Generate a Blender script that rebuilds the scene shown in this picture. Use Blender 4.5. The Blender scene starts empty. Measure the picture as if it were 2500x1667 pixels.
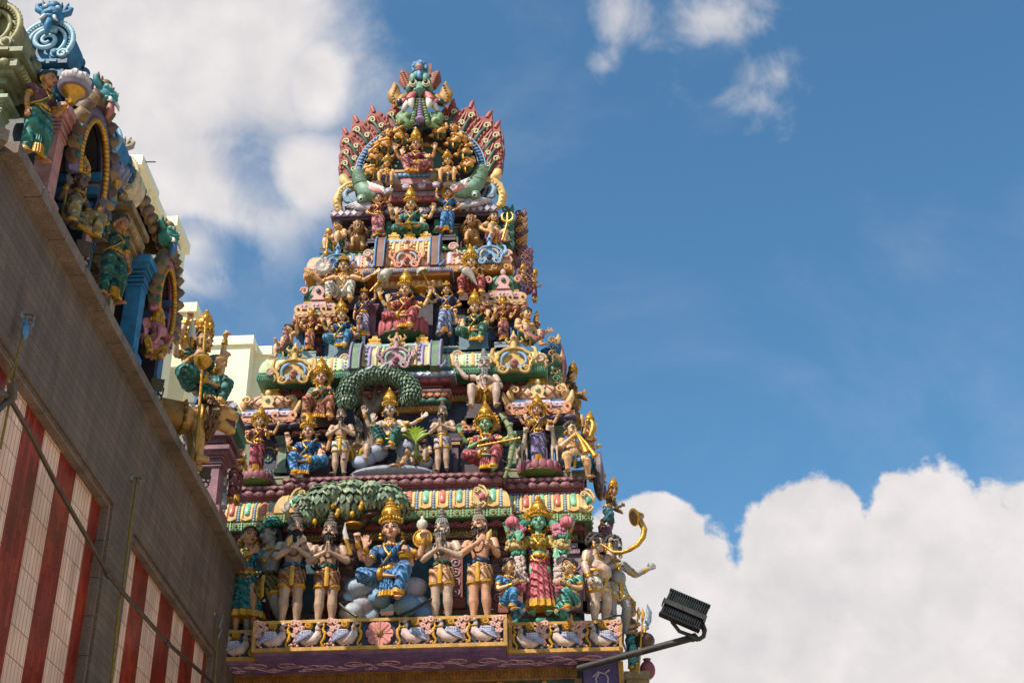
import bpy, math, random
import numpy as np
from mathutils import Vector, Matrix
random.seed(7); RNG = np.random.default_rng(5)
scene = bpy.context.scene
COL = scene.collection
PI = math.pi
# ------------------------------------------------------------------ camera model (real position, real lens)
F_PX, YAW, PITCH, ROLL = 3389.42, math.radians(-1.7831331), math.radians(31.00175664), math.radians(-0.95195748)
CAM = np.array([0, 0, 1.6])
def cam_axes():
    fw = np.array([math.sin(YAW)*math.cos(PITCH), math.cos(YAW)*math.cos(PITCH), math.sin(PITCH)])
    rt = np.array([math.cos(YAW), -math.sin(YAW), 0]); up = np.cross(rt, fw)
    return rt*math.cos(ROLL)+up*math.sin(ROLL), up*math.cos(ROLL)-rt*math.sin(ROLL), fw
CR, CU, CF = cam_axes()
cd = bpy.data.cameras.new('camera'); cam = bpy.data.objects.new('camera', cd); COL.objects.link(cam)
cd.sensor_width = 36; cd.lens = 36*F_PX/2500; cd.clip_end = 2000; cd.clip_start = .1
cam.matrix_world = Matrix(((CR[0], CU[0], -CF[0], 0), (CR[1], CU[1], -CF[1], 0), (CR[2], CU[2], -CF[2], 1.6), (0, 0, 0, 1)))
scene.camera = cam
# surveying helpers: a sighting from the camera taken to a known depth plane gives a real point in the place
ZM = {0: (0, 0, 1), 1: (489.2, 1110.1, .29217), 2: (987.8, 1110.1, .29217), 3: (508, 809.1, .22802), 4: (959.6, 809.1, .22802),
      5: (602.1, 545.7, .18002), 6: (940.8, 545.7, .18002), 7: (733.8, 357.5, .216), 8: (752.6, 122.3, .24), 9: (940.8, 1110.1, .096),
      'a': (0, 0, .25195), 'b': (94.1, 338.7, .26404), 'c': (263.4, 658.6, .3001), 'd': (0, 658.6, .3), 'e': (0, 1081.9, .3103),
      'f': (1354.7, 809.1, .2641), 'g': (1129, 451.6, .24)}
def sight(z, x, y):
    a, b, c = ZM[z]; x = (a+c*x)*2500/2352; y = (b+c*y)*2500/2352
    return CR*(x-1250)/F_PX - CU*(y-833.5)/F_PX + CF
def at(z, x, y, Y):
    d = sight(z, x, y); return CAM+d*(Y/d[1])
def atx(z, x, y, X):
    d = sight(z, x, y); return CAM+d*(X/d[0])
# ------------------------------------------------------------------ mesh builder
def A(*p): return np.array(p, float)
def nrm(v):
    v = np.asarray(v, float); l = np.linalg.norm(v); return v/l if l > 1e-9 else A(0, 0, 1)
def rotz(a):
    c, s = math.cos(a), math.sin(a); return np.array([[c, -s, 0], [s, c, 0], [0, 0, 1.]])
def rotx(a):
    c, s = math.cos(a), math.sin(a); return np.array([[1, 0, 0], [0, c, -s], [0, s, c]])
def roty(a):
    c, s = math.cos(a), math.sin(a); return np.array([[c, 0, s], [0, 1, 0], [-s, 0, c]])
class MB:
    def __init__(s): s.v = []; s.f = []; s.mi = []; s.n = 0
    def add(s, V, Fc, mi=0):
        n = s.n; s.v.append(np.asarray(V, float).reshape(-1, 3))
        s.f += [tuple(i+n for i in q) for q in Fc]; s.mi += [mi]*len(Fc); s.n += len(s.v[-1]); return s
    def merge(s, o, R=None, t=None, sc=1.0, mi=None):
        if not o.n: return s
        V = np.concatenate(o.v)*sc
        if R is not None: V = V@np.asarray(R).T
        if t is not None: V = V+np.asarray(t)
        n = s.n; s.v.append(V); s.f += [tuple(i+n for i in q) for q in o.f]
        s.mi += o.mi if mi is None else [mi]*len(o.f); s.n += len(V); return s
    def tube(s, pts, rads, n=8, mi=0, hint=(0, 1, 0), cap=.5, closed=False):
        P = [np.asarray(p, float) for p in pts]; m = len(P)
        if not isinstance(rads, (list, tuple)) or (len(rads) == 2 and m != 2 and not isinstance(rads[0], (list, tuple))): rads = [rads]*m
        th = np.arange(n)*2*PI/n; c, sn = np.cos(th), np.sin(th); V = []
        hint = np.asarray(hint, float); pu = None
        for i in range(m):
            if closed: t = nrm(P[(i+1) % m]-P[i-1])
            else: t = nrm(P[min(i+1, m-1)]-P[max(i-1, 0)])
            h = hint
            if abs(t@nrm(h)) > .97: h = A(1, 0, 0) if abs(t[0]) < .9 else A(0, 0, 1)
            u = nrm(np.cross(t, h))
            if pu is not None and u@pu < 0: u = -u
            w = np.cross(u, t); pu = u
            r = rads[i]; ra, rb = r if isinstance(r, (list, tuple)) else (r, r)
            V.append(P[i]+np.outer(c, u)*ra+np.outer(sn, w)*rb)
        Fc = []; last = m if closed else m-1
        for i in range(last):
            a = i*n; b = ((i+1) % m)*n
            Fc += [(a+j, a+(j+1) % n, b+(j+1) % n, b+j) for j in range(n)]
        V = np.concatenate(V)
        if not closed:
            r0 = rads[0]; r0 = min(r0) if isinstance(r0, (list, tuple)) else r0
            r1 = rads[-1]; r1 = min(r1) if isinstance(r1, (list, tuple)) else r1
            V = np.vstack([V, P[0]-nrm(P[1]-P[0])*r0*cap, P[-1]+nrm(P[-1]-P[-2])*r1*cap]); k = m*n
            Fc += [(k, (j+1) % n, j) for j in range(n)]+[(k+1, (m-1)*n+j, (m-1)*n+(j+1) % n) for j in range(n)]
        # faces wound outward
        return s.add(V, [q[::-1] for q in Fc], mi)
    def ell(s, c, r, n=12, m=7, mi=0, R=None):
        if not isinstance(r, (list, tuple)): r = (r, r, r)
        V = [A(0, 0, -1)]
        for i in range(1, m):
            a = -PI/2+PI*i/m
            for j in range(n): b = 2*PI*j/n; V.append(A(math.cos(a)*math.cos(b), math.cos(a)*math.sin(b), math.sin(a)))
        V.append(A(0, 0, 1)); V = np.array(V)*np.array(r)
        if R is not None: V = V@np.asarray(R).T
        Fc = [(0, 1+(j+1) % n, 1+j) for j in range(n)]
        for i in range(m-2):
            a = 1+i*n; Fc += [(a+j, a+(j+1) % n, a+n+(j+1) % n, a+n+j) for j in range(n)]
        a = 1+(m-2)*n; Fc += [(a+j, a+(j+1) % n, a+n) for j in range(n)]
        return s.add(V+np.asarray(c, float), Fc, mi)
    def box(s, c, d, mi=0, R=None, taper=1.0):
        x, y, z = [q/2 for q in d]; t = taper
        V = np.array([(-x, -y, -z), (x, -y, -z), (x, y, -z), (-x, y, -z), (-x*t, -y*t, z), (x*t, -y*t, z), (x*t, y*t, z), (-x*t, y*t, z)])
        if R is not None: V = V@np.asarray(R).T
        return s.add(V+np.asarray(c, float), [(0, 3, 2, 1), (4, 5, 6, 7), (0, 1, 5, 4), (1, 2, 6, 5), (2, 3, 7, 6), (3, 0, 4, 7)], mi)
    def bx(s, a, b, mi=0):
        a = np.asarray(a, float); b = np.asarray(b, float); return s.box((a+b)/2, np.abs(b-a), mi)
    def lathe(s, prof, c, n=16, mi=0, R=None, sy=1.0):
        V = []; m = len(prof)
        for r, z in prof:
            for j in range(n): b = 2*PI*j/n; V.append((r*math.cos(b), r*sy*math.sin(b), z))
        V = np.array(V)
        V = np.vstack([V, (0, 0, prof[0][1]), (0, 0, prof[-1][1])])
        if R is not None: V = V@np.asarray(R).T
        Fc = []
        for i in range(m-1): Fc += [(i*n+j, i*n+(j+1) % n, (i+1)*n+(j+1) % n, (i+1)*n+j) for j in range(n)]
        k = m*n; Fc += [(k, (j+1) % n, j) for j in range(n)]+[(k+1, (m-1)*n+j, (m-1)*n+(j+1) % n) for j in range(n)]
        return s.add(V+np.asarray(c, float), Fc, mi)
    def ext(s, pts, y0, y1, mi=0, R=None, t=None, bev=0):          # outline in x,z (counter-clockwise seen from -y), extruded in y
        n = len(pts); P = np.array([(p[0], 0, p[1]) for p in pts], float)
        a = 0
        for i in range(n): a += pts[i][0]*pts[(i+1) % n][1]-pts[(i+1) % n][0]*pts[i][1]
        if a < 0: P = P[::-1]
        cen = P.mean(0); f0 = P.copy(); f0[:, 1] = y0
        if bev:
            f1 = P.copy(); f1[:, 1] = y0+bev; f0 = cen+(f0-cen)*(1-bev*2); f0[:, 1] = y0
            bk = P.copy(); bk[:, 1] = y1; V = np.vstack([f0, f1, bk]); L = 3
        else:
            bk = P.copy(); bk[:, 1] = y1; V = np.vstack([f0, bk]); L = 2
        Fc = [tuple(range(n)), tuple(range((L-1)*n, L*n))[::-1]]
        for l in range(L-1): Fc += [(l*n+(i+1) % n, l*n+i, (l+1)*n+i, (l+1)*n+(i+1) % n) for i in range(n)]
        if R is not None: V = V@np.asarray(R).T
        if t is not None: V = V+np.asarray(t)
        return s.add(V, Fc, mi)
    def sweep(s, plan, prof, mi=0, capends=True):
        # plan: open polyline (x,y) with the outside on its right hand; prof: (outward offset, z) from bottom to top
        P = [np.array(p, float) for p in plan]; m = len(P); N = []
        for i in range(m-1):
            d = nrm(np.append(P[i+1]-P[i], 0)); N.append(np.array([d[1], -d[0]]))
        V = []
        for i in range(m):
            if i == 0: mv = N[0]
            elif i == m-1: mv = N[-1]
            else: mv = (N[i-1]+N[i])/(1+N[i-1]@N[i])
            for o, z in prof: V.append((*(P[i]+mv*o), z))
        k = len(prof); Fc = []
        for i in range(m-1):
            for j in range(k-1): a = i*k+j; b = a+k; Fc.append((a, b, b+1, a+1))
            Fc.append((i*k+k-1, (i+1)*k+k-1, (i+1)*k, i*k))
        if capends: Fc.append(tuple(range(k))[::1]); Fc.append(tuple(range((m-1)*k, m*k))[::-1])
        return s.add(V, Fc, mi)
    def build(s, name, mats, parent=None, smooth=None, remesh=None, loc=None):
        me = bpy.data.meshes.new(name)
        V = np.concatenate(s.v) if s.v else np.zeros((0, 3))
        me.from_pydata(V.tolist(), [], s.f)
        if not isinstance(mats, (list, tuple)): mats = [mats]
        for m in mats: me.materials.append(m)
        if len(mats) > 1: me.polygons.foreach_set('material_index', [min(i, len(mats)-1) for i in s.mi])
        if smooth is not None:
            me.polygons.foreach_set('use_smooth', [True]*len(me.polygons))
            if smooth < 179: me.set_sharp_from_angle(angle=math.radians(smooth))
        o = bpy.data.objects.new(name, me); COL.objects.link(o)
        if parent is not None: o.parent = parent
        if loc is not None: o.location = loc
        if remesh:
            md = o.modifiers.new('Remesh', 'REMESH'); md.mode = 'VOXEL'; md.voxel_size = remesh; md.use_smooth_shade = True
            ms = o.modifiers.new('Smooth', 'SMOOTH'); ms.factor = .5; ms.iterations = 1 if 'garment' in name else 2
            REMESH.append(o)
        return o
REMESH = []
def flush_remesh():
    dg = bpy.context.evaluated_depsgraph_get()
    res = [(o, bpy.data.meshes.new_from_object(o.evaluated_get(dg), preserve_all_data_layers=False, depsgraph=dg)) for o in REMESH]
    for o, me in res:
        old = o.data; nm = old.name; o.modifiers.clear(); o.data = me; bpy.data.meshes.remove(old); me.name = nm
        me.polygons.foreach_set('use_smooth', [True]*len(me.polygons))
    REMESH.clear()
def tag(o, label=None, cat=None, group=None, kind=None):
    if label: o['label'] = label
    if cat: o['category'] = cat
    if group: o['group'] = group
    if kind: o['kind'] = kind
    return o
def empty(name, label, cat, loc=(0, 0, 0), rz=0, group=None):
    o = bpy.data.objects.new(name, None); COL.objects.link(o); o.location = tuple(loc); o.rotation_euler = (0, 0, rz); o.empty_display_size = .1
    return tag(o, label, cat, group)
def copy_tree(o, parent=None):
    c = o.copy(); COL.objects.link(c)
    if parent is not None: c.parent = parent
    for ch in KIDS.get(o.name, [k for k in o.children]): copy_tree(ch, c)
    return c
KIDS = {}
def part_copy(o, parent, loc, rz=0, sc=None):
    c = o.copy(); COL.objects.link(c); c.parent = parent; c.location = loc; c.rotation_euler = (0, 0, rz)
    if sc is not None: c.scale = sc
    return c
# ------------------------------------------------------------------ materials
def lin(h):
    if not isinstance(h, str): return tuple(h)
    v = [int(h[i:i+2], 16)/255 for i in (0, 2, 4)]
    return tuple(c/12.92 if c <= .04045 else ((c+.055)/1.055)**2.4 for c in v)
MATS = {}
def paint(h, rough=.58, metal=0.0, var=.22, sc=7.0, bump=.25, bsc=45, wave=None, spec=.4, dirt=.35, dots=False, alb=.82, streak=0):
    key = (h, rough, metal, var, sc, bump, bsc, wave, dirt, dots, alb, streak)
    if key in MATS: return MATS[key]
    m = bpy.data.materials.new('paint_'+(h if isinstance(h, str) else 'c')); MATS[key] = m; m.use_nodes = True
    nt = m.node_tree; N = nt.nodes; L = nt.links; b = N['Principled BSDF']
    c = lin(h); lum = .3*c[0]+.6*c[1]+.1*c[2]; c = tuple(min(.85, max(.004, (lum+(q-lum)*1.03)*alb)) for q in c); tc = N.new('ShaderNodeTexCoord')
    n1 = N.new('ShaderNodeTexNoise'); n1.inputs['Scale'].default_value = sc; n1.inputs['Detail'].default_value = 5; n1.inputs['Roughness'].default_value = .65
    L.new(tc.outputs['Object'], n1.inputs['Vector'])
    r = N.new('ShaderNodeValToRGB'); r.color_ramp.elements[0].position = .32; r.color_ramp.elements[1].position = .68
    r.color_ramp.elements[0].color = (*[max(0, q*(1-var*1.5)) for q in c], 1)
    r.color_ramp.elements[1].color = (*[min(.92, q*(1+var*.6)+.012) for q in c], 1)
    L.new(n1.outputs['Fac'], r.inputs['Fac']); outc = r.outputs['Color']
    if dirt:
        n3 = N.new('ShaderNodeTexNoise'); n3.inputs['Scale'].default_value = sc*3.1; n3.inputs['Detail'].default_value = 8; n3.inputs['Roughness'].default_value = .75
        L.new(tc.outputs['Object'], n3.inputs['Vector'])
        rr = N.new('ShaderNodeMapRange'); rr.inputs[1].default_value = .52; rr.inputs[2].default_value = .72; rr.inputs[3].default_value = 0; rr.inputs[4].default_value = dirt
        L.new(n3.outputs['Fac'], rr.inputs['Value'])
        mx = N.new('ShaderNodeMix'); mx.data_type = 'RGBA'; mx.inputs[7].default_value = (.09, .065, .05, 1)
        L.new(rr.outputs[0], mx.inputs[0]); L.new(outc, mx.inputs[6]); outc = mx.outputs[2]
    mp = N.new('ShaderNodeMapping'); mp.inputs['Scale'].default_value = (1, 1, .16); L.new(tc.outputs['Object'], mp.inputs['Vector'])
    n4 = N.new('ShaderNodeTexNoise'); n4.inputs['Scale'].default_value = 13; n4.inputs['Detail'].default_value = 6; n4.inputs['Roughness'].default_value = .7; L.new(mp.outputs[0], n4.inputs['Vector'])
    r4 = N.new('ShaderNodeMapRange'); r4.inputs[1].default_value = .5; r4.inputs[2].default_value = .74; r4.inputs[3].default_value = 0; r4.inputs[4].default_value = streak or min(.75, dirt*1.7); L.new(n4.outputs['Fac'], r4.inputs[0])
    m4 = N.new('ShaderNodeMix'); m4.data_type = 'RGBA'; m4.inputs[7].default_value = (.055, .042, .035, 1); L.new(r4.outputs[0], m4.inputs[0]); L.new(outc, m4.inputs[6]); outc = m4.outputs[2]
    L.new(outc, b.inputs['Base Color'])
    b.inputs['Roughness'].default_value = rough; b.inputs['Metallic'].default_value = metal
    b.inputs['Specular IOR Level'].default_value = spec
    n2 = N.new('ShaderNodeTexNoise'); n2.inputs['Scale'].default_value = bsc; n2.inputs['Detail'].default_value = 4
    L.new(tc.outputs['Object'], n2.inputs['Vector'])
    bp = N.new('ShaderNodeBump'); bp.inputs['Strength'].default_value = bump; bp.inputs['Distance'].default_value = .012
    L.new(n2.outputs['Fac'], bp.inputs['Height']); nout = bp.outputs[0]
    if wave:
        w = N.new('ShaderNodeTexWave'); w.bands_direction = wave[0]; w.inputs['Scale'].default_value = wave[1]; w.inputs['Distortion'].default_value = wave[2] if len(wave) > 2 else 3; w.inputs['Detail'].default_value = 1.5; w.inputs['Detail Scale'].default_value = .8
        L.new(tc.outputs['Object'], w.inputs['Vector'])
        b2 = N.new('ShaderNodeBump'); b2.inputs['Strength'].default_value = 1.0; b2.inputs['Distance'].default_value = .045
        L.new(w.outputs['Fac'], b2.inputs['Height'])
        mw = N.new('ShaderNodeMix'); mw.data_type = 'RGBA'; mw.blend_type = 'MULTIPLY'; mw.inputs[0].default_value = 1; rw = N.new('ShaderNodeMapRange'); rw.inputs[3].default_value = .68; rw.inputs[4].default_value = 1.18; L.new(w.outputs['Fac'], rw.inputs[0]); L.new(outc, mw.inputs[6]); L.new(rw.outputs[0], mw.inputs[7]); outc = mw.outputs[2]
        if dots:
            vo = N.new('ShaderNodeTexVoronoi'); vo.inputs['Scale'].default_value = 15; vo.inputs['Randomness'].default_value = .6; L.new(tc.outputs['Object'], vo.inputs['Vector'])
            rv = N.new('ShaderNodeMapRange'); rv.inputs[1].default_value = .22; rv.inputs[2].default_value = .3; rv.inputs[3].default_value = .6; rv.inputs[4].default_value = 0; L.new(vo.outputs['Distance'], rv.inputs[0])
            mv = N.new('ShaderNodeMix'); mv.data_type = 'RGBA'; mv.inputs[7].default_value = (*[min(.9, q*1.3+.13) for q in c], 1); L.new(rv.outputs[0], mv.inputs[0]); L.new(outc, mv.inputs[6]); outc = mv.outputs[2]
        L.new(outc, b.inputs['Base Color']); L.new(nout, b2.inputs['Normal']); nout = b2.outputs[0]
    L.new(nout, b.inputs['Normal'])
    return m
GOLD = paint('CC921A', .34, .4, .3, 14, .5, 60, dirt=.3, spec=.6)
GOLDP = paint('D49A22', .42, .05, .25, 14, .5, 60, dirt=.3)
def cloth(h): return paint(h, .55, 0, .3, 9, .3, 40, wave=('DIAGONAL', 4.6, 3.2), dirt=.25, dots=True)
SK = dict(pink='D0997A', sage='BC9A82', grey='96908C', green='8FA97E', blue='9DB0B0', cream='D0A378', tan='BC8258', mauve='B98686', pale='C2A592', orange='CF9058')
def skin(k): return paint(SK.get(k, k), .48, 0, .2, 9, .3, 34, dirt=.32)
BLACK = paint('15110F', .5, 0, .2, dirt=0); WHITE = paint('D8D4CC', .4, 0, .08, dirt=.1); LIP = paint('8E2A26', .4, 0, .1, dirt=0)
# ------------------------------------------------------------------ figures (unit = standing height of the body, feet at z=0, facing -y)
LEGS = {  # pelvis height, then (knee, ankle, toe direction) for the -x and +x leg, from the pelvis centre
 'stand': (.53, [((-.06, -.012, -.25), (-.066, .012, -.49), (-.25, -1, 0)), ((.06, -.012, -.25), (.066, .012, -.49), (.25, -1, 0))]),
 'stroll': (.52, [((-.055, -.0, -.25), (-.05, .02, -.48), (-.2, -1, 0)), ((.085, -.07, -.235), (.11, -.0, -.47), (.3, -1, 0))]),
 'lunge': (.46, [((-.12, -.1, -.19), (-.16, -.03, -.42), (-1, -.4, 0)), ((.09, -.02, -.22), (.17, .04, -.42), (-.6, -.8, 0))]),
 'lalita': (.33, [((-.245, -.1, -.015), (-.03, -.17, -.045), (1, -.3, -.1)), ((.15, -.21, .005), (.085, -.2, -.24), (.2, -1, -.15))]),
 'lalitaR': (.33, [((-.15, -.21, .005), (-.085, -.2, -.24), (-.2, -1, -.15)), ((.245, -.1, -.015), (.03, -.17, -.045), (-1, -.3, -.1))]),
 'padma': (.09, [((-.23, -.1, -.035), (.05, -.17, -.05), (1, -.3, .1)), ((.23, -.1, -.035), (-.05, -.19, -.04), (-1, -.3, .1))]),
 'squat': (.15, [((-.15, -.17, .1), (-.135, -.17, -.115), (-.3, -1, 0)), ((.15, -.17, .1), (.135, -.17, -.115), (.3, -1, 0))]),
 'chair': (.29, [((-.15, -.21, .02), (-.14, -.19, -.24), (-.3, -1, 0)), ((.15, -.21, .02), (.14, -.19, -.24), (.3, -1, 0))]),
 'kneel': (.2, [((-.07, -.22, .04), (-.08, -.19, -.17), (0, -1, 0)), ((.09, -.16, -.14), (.1, .09, -.165), (.1, .6, -.6))]),
 'raja': (.24, [((-.17, -.13, .13), (-.09, -.13, -.1), (-.3, -1, -.2)), ((.13, -.2, .06), (.04, -.19, -.16), (-.2, -1, -.3))]),
 'float': (.4, [((-.13, -.1, -.16), (-.1, .1, -.27), (-.2, .2, -1)), ((.12, -.02, -.22), (.16, .15, -.33), (.2, .2, -1))]),
}
ARMS = {  # from the shoulder centre: elbow, wrist, hand direction, palm normal, hand kind (x mirrored for the -x arm)
 'down': ((.158, .02, -.17), (.165, -.035, -.315), (.02, -.15, -1), (-1, 0, 0), 'relax'),
 'pray': ((.175, -.03, -.165), (.016, -.125, -.095), (-.06, -.12, 1), (-1, 0, 0), 'flat'),
 'bless': ((.17, -.015, -.165), (.195, -.125, -.075), (.05, -.05, 1), (0, -1, 0), 'flat'),
 'give': ((.165, -.01, -.17), (.17, -.13, -.165), (.05, -.25, -1), (0, -1, 0), 'flat'),
 'up': ((.235, .02, -.09), (.27, -.03, .055), (.05, -.1, 1), (0, -1, 0), 'fist'),
 'upo': ((.25, .02, -.06), (.31, -.03, .07), (.1, -.1, 1), (0, -1, 0), 'relax'),
 'hip': ((.23, .03, -.13), (.135, -.075, -.235), (-.7, -.5, -.4), (0, .5, -1), 'relax'),
 'chest': ((.18, -.02, -.165), (.05, -.135, -.1), (-.8, -.2, .35), (0, .8, -.5), 'fist'),
 'lap': ((.17, -.02, -.165), (.075, -.16, -.27), (-.7, -.5, -.1), (0, 0, 1), 'relax'),
 'wide': ((.26, .0, -.06), (.385, -.07, .0), (.7, -.3, .5), (0, -1, .3), 'flat'),
 'high': ((.2, .0, .11), (.16, -.04, .27), (.0, -.05, 1), (0, -1, 0), 'flat'),
 'highf': ((.22, -.02, .09), (.22, -.06, .24), (.0, -.1, 1), (0, -1, 0), 'fist'),
 'knee': ((.2, -.06, -.15), (.19, -.19, -.2), (0, -.7, -.6), (0, 0, -1), 'relax'),
 'flute': ((.175, -.05, -.14), (.055, -.18, .0), (-.6, -.2, .5), (-.5, .7, .3), 'fist'),
 'hold': ((.165, -.03, -.17), (.15, -.16, -.13), (.0, -.7, .5), (-1, 0, 0), 'fist'),
 'offer': ((.16, -.03, -.17), (.06, -.17, -.14), (-.4, -.8, .3), (0, 0, 1), 'relax'),
 'across': ((.15, -.06, -.15), (-.04, -.15, -.07), (-.7, -.1, .6), (.3, .9, 0), 'relax'),
 'back': ((.2, .06, -.12), (.26, .02, -.26), (.2, -.1, -1), (-1, 0, 0), 'relax'),
 'bow': ((.2, -.03, -.06), (.33, -.09, -.05), (.8, -.4, .1), (0, -1, 0), 'fist'),
}
def hand(mb, w, d, pn, kind, s=1.1, sgn=1):
    d = nrm(d); pn = np.asarray(pn, float); pn = nrm(pn-d*(pn@d)); sd = np.cross(d, pn)*sgn
    e = w+d*.05*s
    mb.tube([w-d*.012, w+d*.012*s, w+d*.034*s, e], [(.015*s, .013*s), (.02*s, .012*s), (.025*s, .012*s), (.024*s, .0105*s)], 8, hint=pn)
    ln = [.032, .041, .043, .037]
    for i in range(4):
        q = (i-1.5); b = e+sd*q*.0138*s-d*.006; l = ln[3-i]*s; r = .0074*s
        if kind == 'flat': p1 = b+nrm(d+sd*q*.09)*l*.6; p2 = p1+nrm(d+sd*q*.1+pn*.1)*l*.5
        elif kind == 'relax': p1 = b+nrm(d+sd*q*.1+pn*.35)*l*.6; p2 = p1+nrm(d*.7+pn*(.8+.1*i))*l*.5
        else: p1 = b+nrm(d*.5+pn)*l*.62; p2 = p1+nrm(-d*.8+pn*.35)*l*.6
        mb.tube([b, p1, p2], [r*1.05, r, r*.85], 6, hint=pn)
    tb = w+d*.014*s-sd*.02*s
    if kind == 'fist': t1 = tb+nrm(d*.5-sd*.4+pn*.7)*.024*s; t2 = t1+nrm(d*.3+sd*.7+pn*.4)*.022*s
    else: t1 = tb+nrm(d*.55-sd*.75+pn*.25)*.024*s; t2 = t1+nrm(d*.9-sd*.25+pn*.2)*.022*s
    mb.tube([tb, t1, t2], [.0095*s, .0088*s, .0072*s], 6, hint=pn)
    return w+d*.06*s+pn*.012
VOXF = 1.0
NFIG = [0]
def crown_mb(kind):
    m = MB(); z = .435
    if kind in ('kirita', 'halo', 'kiritaS', 'haloK'):
        k = .8 if kind == 'kiritaS' else 1.0
        pf = [(.058, .425), (.069, .43), (.071, .445), (.063, .45), (.066, .462), (.068, .475), (.06, .482), (.066, .495), (.07, .515), (.064, .535), (.05, .55), (.053, .556), (.05, .564), (.036, .572), (.04, .584), (.03, .596), (.016, .603), (.02, .612), (.012, .625), (.004, .64)]
        m.lathe([(r, .425+(q-.425)*k) for r, q in pf], (0, .0, 0), 18)
        for i in range(9):
            a = PI+PI*(i+.5)/9; m.ell((.07*math.cos(a), .07*math.sin(a), .463), (.01, .008, .016), 6, 4)
        m.ell((0, -.07, .49), (.017, .012, .024), 8, 5)
        for s in (-1, 1):
            m.ell((s*.072, -.005, .455), (.018, .022, .026), 8, 5); m.ell((s*.076, 0, .36), (.012, .012, .016), 8, 5); m.ell((s*.076, 0, .335), (.016, .012, .012), 8, 5)
    if kind in ('halo', 'haloK', 'disc'):
        R_ = .125; pts = []
        for i in range(40):
            a = 2*PI*i/40; r = R_*(1+.035*(i % 2)); pts.append((r*math.cos(a), .43+r*.96*math.sin(a)))
        m.ext(pts, .045, .058)
        m.tube([(R_*.86*math.cos(a), .042, .43+R_*.83*math.sin(a)) for a in np.arange(28)*2*PI/28], .009, 6, closed=True)
        for i in range(20):
            a = 2*PI*(i+.5)/20; m.ell((R_*1.0*math.cos(a), .045, .43+R_*.96*math.sin(a)), .011, 6, 4)
    if kind == 'tiara':
        m.tube([(.066*math.cos(a), .0+.07*math.sin(a), .452+.012*(math.sin(a) < 0)*-math.sin(a)) for a in np.arange(22)*2*PI/22], [(.011, .011)]*22, 6, closed=True)
        m.ext([(-.028, .45), (.028, .45), (.02, .49), (0, .525), (-.02, .49)], -.078, -.06)
        for s in (-1, 1): m.ell((s*.045, -.055, .475), (.012, .01, .022), 6, 5); m.ell((s*.075, 0, .35), (.014, .012, .02), 8, 5)
        m.lathe([(.045, .465), (.05, .48), (.035, .505), (.02, .515), (.024, .53), (.004, .55)], (0, .01, 0), 12)
    if kind == 'studs':
        for s in (-1, 1): m.ell((s*.074, 0, .35), (.015, .015, .018), 8, 5); m.tube([(s*.074+.016*math.cos(a), -.005, .335+.018*math.sin(a)) for a in np.arange(10)*2*PI/10], .0055, 5, closed=True)
    return m
TOPZ = {'kirita': .64, 'halo': .64, 'haloK': .64, 'kiritaS': .597, 'tiara': .55, 'turban': .53, 'knot': .585, 'curly': .49, None: .485, 'studs': .49, 'bun': .5}
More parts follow.
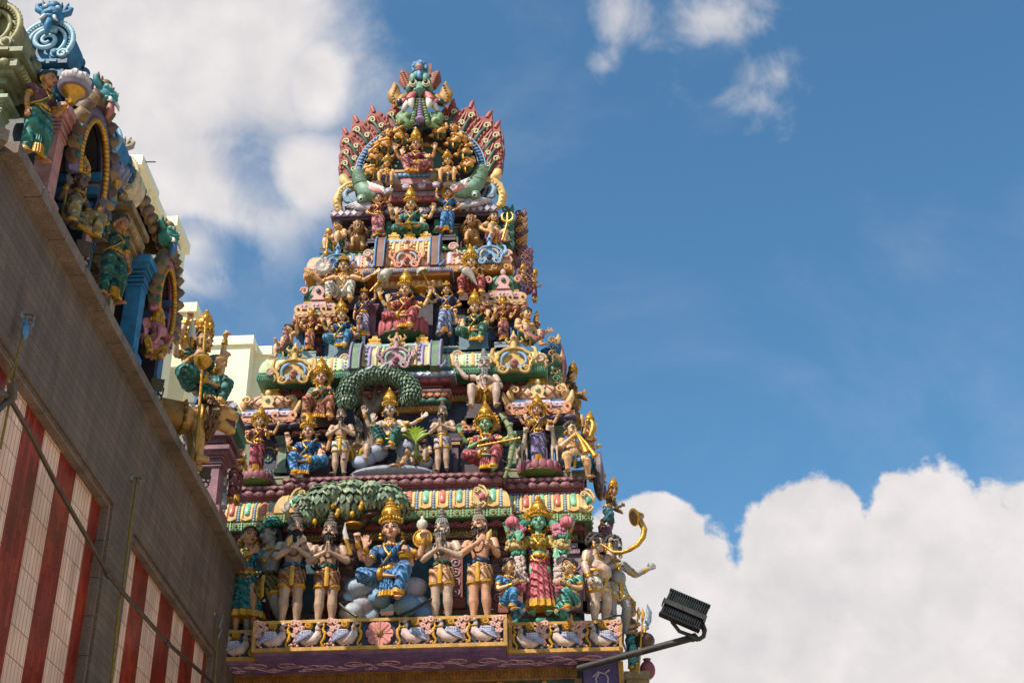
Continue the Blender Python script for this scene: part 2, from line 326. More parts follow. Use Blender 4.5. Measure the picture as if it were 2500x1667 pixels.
def figure(name, label, loc, top, rot=0, sex='f', sk='pink', legs='stand', arms=('down', 'down'), low=None, topc=None, sash=None, crown='kirita', hair='2A201C', hstyle='long', beard=None,
           fat=0, yaw=0, tilt=0, roll=0, lean=(0, 0), neck=1, garl=False, beads=None, bigh=1.0, group=None, cat='statue', vox=.0062, S=None, sid='statue', ears=True, trunk=False, hemc=None, belt=True, bare=False, wide=1.0, flip=False):
    pz, lg = LEGS[legs] if isinstance(legs, str) else legs
    if flip: lg = [tuple((-p[0], p[1], p[2]) for p in lg[1]), tuple((-p[0], p[1], p[2]) for p in lg[0])]
    fem = sex == 'f'; sh = .112 if fem else .13
    if tilt == 0: tilt = -.05-.028*max(0, loc[2]-8)
    foot = min(min(a[1][2] for a in lg)-.035, -.075 if legs == 'padma' else -.5)
    if legs not in ('padma',): foot = min(a[1][2] for a in lg)-.035
    ck = crown if crown in TOPZ else None
    topl = max(TOPZ.get(crown, .49), TOPZ['knot'] if hstyle == 'knot' else 0)
    if crown in ('studs', None, 'disc') and hstyle in TOPZ: topl = TOPZ[hstyle]
    hs = 1.17*bigh
    topl = .32+(topl-.32)*hs
    if S is None: S = (top-loc[2])/(topl-foot)
    root = empty(name, label, cat, loc, rot, group)
    v = max(vox*S, .0075)
    ofs = A(0, 0, -foot)                                           # local origin at the lowest point
    cx, cy = lean; CH = lambda z: A(cx*max(0, z)/.27, cy*max(0, z)/.27, z)      # spine point
    SHO = CH(.258)
    jit = np.random.default_rng(abs(int(loc[0]*977+loc[2]*1331+top*77)) % 99991); yaw += jit.uniform(-.09, .09); roll += jit.uniform(-.07, .07)
    RH = rotz(yaw)@rotx(-tilt)@roty(roll); NK = CH(.31)
    def H(m):                                                        # head space -> body space
        o = MB(); o.merge(m, RH*hs, NK-RH@A(0, 0, .31)*hs+A(0, 0, 0)); return o
    def fin(m, nm, mats, smooth=40, remesh=None):
        o = MB(); o.merge(m, None, ofs*S, S); return o.build(nm, mats, root, smooth, remesh)
    # ---- body
    b = MB(); w_ = 1+.25*fat; 
    hipw = .088 if fem else .08
    secs = [(-.07, .05, .045), (-.04, hipw*.95, .06), (0, hipw*w_, .064*w_), (.05, hipw*.9*w_, .058*(1+.9*fat)), (.095, (.064 if fem else .074)*(1+.6*fat), .05*(1+1.0*fat)), (.15, (.075 if fem else .088)*(1+.2*fat), .056*(1+.5*fat)), (.2, .09 if fem else .105, .06), (.238, sh*.92, .052), (.262, sh*.72, .045), (.285, .043, .037), (.31, .032, .032), (.345, .031, .031)]
    b.tube([CH(z)+A(0, (-.012*fat if .0 < z < .17 else 0), 0) for z, _, _ in secs], [(r*wide, q) for _, r, q in secs], 16)
    if fem:
        for s in (-1, 1): b.ell(CH(.185)+A(s*.045, -.055, 0), (.04, .038, .04), 10, 7)
    else:
        for s in (-1, 1): b.ell(CH(.205)+A(s*.05, -.042, 0), (.047, .022, .034), 10, 7)
    if fat: b.ell(CH(.06)+A(0, -.055, 0), (.085*(1+.35*fat), .085*(.7+.55*fat), .085*(1+.15*fat)), 14, 9)
    for s in (-1, 1): b.ell(A(s*.045, .035, -.045), (.05, .048, .05), 10, 7)
    hh = MB(); hh.ell((0, -.004, .405), (.056, .066, .072), 14, 10); hh.ell((0, -.03, .358), (.043, .042, .042), 12, 8); hh.ell((0, -.055, .33), (.018, .014, .012), 8, 5)
    hh.tube([(0, -.066, .408), (0, -.077, .39), (0, -.088, .374)], [.006, .008, .0115], 8); hh.ell((0, -.077, .372), (.0165, .01, .008), 8, 5)
    for s in (-1, 1):
        hh.ell((s*.03, -.05, .37), (.02, .018, .02), 8, 6); hh.ell((s*.024, -.057, .402), (.017, .011, .011), 8, 6)
        hh.tube([(s*.008, -.066, .417), (s*.026, -.065, .423), (s*.045, -.05, .415)], .006, 6)
        if ears and not trunk: hh.ell((s*.058, .0, .385), (.009, .018, .026), 8, 6)
        if trunk: hh.ell((s*.092, .012, .4), (.055, .012, .062), 10, 7)
    if trunk: hh.tube([(0, -.06, .385), (0, -.095, .35), (.0, -.115, .29), (-.012, -.12, .22), (-.035, -.13, .17), (-.06, -.14, .16)], [.03, .03, .024, .02, .016, .012], 10)
    hh.ell((0, -.066, .352), (.018, .01, .0075), 8, 5)
    b.merge(H(hh))
    hands = []; hold = []
    for i, an in enumerate(arms):
        if an is None: hands.append(None); continue
        s = -1 if i % 2 == 0 else 1
        if isinstance(an, tuple) and not isinstance(an[0], str): e, w, d, pn, kd = an
        else:
            e, w, d, pn, kd = ARMS[an if isinstance(an, str) else an[0]]
        if an not in ('pray', 'offer'): e = A(*e)+jit.normal(0, .009, 3); w = A(*w)+jit.normal(0, .012, 3)
        e = A(e[0]*s, e[1], e[2]); w = A(w[0]*s, w[1], w[2]); d = A(d[0]*s, d[1], d[2]); pn = A(pn[0]*s, pn[1], pn[2])
        p0 = SHO+A(s*sh*wide, .01+.02*(i > 1), -.01); E = SHO+e+A((sh*wide-.112)*s, 0, 0); W = SHO+w+A((sh*wide-.112)*s if abs(w[0]) > .1 else 0, -.05*fat if abs(w[0]) < .1 and w[2] < -.05 else 0, 0)
        k = 1.0 if fem else 1.24; k *= 1+.25*fat
        b.tube([p0-A(s*.03, 0, -.005), p0, p0+(E-p0)*.35, p0+(E-p0)*.7, E], [.03*k, .036*k, .034*k, .028*k, .026*k], 10)
        b.tube([E-nrm(E-p0)*.01, E, E+(W-E)*.3, E+(W-E)*.75, W], [.022*k, .026*k, .027*k, .02*k, .0165*k], 10)
        hp = hand(b, W, d, pn, kd, 1.15, s); hands.append(hp+ofs); hold.append((p0, E, W))
    legp = []
    for i, (kn, an, toe) in enumerate(lg):
        s = -1 if i == 0 else 1; h = A(s*.047, 0, -.03); kn = A(*kn); an = A(*an); k = (1.05 if fem else 1.24)*(1+.2*fat); legp.append((h, kn, an))
        b.tube([h, h+(kn-h)*.25, h+(kn-h)*.65, kn-(kn-h)*.06, kn], [.05*k, .058*k, .047*k, .039*k, .037*k], 12)
        b.tube([kn-(an-kn)*.04, kn+(an-kn)*.12, kn+(an-kn)*.35, kn+(an-kn)*.75, an], [.036*k, .037*k, .04*k, .027*k, .022*k], 12)
        t = nrm(toe); sd = nrm(np.cross(t, (0, 0, 1)))
        b.tube([an-t*.022+A(0, 0, -.014), an+A(0, 0, -.014), an+t*.04+A(0, 0, -.018), an+t*.085+A(0, 0, -.024)], [(.018, .018), (.024, .02), (.029, .016), (.031, .01)], 10, hint=(0, 0, 1))
        for q in range(5): b.tube([an+t*.08+sd*(q-2)*.0125+A(0, 0, -.024), an+t*(.113-.004*abs(q-1.2))+sd*(q-2)*.0135+A(0, 0, -.027)], [.0085, .0075], 6)
    if trunk: pass
    fin(b, 'body', skin(sk), remesh=v)
    # ---- face paint
    f = MB()
    for s in (-1, 1):
        f.ell((s*.0245, -.0655, .4015), (.0175, .0055, .0088), 8, 6, 1); f.ell((s*.0245, -.0676, .4), (.0135, .005, .0052), 8, 6, 0); f.ell((s*.0245, -.0708, .4), (.0078, .0035, .0058), 8, 6, 1)
        f.tube([(s*.009, -.0715, .4195), (s*.022, -.0715, .4265), (s*.034, -.0665, .4255), (s*.046, -.056, .417)], [.0022, .0034, .0034, .0018], 6, 1)
    if not trunk:
        f.ell((0, -.0738, .3545), (.016, .0048, .0038), 8, 5, 2); f.ell((0, -.0735, .349), (.0115, .0052, .0042), 8, 5, 2)
    f.ell((0, -.0705, .436), (.0045, .0035, .008), 6, 5, 2)
    fin(H(f), 'face_paint', [WHITE, BLACK, LIP])
    # ---- hair, beard
    h = MB()
    if hstyle == 'knot':
        h.ell((0, .008, .428), (.06, .064, .062), 14, 9); h.ell((0, .03, .38), (.055, .045, .06), 12, 8)
        for i in range(11):
            a = PI*1.02+PI*.96*i/10; h.tube([(.054*math.cos(a), .058*math.sin(a)+.0, .435), (.042*math.cos(a), .045*math.sin(a), .475), (.01*math.cos(a), .01*math.sin(a), .497)], [.0075, .0085, .005], 5)
        h.lathe([(.018, .488), (.034, .497), (.034, .51), (.02, .517), (.03, .524), (.031, .537), (.018, .545), (.022, .553), (.02, .567), (.006, .578)], (0, 0, 0), 12)
    elif hstyle == 'curly':
        for i in range(70):
            a = RNG.uniform(0, 2*PI); e = RNG.uniform(-.45, 1.5); p = A(math.cos(a)*math.cos(e)*.064, math.sin(a)*math.cos(e)*.07+.008, .415+math.sin(e)*.075)
            if p[1] < -.035 and p[2] < .445: continue
            h.ell(p, RNG.uniform(.014, .021), 6, 5)
        h.ell((0, .012, .415), (.06, .063, .07), 12, 8)
    elif hstyle:
        h.ell((0, .01, .413), (.0605, .0665, .0715), 14, 9)
        if hstyle == 'long': h.tube([(0, .045, .4), (0, .06, .33), (0, .07, .25), (0, .062, .16)], [(.055, .03), (.062, .03), (.058, .022), (.03, .012)], 10)
        if hstyle == 'bun': h.ell((0, .075, .43), (.034, .03, .034), 10, 7)
        if hstyle == 'braid':
            for q in range(9): h.ell((.0, .065+.002*q, .39-.035*q), (.024-.001*q, .02, .022), 8, 6)
        for s in (-1, 1): h.tube([(0, -.06, .462), (s*.03, -.05, .455), (s*.055, -.018, .425), (s*.06, .0, .385)], [.008, .012, .013, .01], 6)
    if h.n: fin(H(h), 'hair', paint(hair, .5, 0, .25, 20, .8, 90, dirt=.1))
    if beard:
        h = MB(); L_ = beard[1]
        h.tube([(0, -.056, .348), (0, -.068, .325), (0, -.08, .325-L_*.5), (0, -.092, .325-L_)], [(.036, .02), (.036, .024), (.027, .018), (.006, .006)], 10)
        for s in (-1, 1):
            h.tube([(s*.058, -.005, .385), (s*.052, -.03, .352), (s*.03, -.058, .335)], [.009, .015, .018], 7)
            h.tube([(0, -.083, .364), (s*.016, -.079, .361), (s*.033, -.066, .35)], [.006, .007, .004], 6)
            for q in range(3): h.tube([(s*.008*q+s*.004, -.085+.003*q, .33), (s*.006*q, -.1, .325-L_*.6)], [.008, .004], 5)
        fin(H(h), 'beard', paint(beard[0], .6, 0, .3, 20, .8, 80, wave=('X', 9.0, 2.0), dirt=.1))
    elif beard is None and sex == 'm' and hstyle == 'curly':
        h = MB()
        for s in (-1, 1): h.tube([(0, -.083, .364), (s*.018, -.078, .362), (s*.036, -.066, .368)], [.005, .006, .003], 6)
        fin(H(h), 'moustache', BLACK)
    if crown == 'turban':
        c = MB()
        for i in range(3): c.tube([((.07-.012*i)*math.cos(a), (.074-.012*i)*math.sin(a), .445+.022*i+.012*math.sin(a+i)) for a in np.arange(20)*2*PI/20], .018, 8, closed=True)
        c.ell((0, 0, .475), (.05, .055, .035), 12, 7); fin(H(c), 'turban', cloth(hemc or '2F7F70'))
    elif crown:
        cm = crown_mb(crown)
        if cm.n: fin(H(cm), 'earrings' if crown == 'studs' else 'crown', GOLD)
    # ---- lower garment
    if low:
        kd, colr = low[0], low[1]; g = MB(); r = MB()
        g.ell((0, 0, -.01), (hipw*1.16*w_, .08*w_, .075), 14, 9)
        end = {'shorts': .62, 'full': 2, 'pants': 2}.get(kd, 2)
        if kd in ('shorts', 'full', 'pants'):
            for s, (hp, kn, an) in zip((-1, 1), legp):
                k = (1.18 if kd == 'pants' else 1.32)*(1+.2*fat)
                p1 = hp+(kn-hp)*min(end, 1.0); rr = .052 if kd == 'shorts' else .043
                g.tube([hp, hp+(p1-hp)*.4, p1], [.062*k, .058*k, rr*k], 12)
                for q in np.linspace(.12, .92, 6): 
                    c_ = hp+(p1-hp)*q; t = nrm(nrm(p1-hp)+A(s*.35, 0, .3)); u = nrm(np.cross(t, (0, 1, .1))); w2 = np.cross(u, t); rad = (.062+(rr-.062)*q)*k*1.0
                    g.tube([c_+(u*math.cos(a)+w2*math.sin(a))*rad for a in np.arange(14)*2*PI/14], .0115, 5, closed=True)
                if kd != 'shorts':
                    p2 = kn+(an-kn)*.86; g.tube([kn, kn+(p2-kn)*.4, p2], [.043*k, .043*k, (.033 if kd == 'full' else .028)*k], 12)
                    for q in np.linspace(.1, .9, 5):
                        c_ = kn+(p2-kn)*q; t = nrm(nrm(p2-kn)+A(-s*.3, .2, 0)); u = nrm(np.cross(t, (0, 1, .13))); w2 = np.cross(u, t)
                        g.tube([c_+(u*math.cos(a)+w2*math.sin(a))*(.044-.011*q)*k for a in np.arange(14)*2*PI/14], .0095, 5, closed=True)
                    r.tube([kn+(an-kn)*.8, kn+(an-kn)*.93], [.038*k, .039*k], 12)
                else:
                    r.tube([hp+(p1-hp)*.9, hp+(p1-hp)*1.06], [(rr+.005)*k, (rr+.003)*k], 14)
            if kd == 'full' and legs in ('stand', 'stroll'):
                m1 = (legp[0][1]+legp[1][1])/2; m2 = (legp[0][2]+legp[1][2])/2
                g.tube([(0, 0, -.05), m1, m2+A(0, 0, .05)], [(.08, .06), (.066, .045), (.06, .036)], 14)
        elif kd == 'skirt':
            a0 = (legp[0][2]+legp[1][2])/2; zb = a0[2]+(low[3] if len(low) > 3 else .03); fl = low[2] if len(low) > 2 else .13
            n = 64; secs = 9; V = []
            def ring(q, amp, ex=0):
                z = .045+(zb-.045)*q; rx = hipw*1.08+(fl-hipw)*q+ex; ry = .072+(fl*.72-.072)*q+ex
                out = []
                for j in range(n):
                    a = 2*PI*j/n; k = 1+amp*q*math.cos(a*14)*.11; out.append((a0[0]*q+rx*k*math.cos(a), a0[1]*q-.01*q+ry*k*math.sin(a), z))
                return out
            def loft(m, qs, ex=0):
                V = [p for q in qs for p in ring(q, 1.0, ex)]; k = len(qs)
                Fc = [(i*n+j, i*n+n+j, i*n+n+(j+1) % n, i*n+(j+1) % n) for i in range(k-1) for j in range(n)]
                m.add(V, Fc+[tuple(range(n)), tuple(range((k-1)*n, k*n))[::-1]])
            sk_ = MB(); loft(sk_, np.linspace(0, .97, 10)); fin(sk_, 'skirt', cloth(colr), 50)
            loft(r, [.86, .93, 1.0], .004); g = None
        hm = cloth(hemc) if (hemc and crown != 'turban') else GOLDP
        if g: fin(g, 'lower_garment', cloth(colr), remesh=v*1.15)
        if kd in ('full',):                                        # front pleats hanging between the legs
            st = legs in ('stand', 'stroll'); sit = legs in ('lalita', 'lalitaR', 'raja', 'chair')
            if st: q0, q1, w0, w1 = A(0, -.085, .02), A((legp[0][2][0]+legp[1][2][0])/2, -.075, lg[0][1][2]+.0), .025, .06
            elif sit:
                s = {'lalita': 1, 'lalitaR': -1}.get(legs, .2)*(-1 if flip else 1); q0, q1, w0, w1 = A(0, -.15, -.0), A(s*.015, -.225, -.245), .04, .085
            else: q0, q1, w0, w1 = A(0, -.13, .0), A(0, -.25, -.07), .05, .13
            nx = 27
            def fan(m, ts, ex):
                V = []
                for t in ts:
                    c_ = q0+(q1-q0)*t; ww = w0+(w1-w0)*t**.8
                    for i in range(nx):
                        u = (i/(nx-1))*2-1; V.append(c_+A(u*ww, -abs(math.sin(u*PI*3))*.022*(.4+.6*t)-ex+.03*u*u, -.018*u*u*(1-t)))
                    for i in range(nx)[::-1]:
                        u = (i/(nx-1))*2-1; V.append(c_+A(u*ww, .014+ex, 0))
                k = 2*nx; Fc = [(i*k+j, i*k+k+j, i*k+k+(j+1) % k, i*k+(j+1) % k) for i in range(len(ts)-1) for j in range(k)]
                m.add(V, [f_[::-1] for f_ in Fc]+[tuple(range(k))[::-1], tuple(range((len(ts)-1)*k, len(ts)*k))])
            pm = MB(); fan(pm, np.linspace(0, .9, 6), 0); fin(pm, 'pleats', cloth(colr), 50); fan(r, [.8, .9, 1.0], .004)
        if kd == 'shorts':
            r.tube([(0, -.083*w_, .02), (0, -.095*w_, -.07), (0, -.085, -.17)], [(.018, .008), (.024, .009), (.02, .007)], 8)
        if r.n: fin(r, 'hem', hm)
        wz = .045; rx = hipw*1.0*(1+.5*fat); ry = .066*(1+.6*fat)
        if belt:
            m = MB(); m.tube([(rx*1.08*math.cos(a)*wide, ry*1.12*math.sin(a)-.012*fat, wz-.008*math.sin(a)*-1*0) for a in np.arange(24)*2*PI/24], [(.011, .017)]*24, 6, closed=True, hint=(0, 0, 1))
            if fem:
                m.ell((0, -ry*1.2, wz), (.03, .014, .03), 10, 6); m.ell((0, -ry*1.28, wz), (.014, .012, .014), 8, 5)
                for s in (-1, 1): m.tube([(s*.07, -ry*.9, wz-.005), (s*.045, -ry*1.25, wz-.05), (0, -ry*1.35, wz-.065)], .006, 6); m.ell((s*.045, -ry*1.15, wz), (.015, .01, .018), 8, 5)
            fin(m, 'belt', GOLD if belt is True else cloth(belt))
    # ---- upper garment
    if topc:
        u = MB(); zz_ = [(.105, .072, .056), (.15, .083, .064), (.2, .097, .068), (.238, sh*.97, .058), (.262, sh*.8, .05), (.28, .055, .043)]
        u.tube([CH(z) for z, _, _ in zz_], [(a*wide, q) for _, a, q in zz_], 16, cap=.1)
        if fem:
            for s in (-1, 1): u.ell(CH(.185)+A(s*.045, -.056, 0), (.044, .042, .044), 10, 7)
        for i, (p0, E, W) in enumerate(hold[:2] if len(hold) > 2 else hold):
            u.tube([p0-A(0, 0, -.002), p0+(E-p0)*.3, p0+(E-p0)*.66], [.041, .042, .037], 10)
        fin(u, 'bodice', cloth(topc), remesh=v*1.1)
    if sash:
        r = MB(); g2 = MB(); base = [(.075, .012, .275), (.07, -.05, .262), (.048, -.098 if fem else -.07, .205), (.012, -.088, .15), (-.03, -.074, .1), (-.08, -.045, .055), (-.095, .01, .04)]
        pts = [CH(p[2])+A(p[0], p[1], 0) for p in base]
        for q in range(6): r.tube([p+A(.0115*(q-2.5), -.004*(q % 2), .0095*(q-2.5)) for p in pts], [.0105]*7, 6)
        g2.tube([p+A(-.039, -.003, -.032) for p in pts], [.0062]*7, 6); g2.tube([p+A(.039, -.001, .033) for p in pts], [.0062]*7, 6)
        fin(r, 'sash', cloth(sash)); fin(g2, 'sash_border', GOLDP)
    # ---- jewellery
    if neck:
        m = MB(); fy = -.03*fat
        m.tube([CH(.285)+A(.05*math.cos(a), .044*math.sin(a)-.006, .012*math.sin(a)-.004) for a in np.arange(20)*2*PI/20], [(.011, .008)]*20, 6, closed=True)
        d = .09 if fem else .07
        if neck >= 1:
            U = [(-.06, -.03, .278), (-.052, -d*.75, .235), (-.03, -d-.005, .185), (0, -d-.012, .15), (.03, -d-.005, .185), (.052, -d*.75, .235), (.06, -.03, .278)]
            m.tube([CH(z)+A(x, y, 0) for x, y, z in U], .0085, 6); m.ell(CH(.145)+A(0, -d-.018, 0), (.018, .01, .02), 8, 6)
            for i in range(7):
                a = PI+PI*(i+.5)/7; m.ell(CH(.262)+A(.062*math.cos(a), .066*math.sin(a)-.01, -.008*abs(math.sin(a))), (.012, .009, .014), 6, 5)
        fin(m, 'necklace', GOLD)
    if beads:
        m = MB(); d = .076
        for i in range(26):
            a = 2*PI*i/26; z = .2+.085*math.sin(a+PI/2)*1.0; m.ell(CH(z)+A(.058*math.cos(a+PI/2), -.03-.05*min(1, max(0, (.29-z)*12)), 0), .0095, 6, 5)
        fin(m, 'bead_string', paint(beads, .5))
    if garl:
        pass
    for p0, E, W in hold:
        m = MB(); k = 1+.25*fat
        if not bare:
            t = nrm(W-E); m.tube([W-t*.04, W-t*.005], [.0255*k, .0225*k], 10, cap=.1); m.tube([W-t*.05, W-t*.042], [.03*k, .03*k], 10, cap=.1)
        if topc is None or len(hold) > 2 or True:
            t = nrm(E-p0); c_ = p0+(E-p0)*.62; m.tube([c_-t*.012, c_+t*.012], [.04*k, .039*k] if not bare else [.039*k, .039*k], 10, cap=.1)
            if not bare: m.ell(c_+A(math.copysign(.02, c_[0])*.6, -.036*k, 0), (.017, .01, .022), 8, 5)
        fin(m, 'arm_ring', GOLD if not bare else paint('5A3B28', .6))
    if not bare and low and low[0] in ('shorts', 'pants', 'full') and legs not in ('padma',):
        for hp, kn, an in legp:
            m = MB(); t = nrm(an-kn); m.tube([an-t*.03, an-t*.008], [.029*(1+.2*fat), .027*(1+.2*fat)], 10, cap=.1); fin(m, 'anklet', GOLD)
    Mw = Matrix.Translation(Vector(tuple(loc))) @ Matrix.Rotation(rot, 4, 'Z')
    NFIG[0] += 1
    return dict(root=root, S=S, hands=[None if q is None else A(*(Mw@Vector(tuple(q*S)))) for q in hands], M=Mw,
                head=A(*(Mw@Vector(tuple((NK+A(0, 0, .09)*hs+ofs)*S)))), W=lambda p: A(*(Mw@Vector(tuple((A(*p)+ofs)*S)))), foot=foot)
def prop(name, label, cat, mb, mats, loc=None, group=None, smooth=40):
    """a held or resting thing: one mesh with its origin at loc; mb holds world coordinates"""
    if loc is None: loc = np.concatenate(mb.v).mean(0)
    o = MB(); o.merge(mb, None, -np.asarray(loc, float)); ob = o.build(name, mats, None, smooth, loc=tuple(loc)); return tag(ob, label, cat, group)
# ------------------------------------------------------------------ the tower
X0 = -2.37
tower = empty('temple_tower', 'tall tapering painted temple gateway tower crowded with statues', 'temple tower', (X0, 19.5, 0))
TP = A(X0, 19.5, 0)
def tb(m, name, mats, smooth=35, parent=None, label=None):
    o = MB(); o.merge(m, None, -TP); ob = o.build(name, mats, parent or tower, smooth)
    if label: ob['label'] = label
    return ob
def U(hw, yf, yb=None): yb = yb or yf+3.2; return [(X0-hw, yb), (X0-hw, yf), (X0+hw, yf), (X0+hw, yb)]
def UC(hw, yf, cw, p, yb=None):
    yb = yb or yf+3.2
    return [(X0-hw, yb), (X0-hw, yf), (X0-cw, yf), (X0-cw, yf-p), (X0+cw, yf-p), (X0+cw, yf), (X0+hw, yf), (X0+hw, yb)]
def segs(plan, off, spacing, maxside=2.6):
    P = [np.array(p, float) for p in plan]; m = len(P); N = []; out = []
    for i in range(m-1): d = nrm(np.append(P[i+1]-P[i], 0)); N.append(np.array([d[1], -d[0]]))
    Q = []
    for i in range(m):
        mv = N[0] if i == 0 else N[-1] if i == m-1 else (N[i-1]+N[i])/(1+N[i-1]@N[i]); Q.append(P[i]+mv*off)
    for i in range(m-1):
        L_ = np.linalg.norm(Q[i+1]-Q[i]); k = max(1, int(round(L_/spacing)))
        if L_ < spacing*.6: continue
        ang = math.atan2(N[i][0], -N[i][1])
        for j in range(k): out.append((Q[i]+(Q[i+1]-Q[i])*(j+.5)/k, ang, L_/k, j))
    return out
def orn(m, plan, off, z, spacing, fn):
    for p, a, w, j in segs(plan, off, spacing):
        t = MB(); fn(t, w, j); m.merge(t, rotz(a), (p[0], p[1], z))
def slab(o, z0, z1, d=.5, lip=.012): return [(-d, z0), (o-lip, z0), (o, z0+lip), (o, z1-lip), (o-lip, z1), (-d, z1)]
def torus(o, z0, z1, d=.5):
    h = z1-z0; return [(-d, z0), (o-h*.45, z0)]+[(o-h*.45+h*.45*math.sin(t), z0+h*.5*(1-math.cos(t))) for t in np.linspace(.3, PI-.3, 8)]+[(o-h*.45, z1), (-d, z1)]
def kapota(o0, o1, z0, z1, d=.5):
    return [(-d, z0), (o0-.03, z0), (o0, z0+.02)]+[(o0+(o1-o0)*(1-math.cos(t)), z0+.02+(z1-z0-.02)*math.sin(t)) for t in np.linspace(.15, PI/2, 8)]+[(-d, z1)]
# surface ornaments, each drawn around z=0 on a face looking to -y
def o_lattice(h):
    def f(t, w, j):
        r = .0075
        for a in range(4): t.tube([(-math.cos(a*PI/4)*w*.46, -.004, -math.sin(a*PI/4)*h*.42), (math.cos(a*PI/4)*w*.46, -.004, math.sin(a*PI/4)*h*.42)], r, 4)
        t.tube([(w*.28*math.cos(a), -.006, h*.3*math.sin(a)) for a in np.arange(10)*PI/5], r, 4, closed=True)
        t.box((w*.49, -.006, 0), (.014, .02, h*.9)); t.ell((0, -.012, 0), (.022, .02, .022), 8, 5, 1)
    return f
def o_dia(h):
    def f(t, w, j): t.ext([(-w*.46, 0), (0, -h*.4), (w*.46, 0), (0, h*.4)], -.014, .01)
    return f
def o_boss(h):
    def f(t, w, j): t.ell((0, .0, 0), (w*.46, .03, h*.5), 10, 6); t.ell((0, -.03, -.01), (.012, .01, .012), 6, 4, 1)
    return f
def o_ogee(h):
    def f(t, w, j):
        for k in (1.0, .6): t.tube([(w*.44*k*math.cos(a), -.012, -h*.4+h*.8*k*math.sin(a)) for a in np.linspace(0, PI, 9)], .012, 5)
    return f
def o_scal(h):
    def f(t, w, j):
        t.tube([(w*.46*math.cos(a), -.01, h*.42-h*.8*math.sin(a)) for a in np.linspace(0, PI, 9)], .012, 5); t.tube([(w*.3*math.cos(a), -.012, h*.42-h*.55*math.sin(a)) for a in np.linspace(0, PI, 8)], .009, 5)
        for q in (-.2, 0, .2): t.ell((w*q, -.01, h*.25-abs(q)*.02), (.018, .014, .03), 6, 4)
    return f
def o_dots(h):
    def f(t, w, j): t.ell((0, -.0, 0), (min(w*.36, h*.6), .014, h*.32), 8, 5)
    return f
def o_flower(h):
    def f(t, w, j):
        for a in range(8): t.ell((h*.28*math.cos(a*PI/4), -.01, h*.28*math.sin(a*PI/4)), (h*.15, .02, h*.15), 6, 4)
        t.ell((0, -.02, 0), h*.13, 6, 4, 1)
    return f
def o_crenel(h):
    def f(t, w, j): t.tube([(-w*.4, -.005, -h*.3), (-w*.1, -.012, h*.3), (w*.15, -.012, -h*.3), (w*.42, -.005, h*.3)], .009, 5)
    return f
ORN = dict(lattice=(o_lattice, .17), dia=(o_dia, .12), boss=(o_boss, .17), ogee=(o_ogee, .2), scal=(o_scal, .24), dots=(o_dots, .09), flower=(o_flower, .2), crenel=(o_crenel, .06))
def moulding(name, plan, wy, row, xpx=1000, zz=0, par=None):
    """row: (y_top, y_bottom, offset, shape, colour, ornament, ornament colour)"""
    yt, yb, off, shp, colr = row[:5]; z1 = at(zz, xpx, yt, wy-off)[2]; z0 = at(zz, xpx, yb, wy-off)[2]; m = MB()
    if shp == 'slab': m.sweep(plan, slab(off, z0, z1))
    elif shp == 'torus': m.sweep(plan, torus(off, z0, z1))
    elif shp == 'kap': z1 = at(zz, xpx, yt, wy-off+.17)[2]; m.sweep(plan, kapota(off, off-.17, z0, z1))
    o = tb(m, name, paint(colr), 40, par)
    if len(row) > 5 and row[5]:
        fn, sp = ORN[row[5]]; m = MB(); orn(m, plan, off, (z0+z1)/2, max(sp, .05), fn(z1-z0)); c2 = row[6] if len(row) > 6 else colr
        tb(m, name.split('_')[0]+'_relief' if 0 else {'lattice': 'lattice_relief', 'dia': 'diamond_relief', 'boss': 'lotus_boss_relief', 'ogee': 'petal_relief', 'scal': 'scallop_relief', 'dots': 'bead_relief', 'flower': 'rosette_relief', 'crenel': 'twist_relief'}[row[5]], [paint(c2), paint('9A5A3A')], 40, o)
    return z0, z1
# --- base ledge frieze of geese, soffit, lower wall
zb0, zb1 = 7.69, 8.12; YF = 18.0; YS = 18.33; C0, C1 = -4.14, -.69; E0, E1 = -5.6, .87
frz = tb(MB().bx((C0+.05, YF+.05, zb0+.04), (C1-.05, 19.0, zb1-.035)).bx((E0, YS+.05, zb0+.041), (C0+.049, 19.2, zb1-.036)).bx((C1-.049, YS+.05, zb0+.041), (E1-.05, 20.5, zb1-.036)), 'frieze_panel', paint('23304F', var=.3), label='dark blue relief frieze of white geese around a pink lotus')
m = MB()
for (a, b, y, e) in ((C0, C1, YF, 20.0), (E0, C0-.004, YS, 20.0), (C1+.004, E1, YS, 20.0)):
    for z0, z1 in ((zb0, zb0+.05), (zb1-.04, zb1)):
        m.bx((a, y, z0), (b, y+.07, z1)); 
        for xx in (a, b):
            if xx not in (E0,): m.bx((xx-.02 if xx == b else xx, y+.072, z0), (xx if xx == b else xx+.02, y+.4, z1))
    for xx in (a, b-.05): m.bx((xx, y+.003, zb0+.051), (xx+.05, y+.07, zb1-.041))
m.bx((C0+.04, YF+.03, zb1-.02), (C1-.04, 19.6, zb1)); m.bx((E0, YS+.03, zb1-.021), (E1-.03, 20.6, zb1-.002))
tb(m, 'frieze_frame', paint('C6964C', var=.25))
m = MB(); m.bx((C0+.03, YF+.08, zb0-.03), (C1-.03, 19.2, zb0+.02)); m.bx((E0, YS+.08, zb0-.031), (E1-.03, 21, zb0+.019))
sof = tb(m, 'ledge_soffit', paint('7E5F92', rough=.55, var=.3, alb=.95))
m = MB()
def swirl(m, c, r, turns=1.3, th=.011, s=1, z=0):
    m.tube([(c[0]+s*r*(1-t*.8)*math.cos(t*turns*2*PI+.4), c[1]+.62*r*(1-t*.8)*math.sin(t*turns*2*PI+.4), z) for t in np.linspace(0, 1, 18)], th, 5)
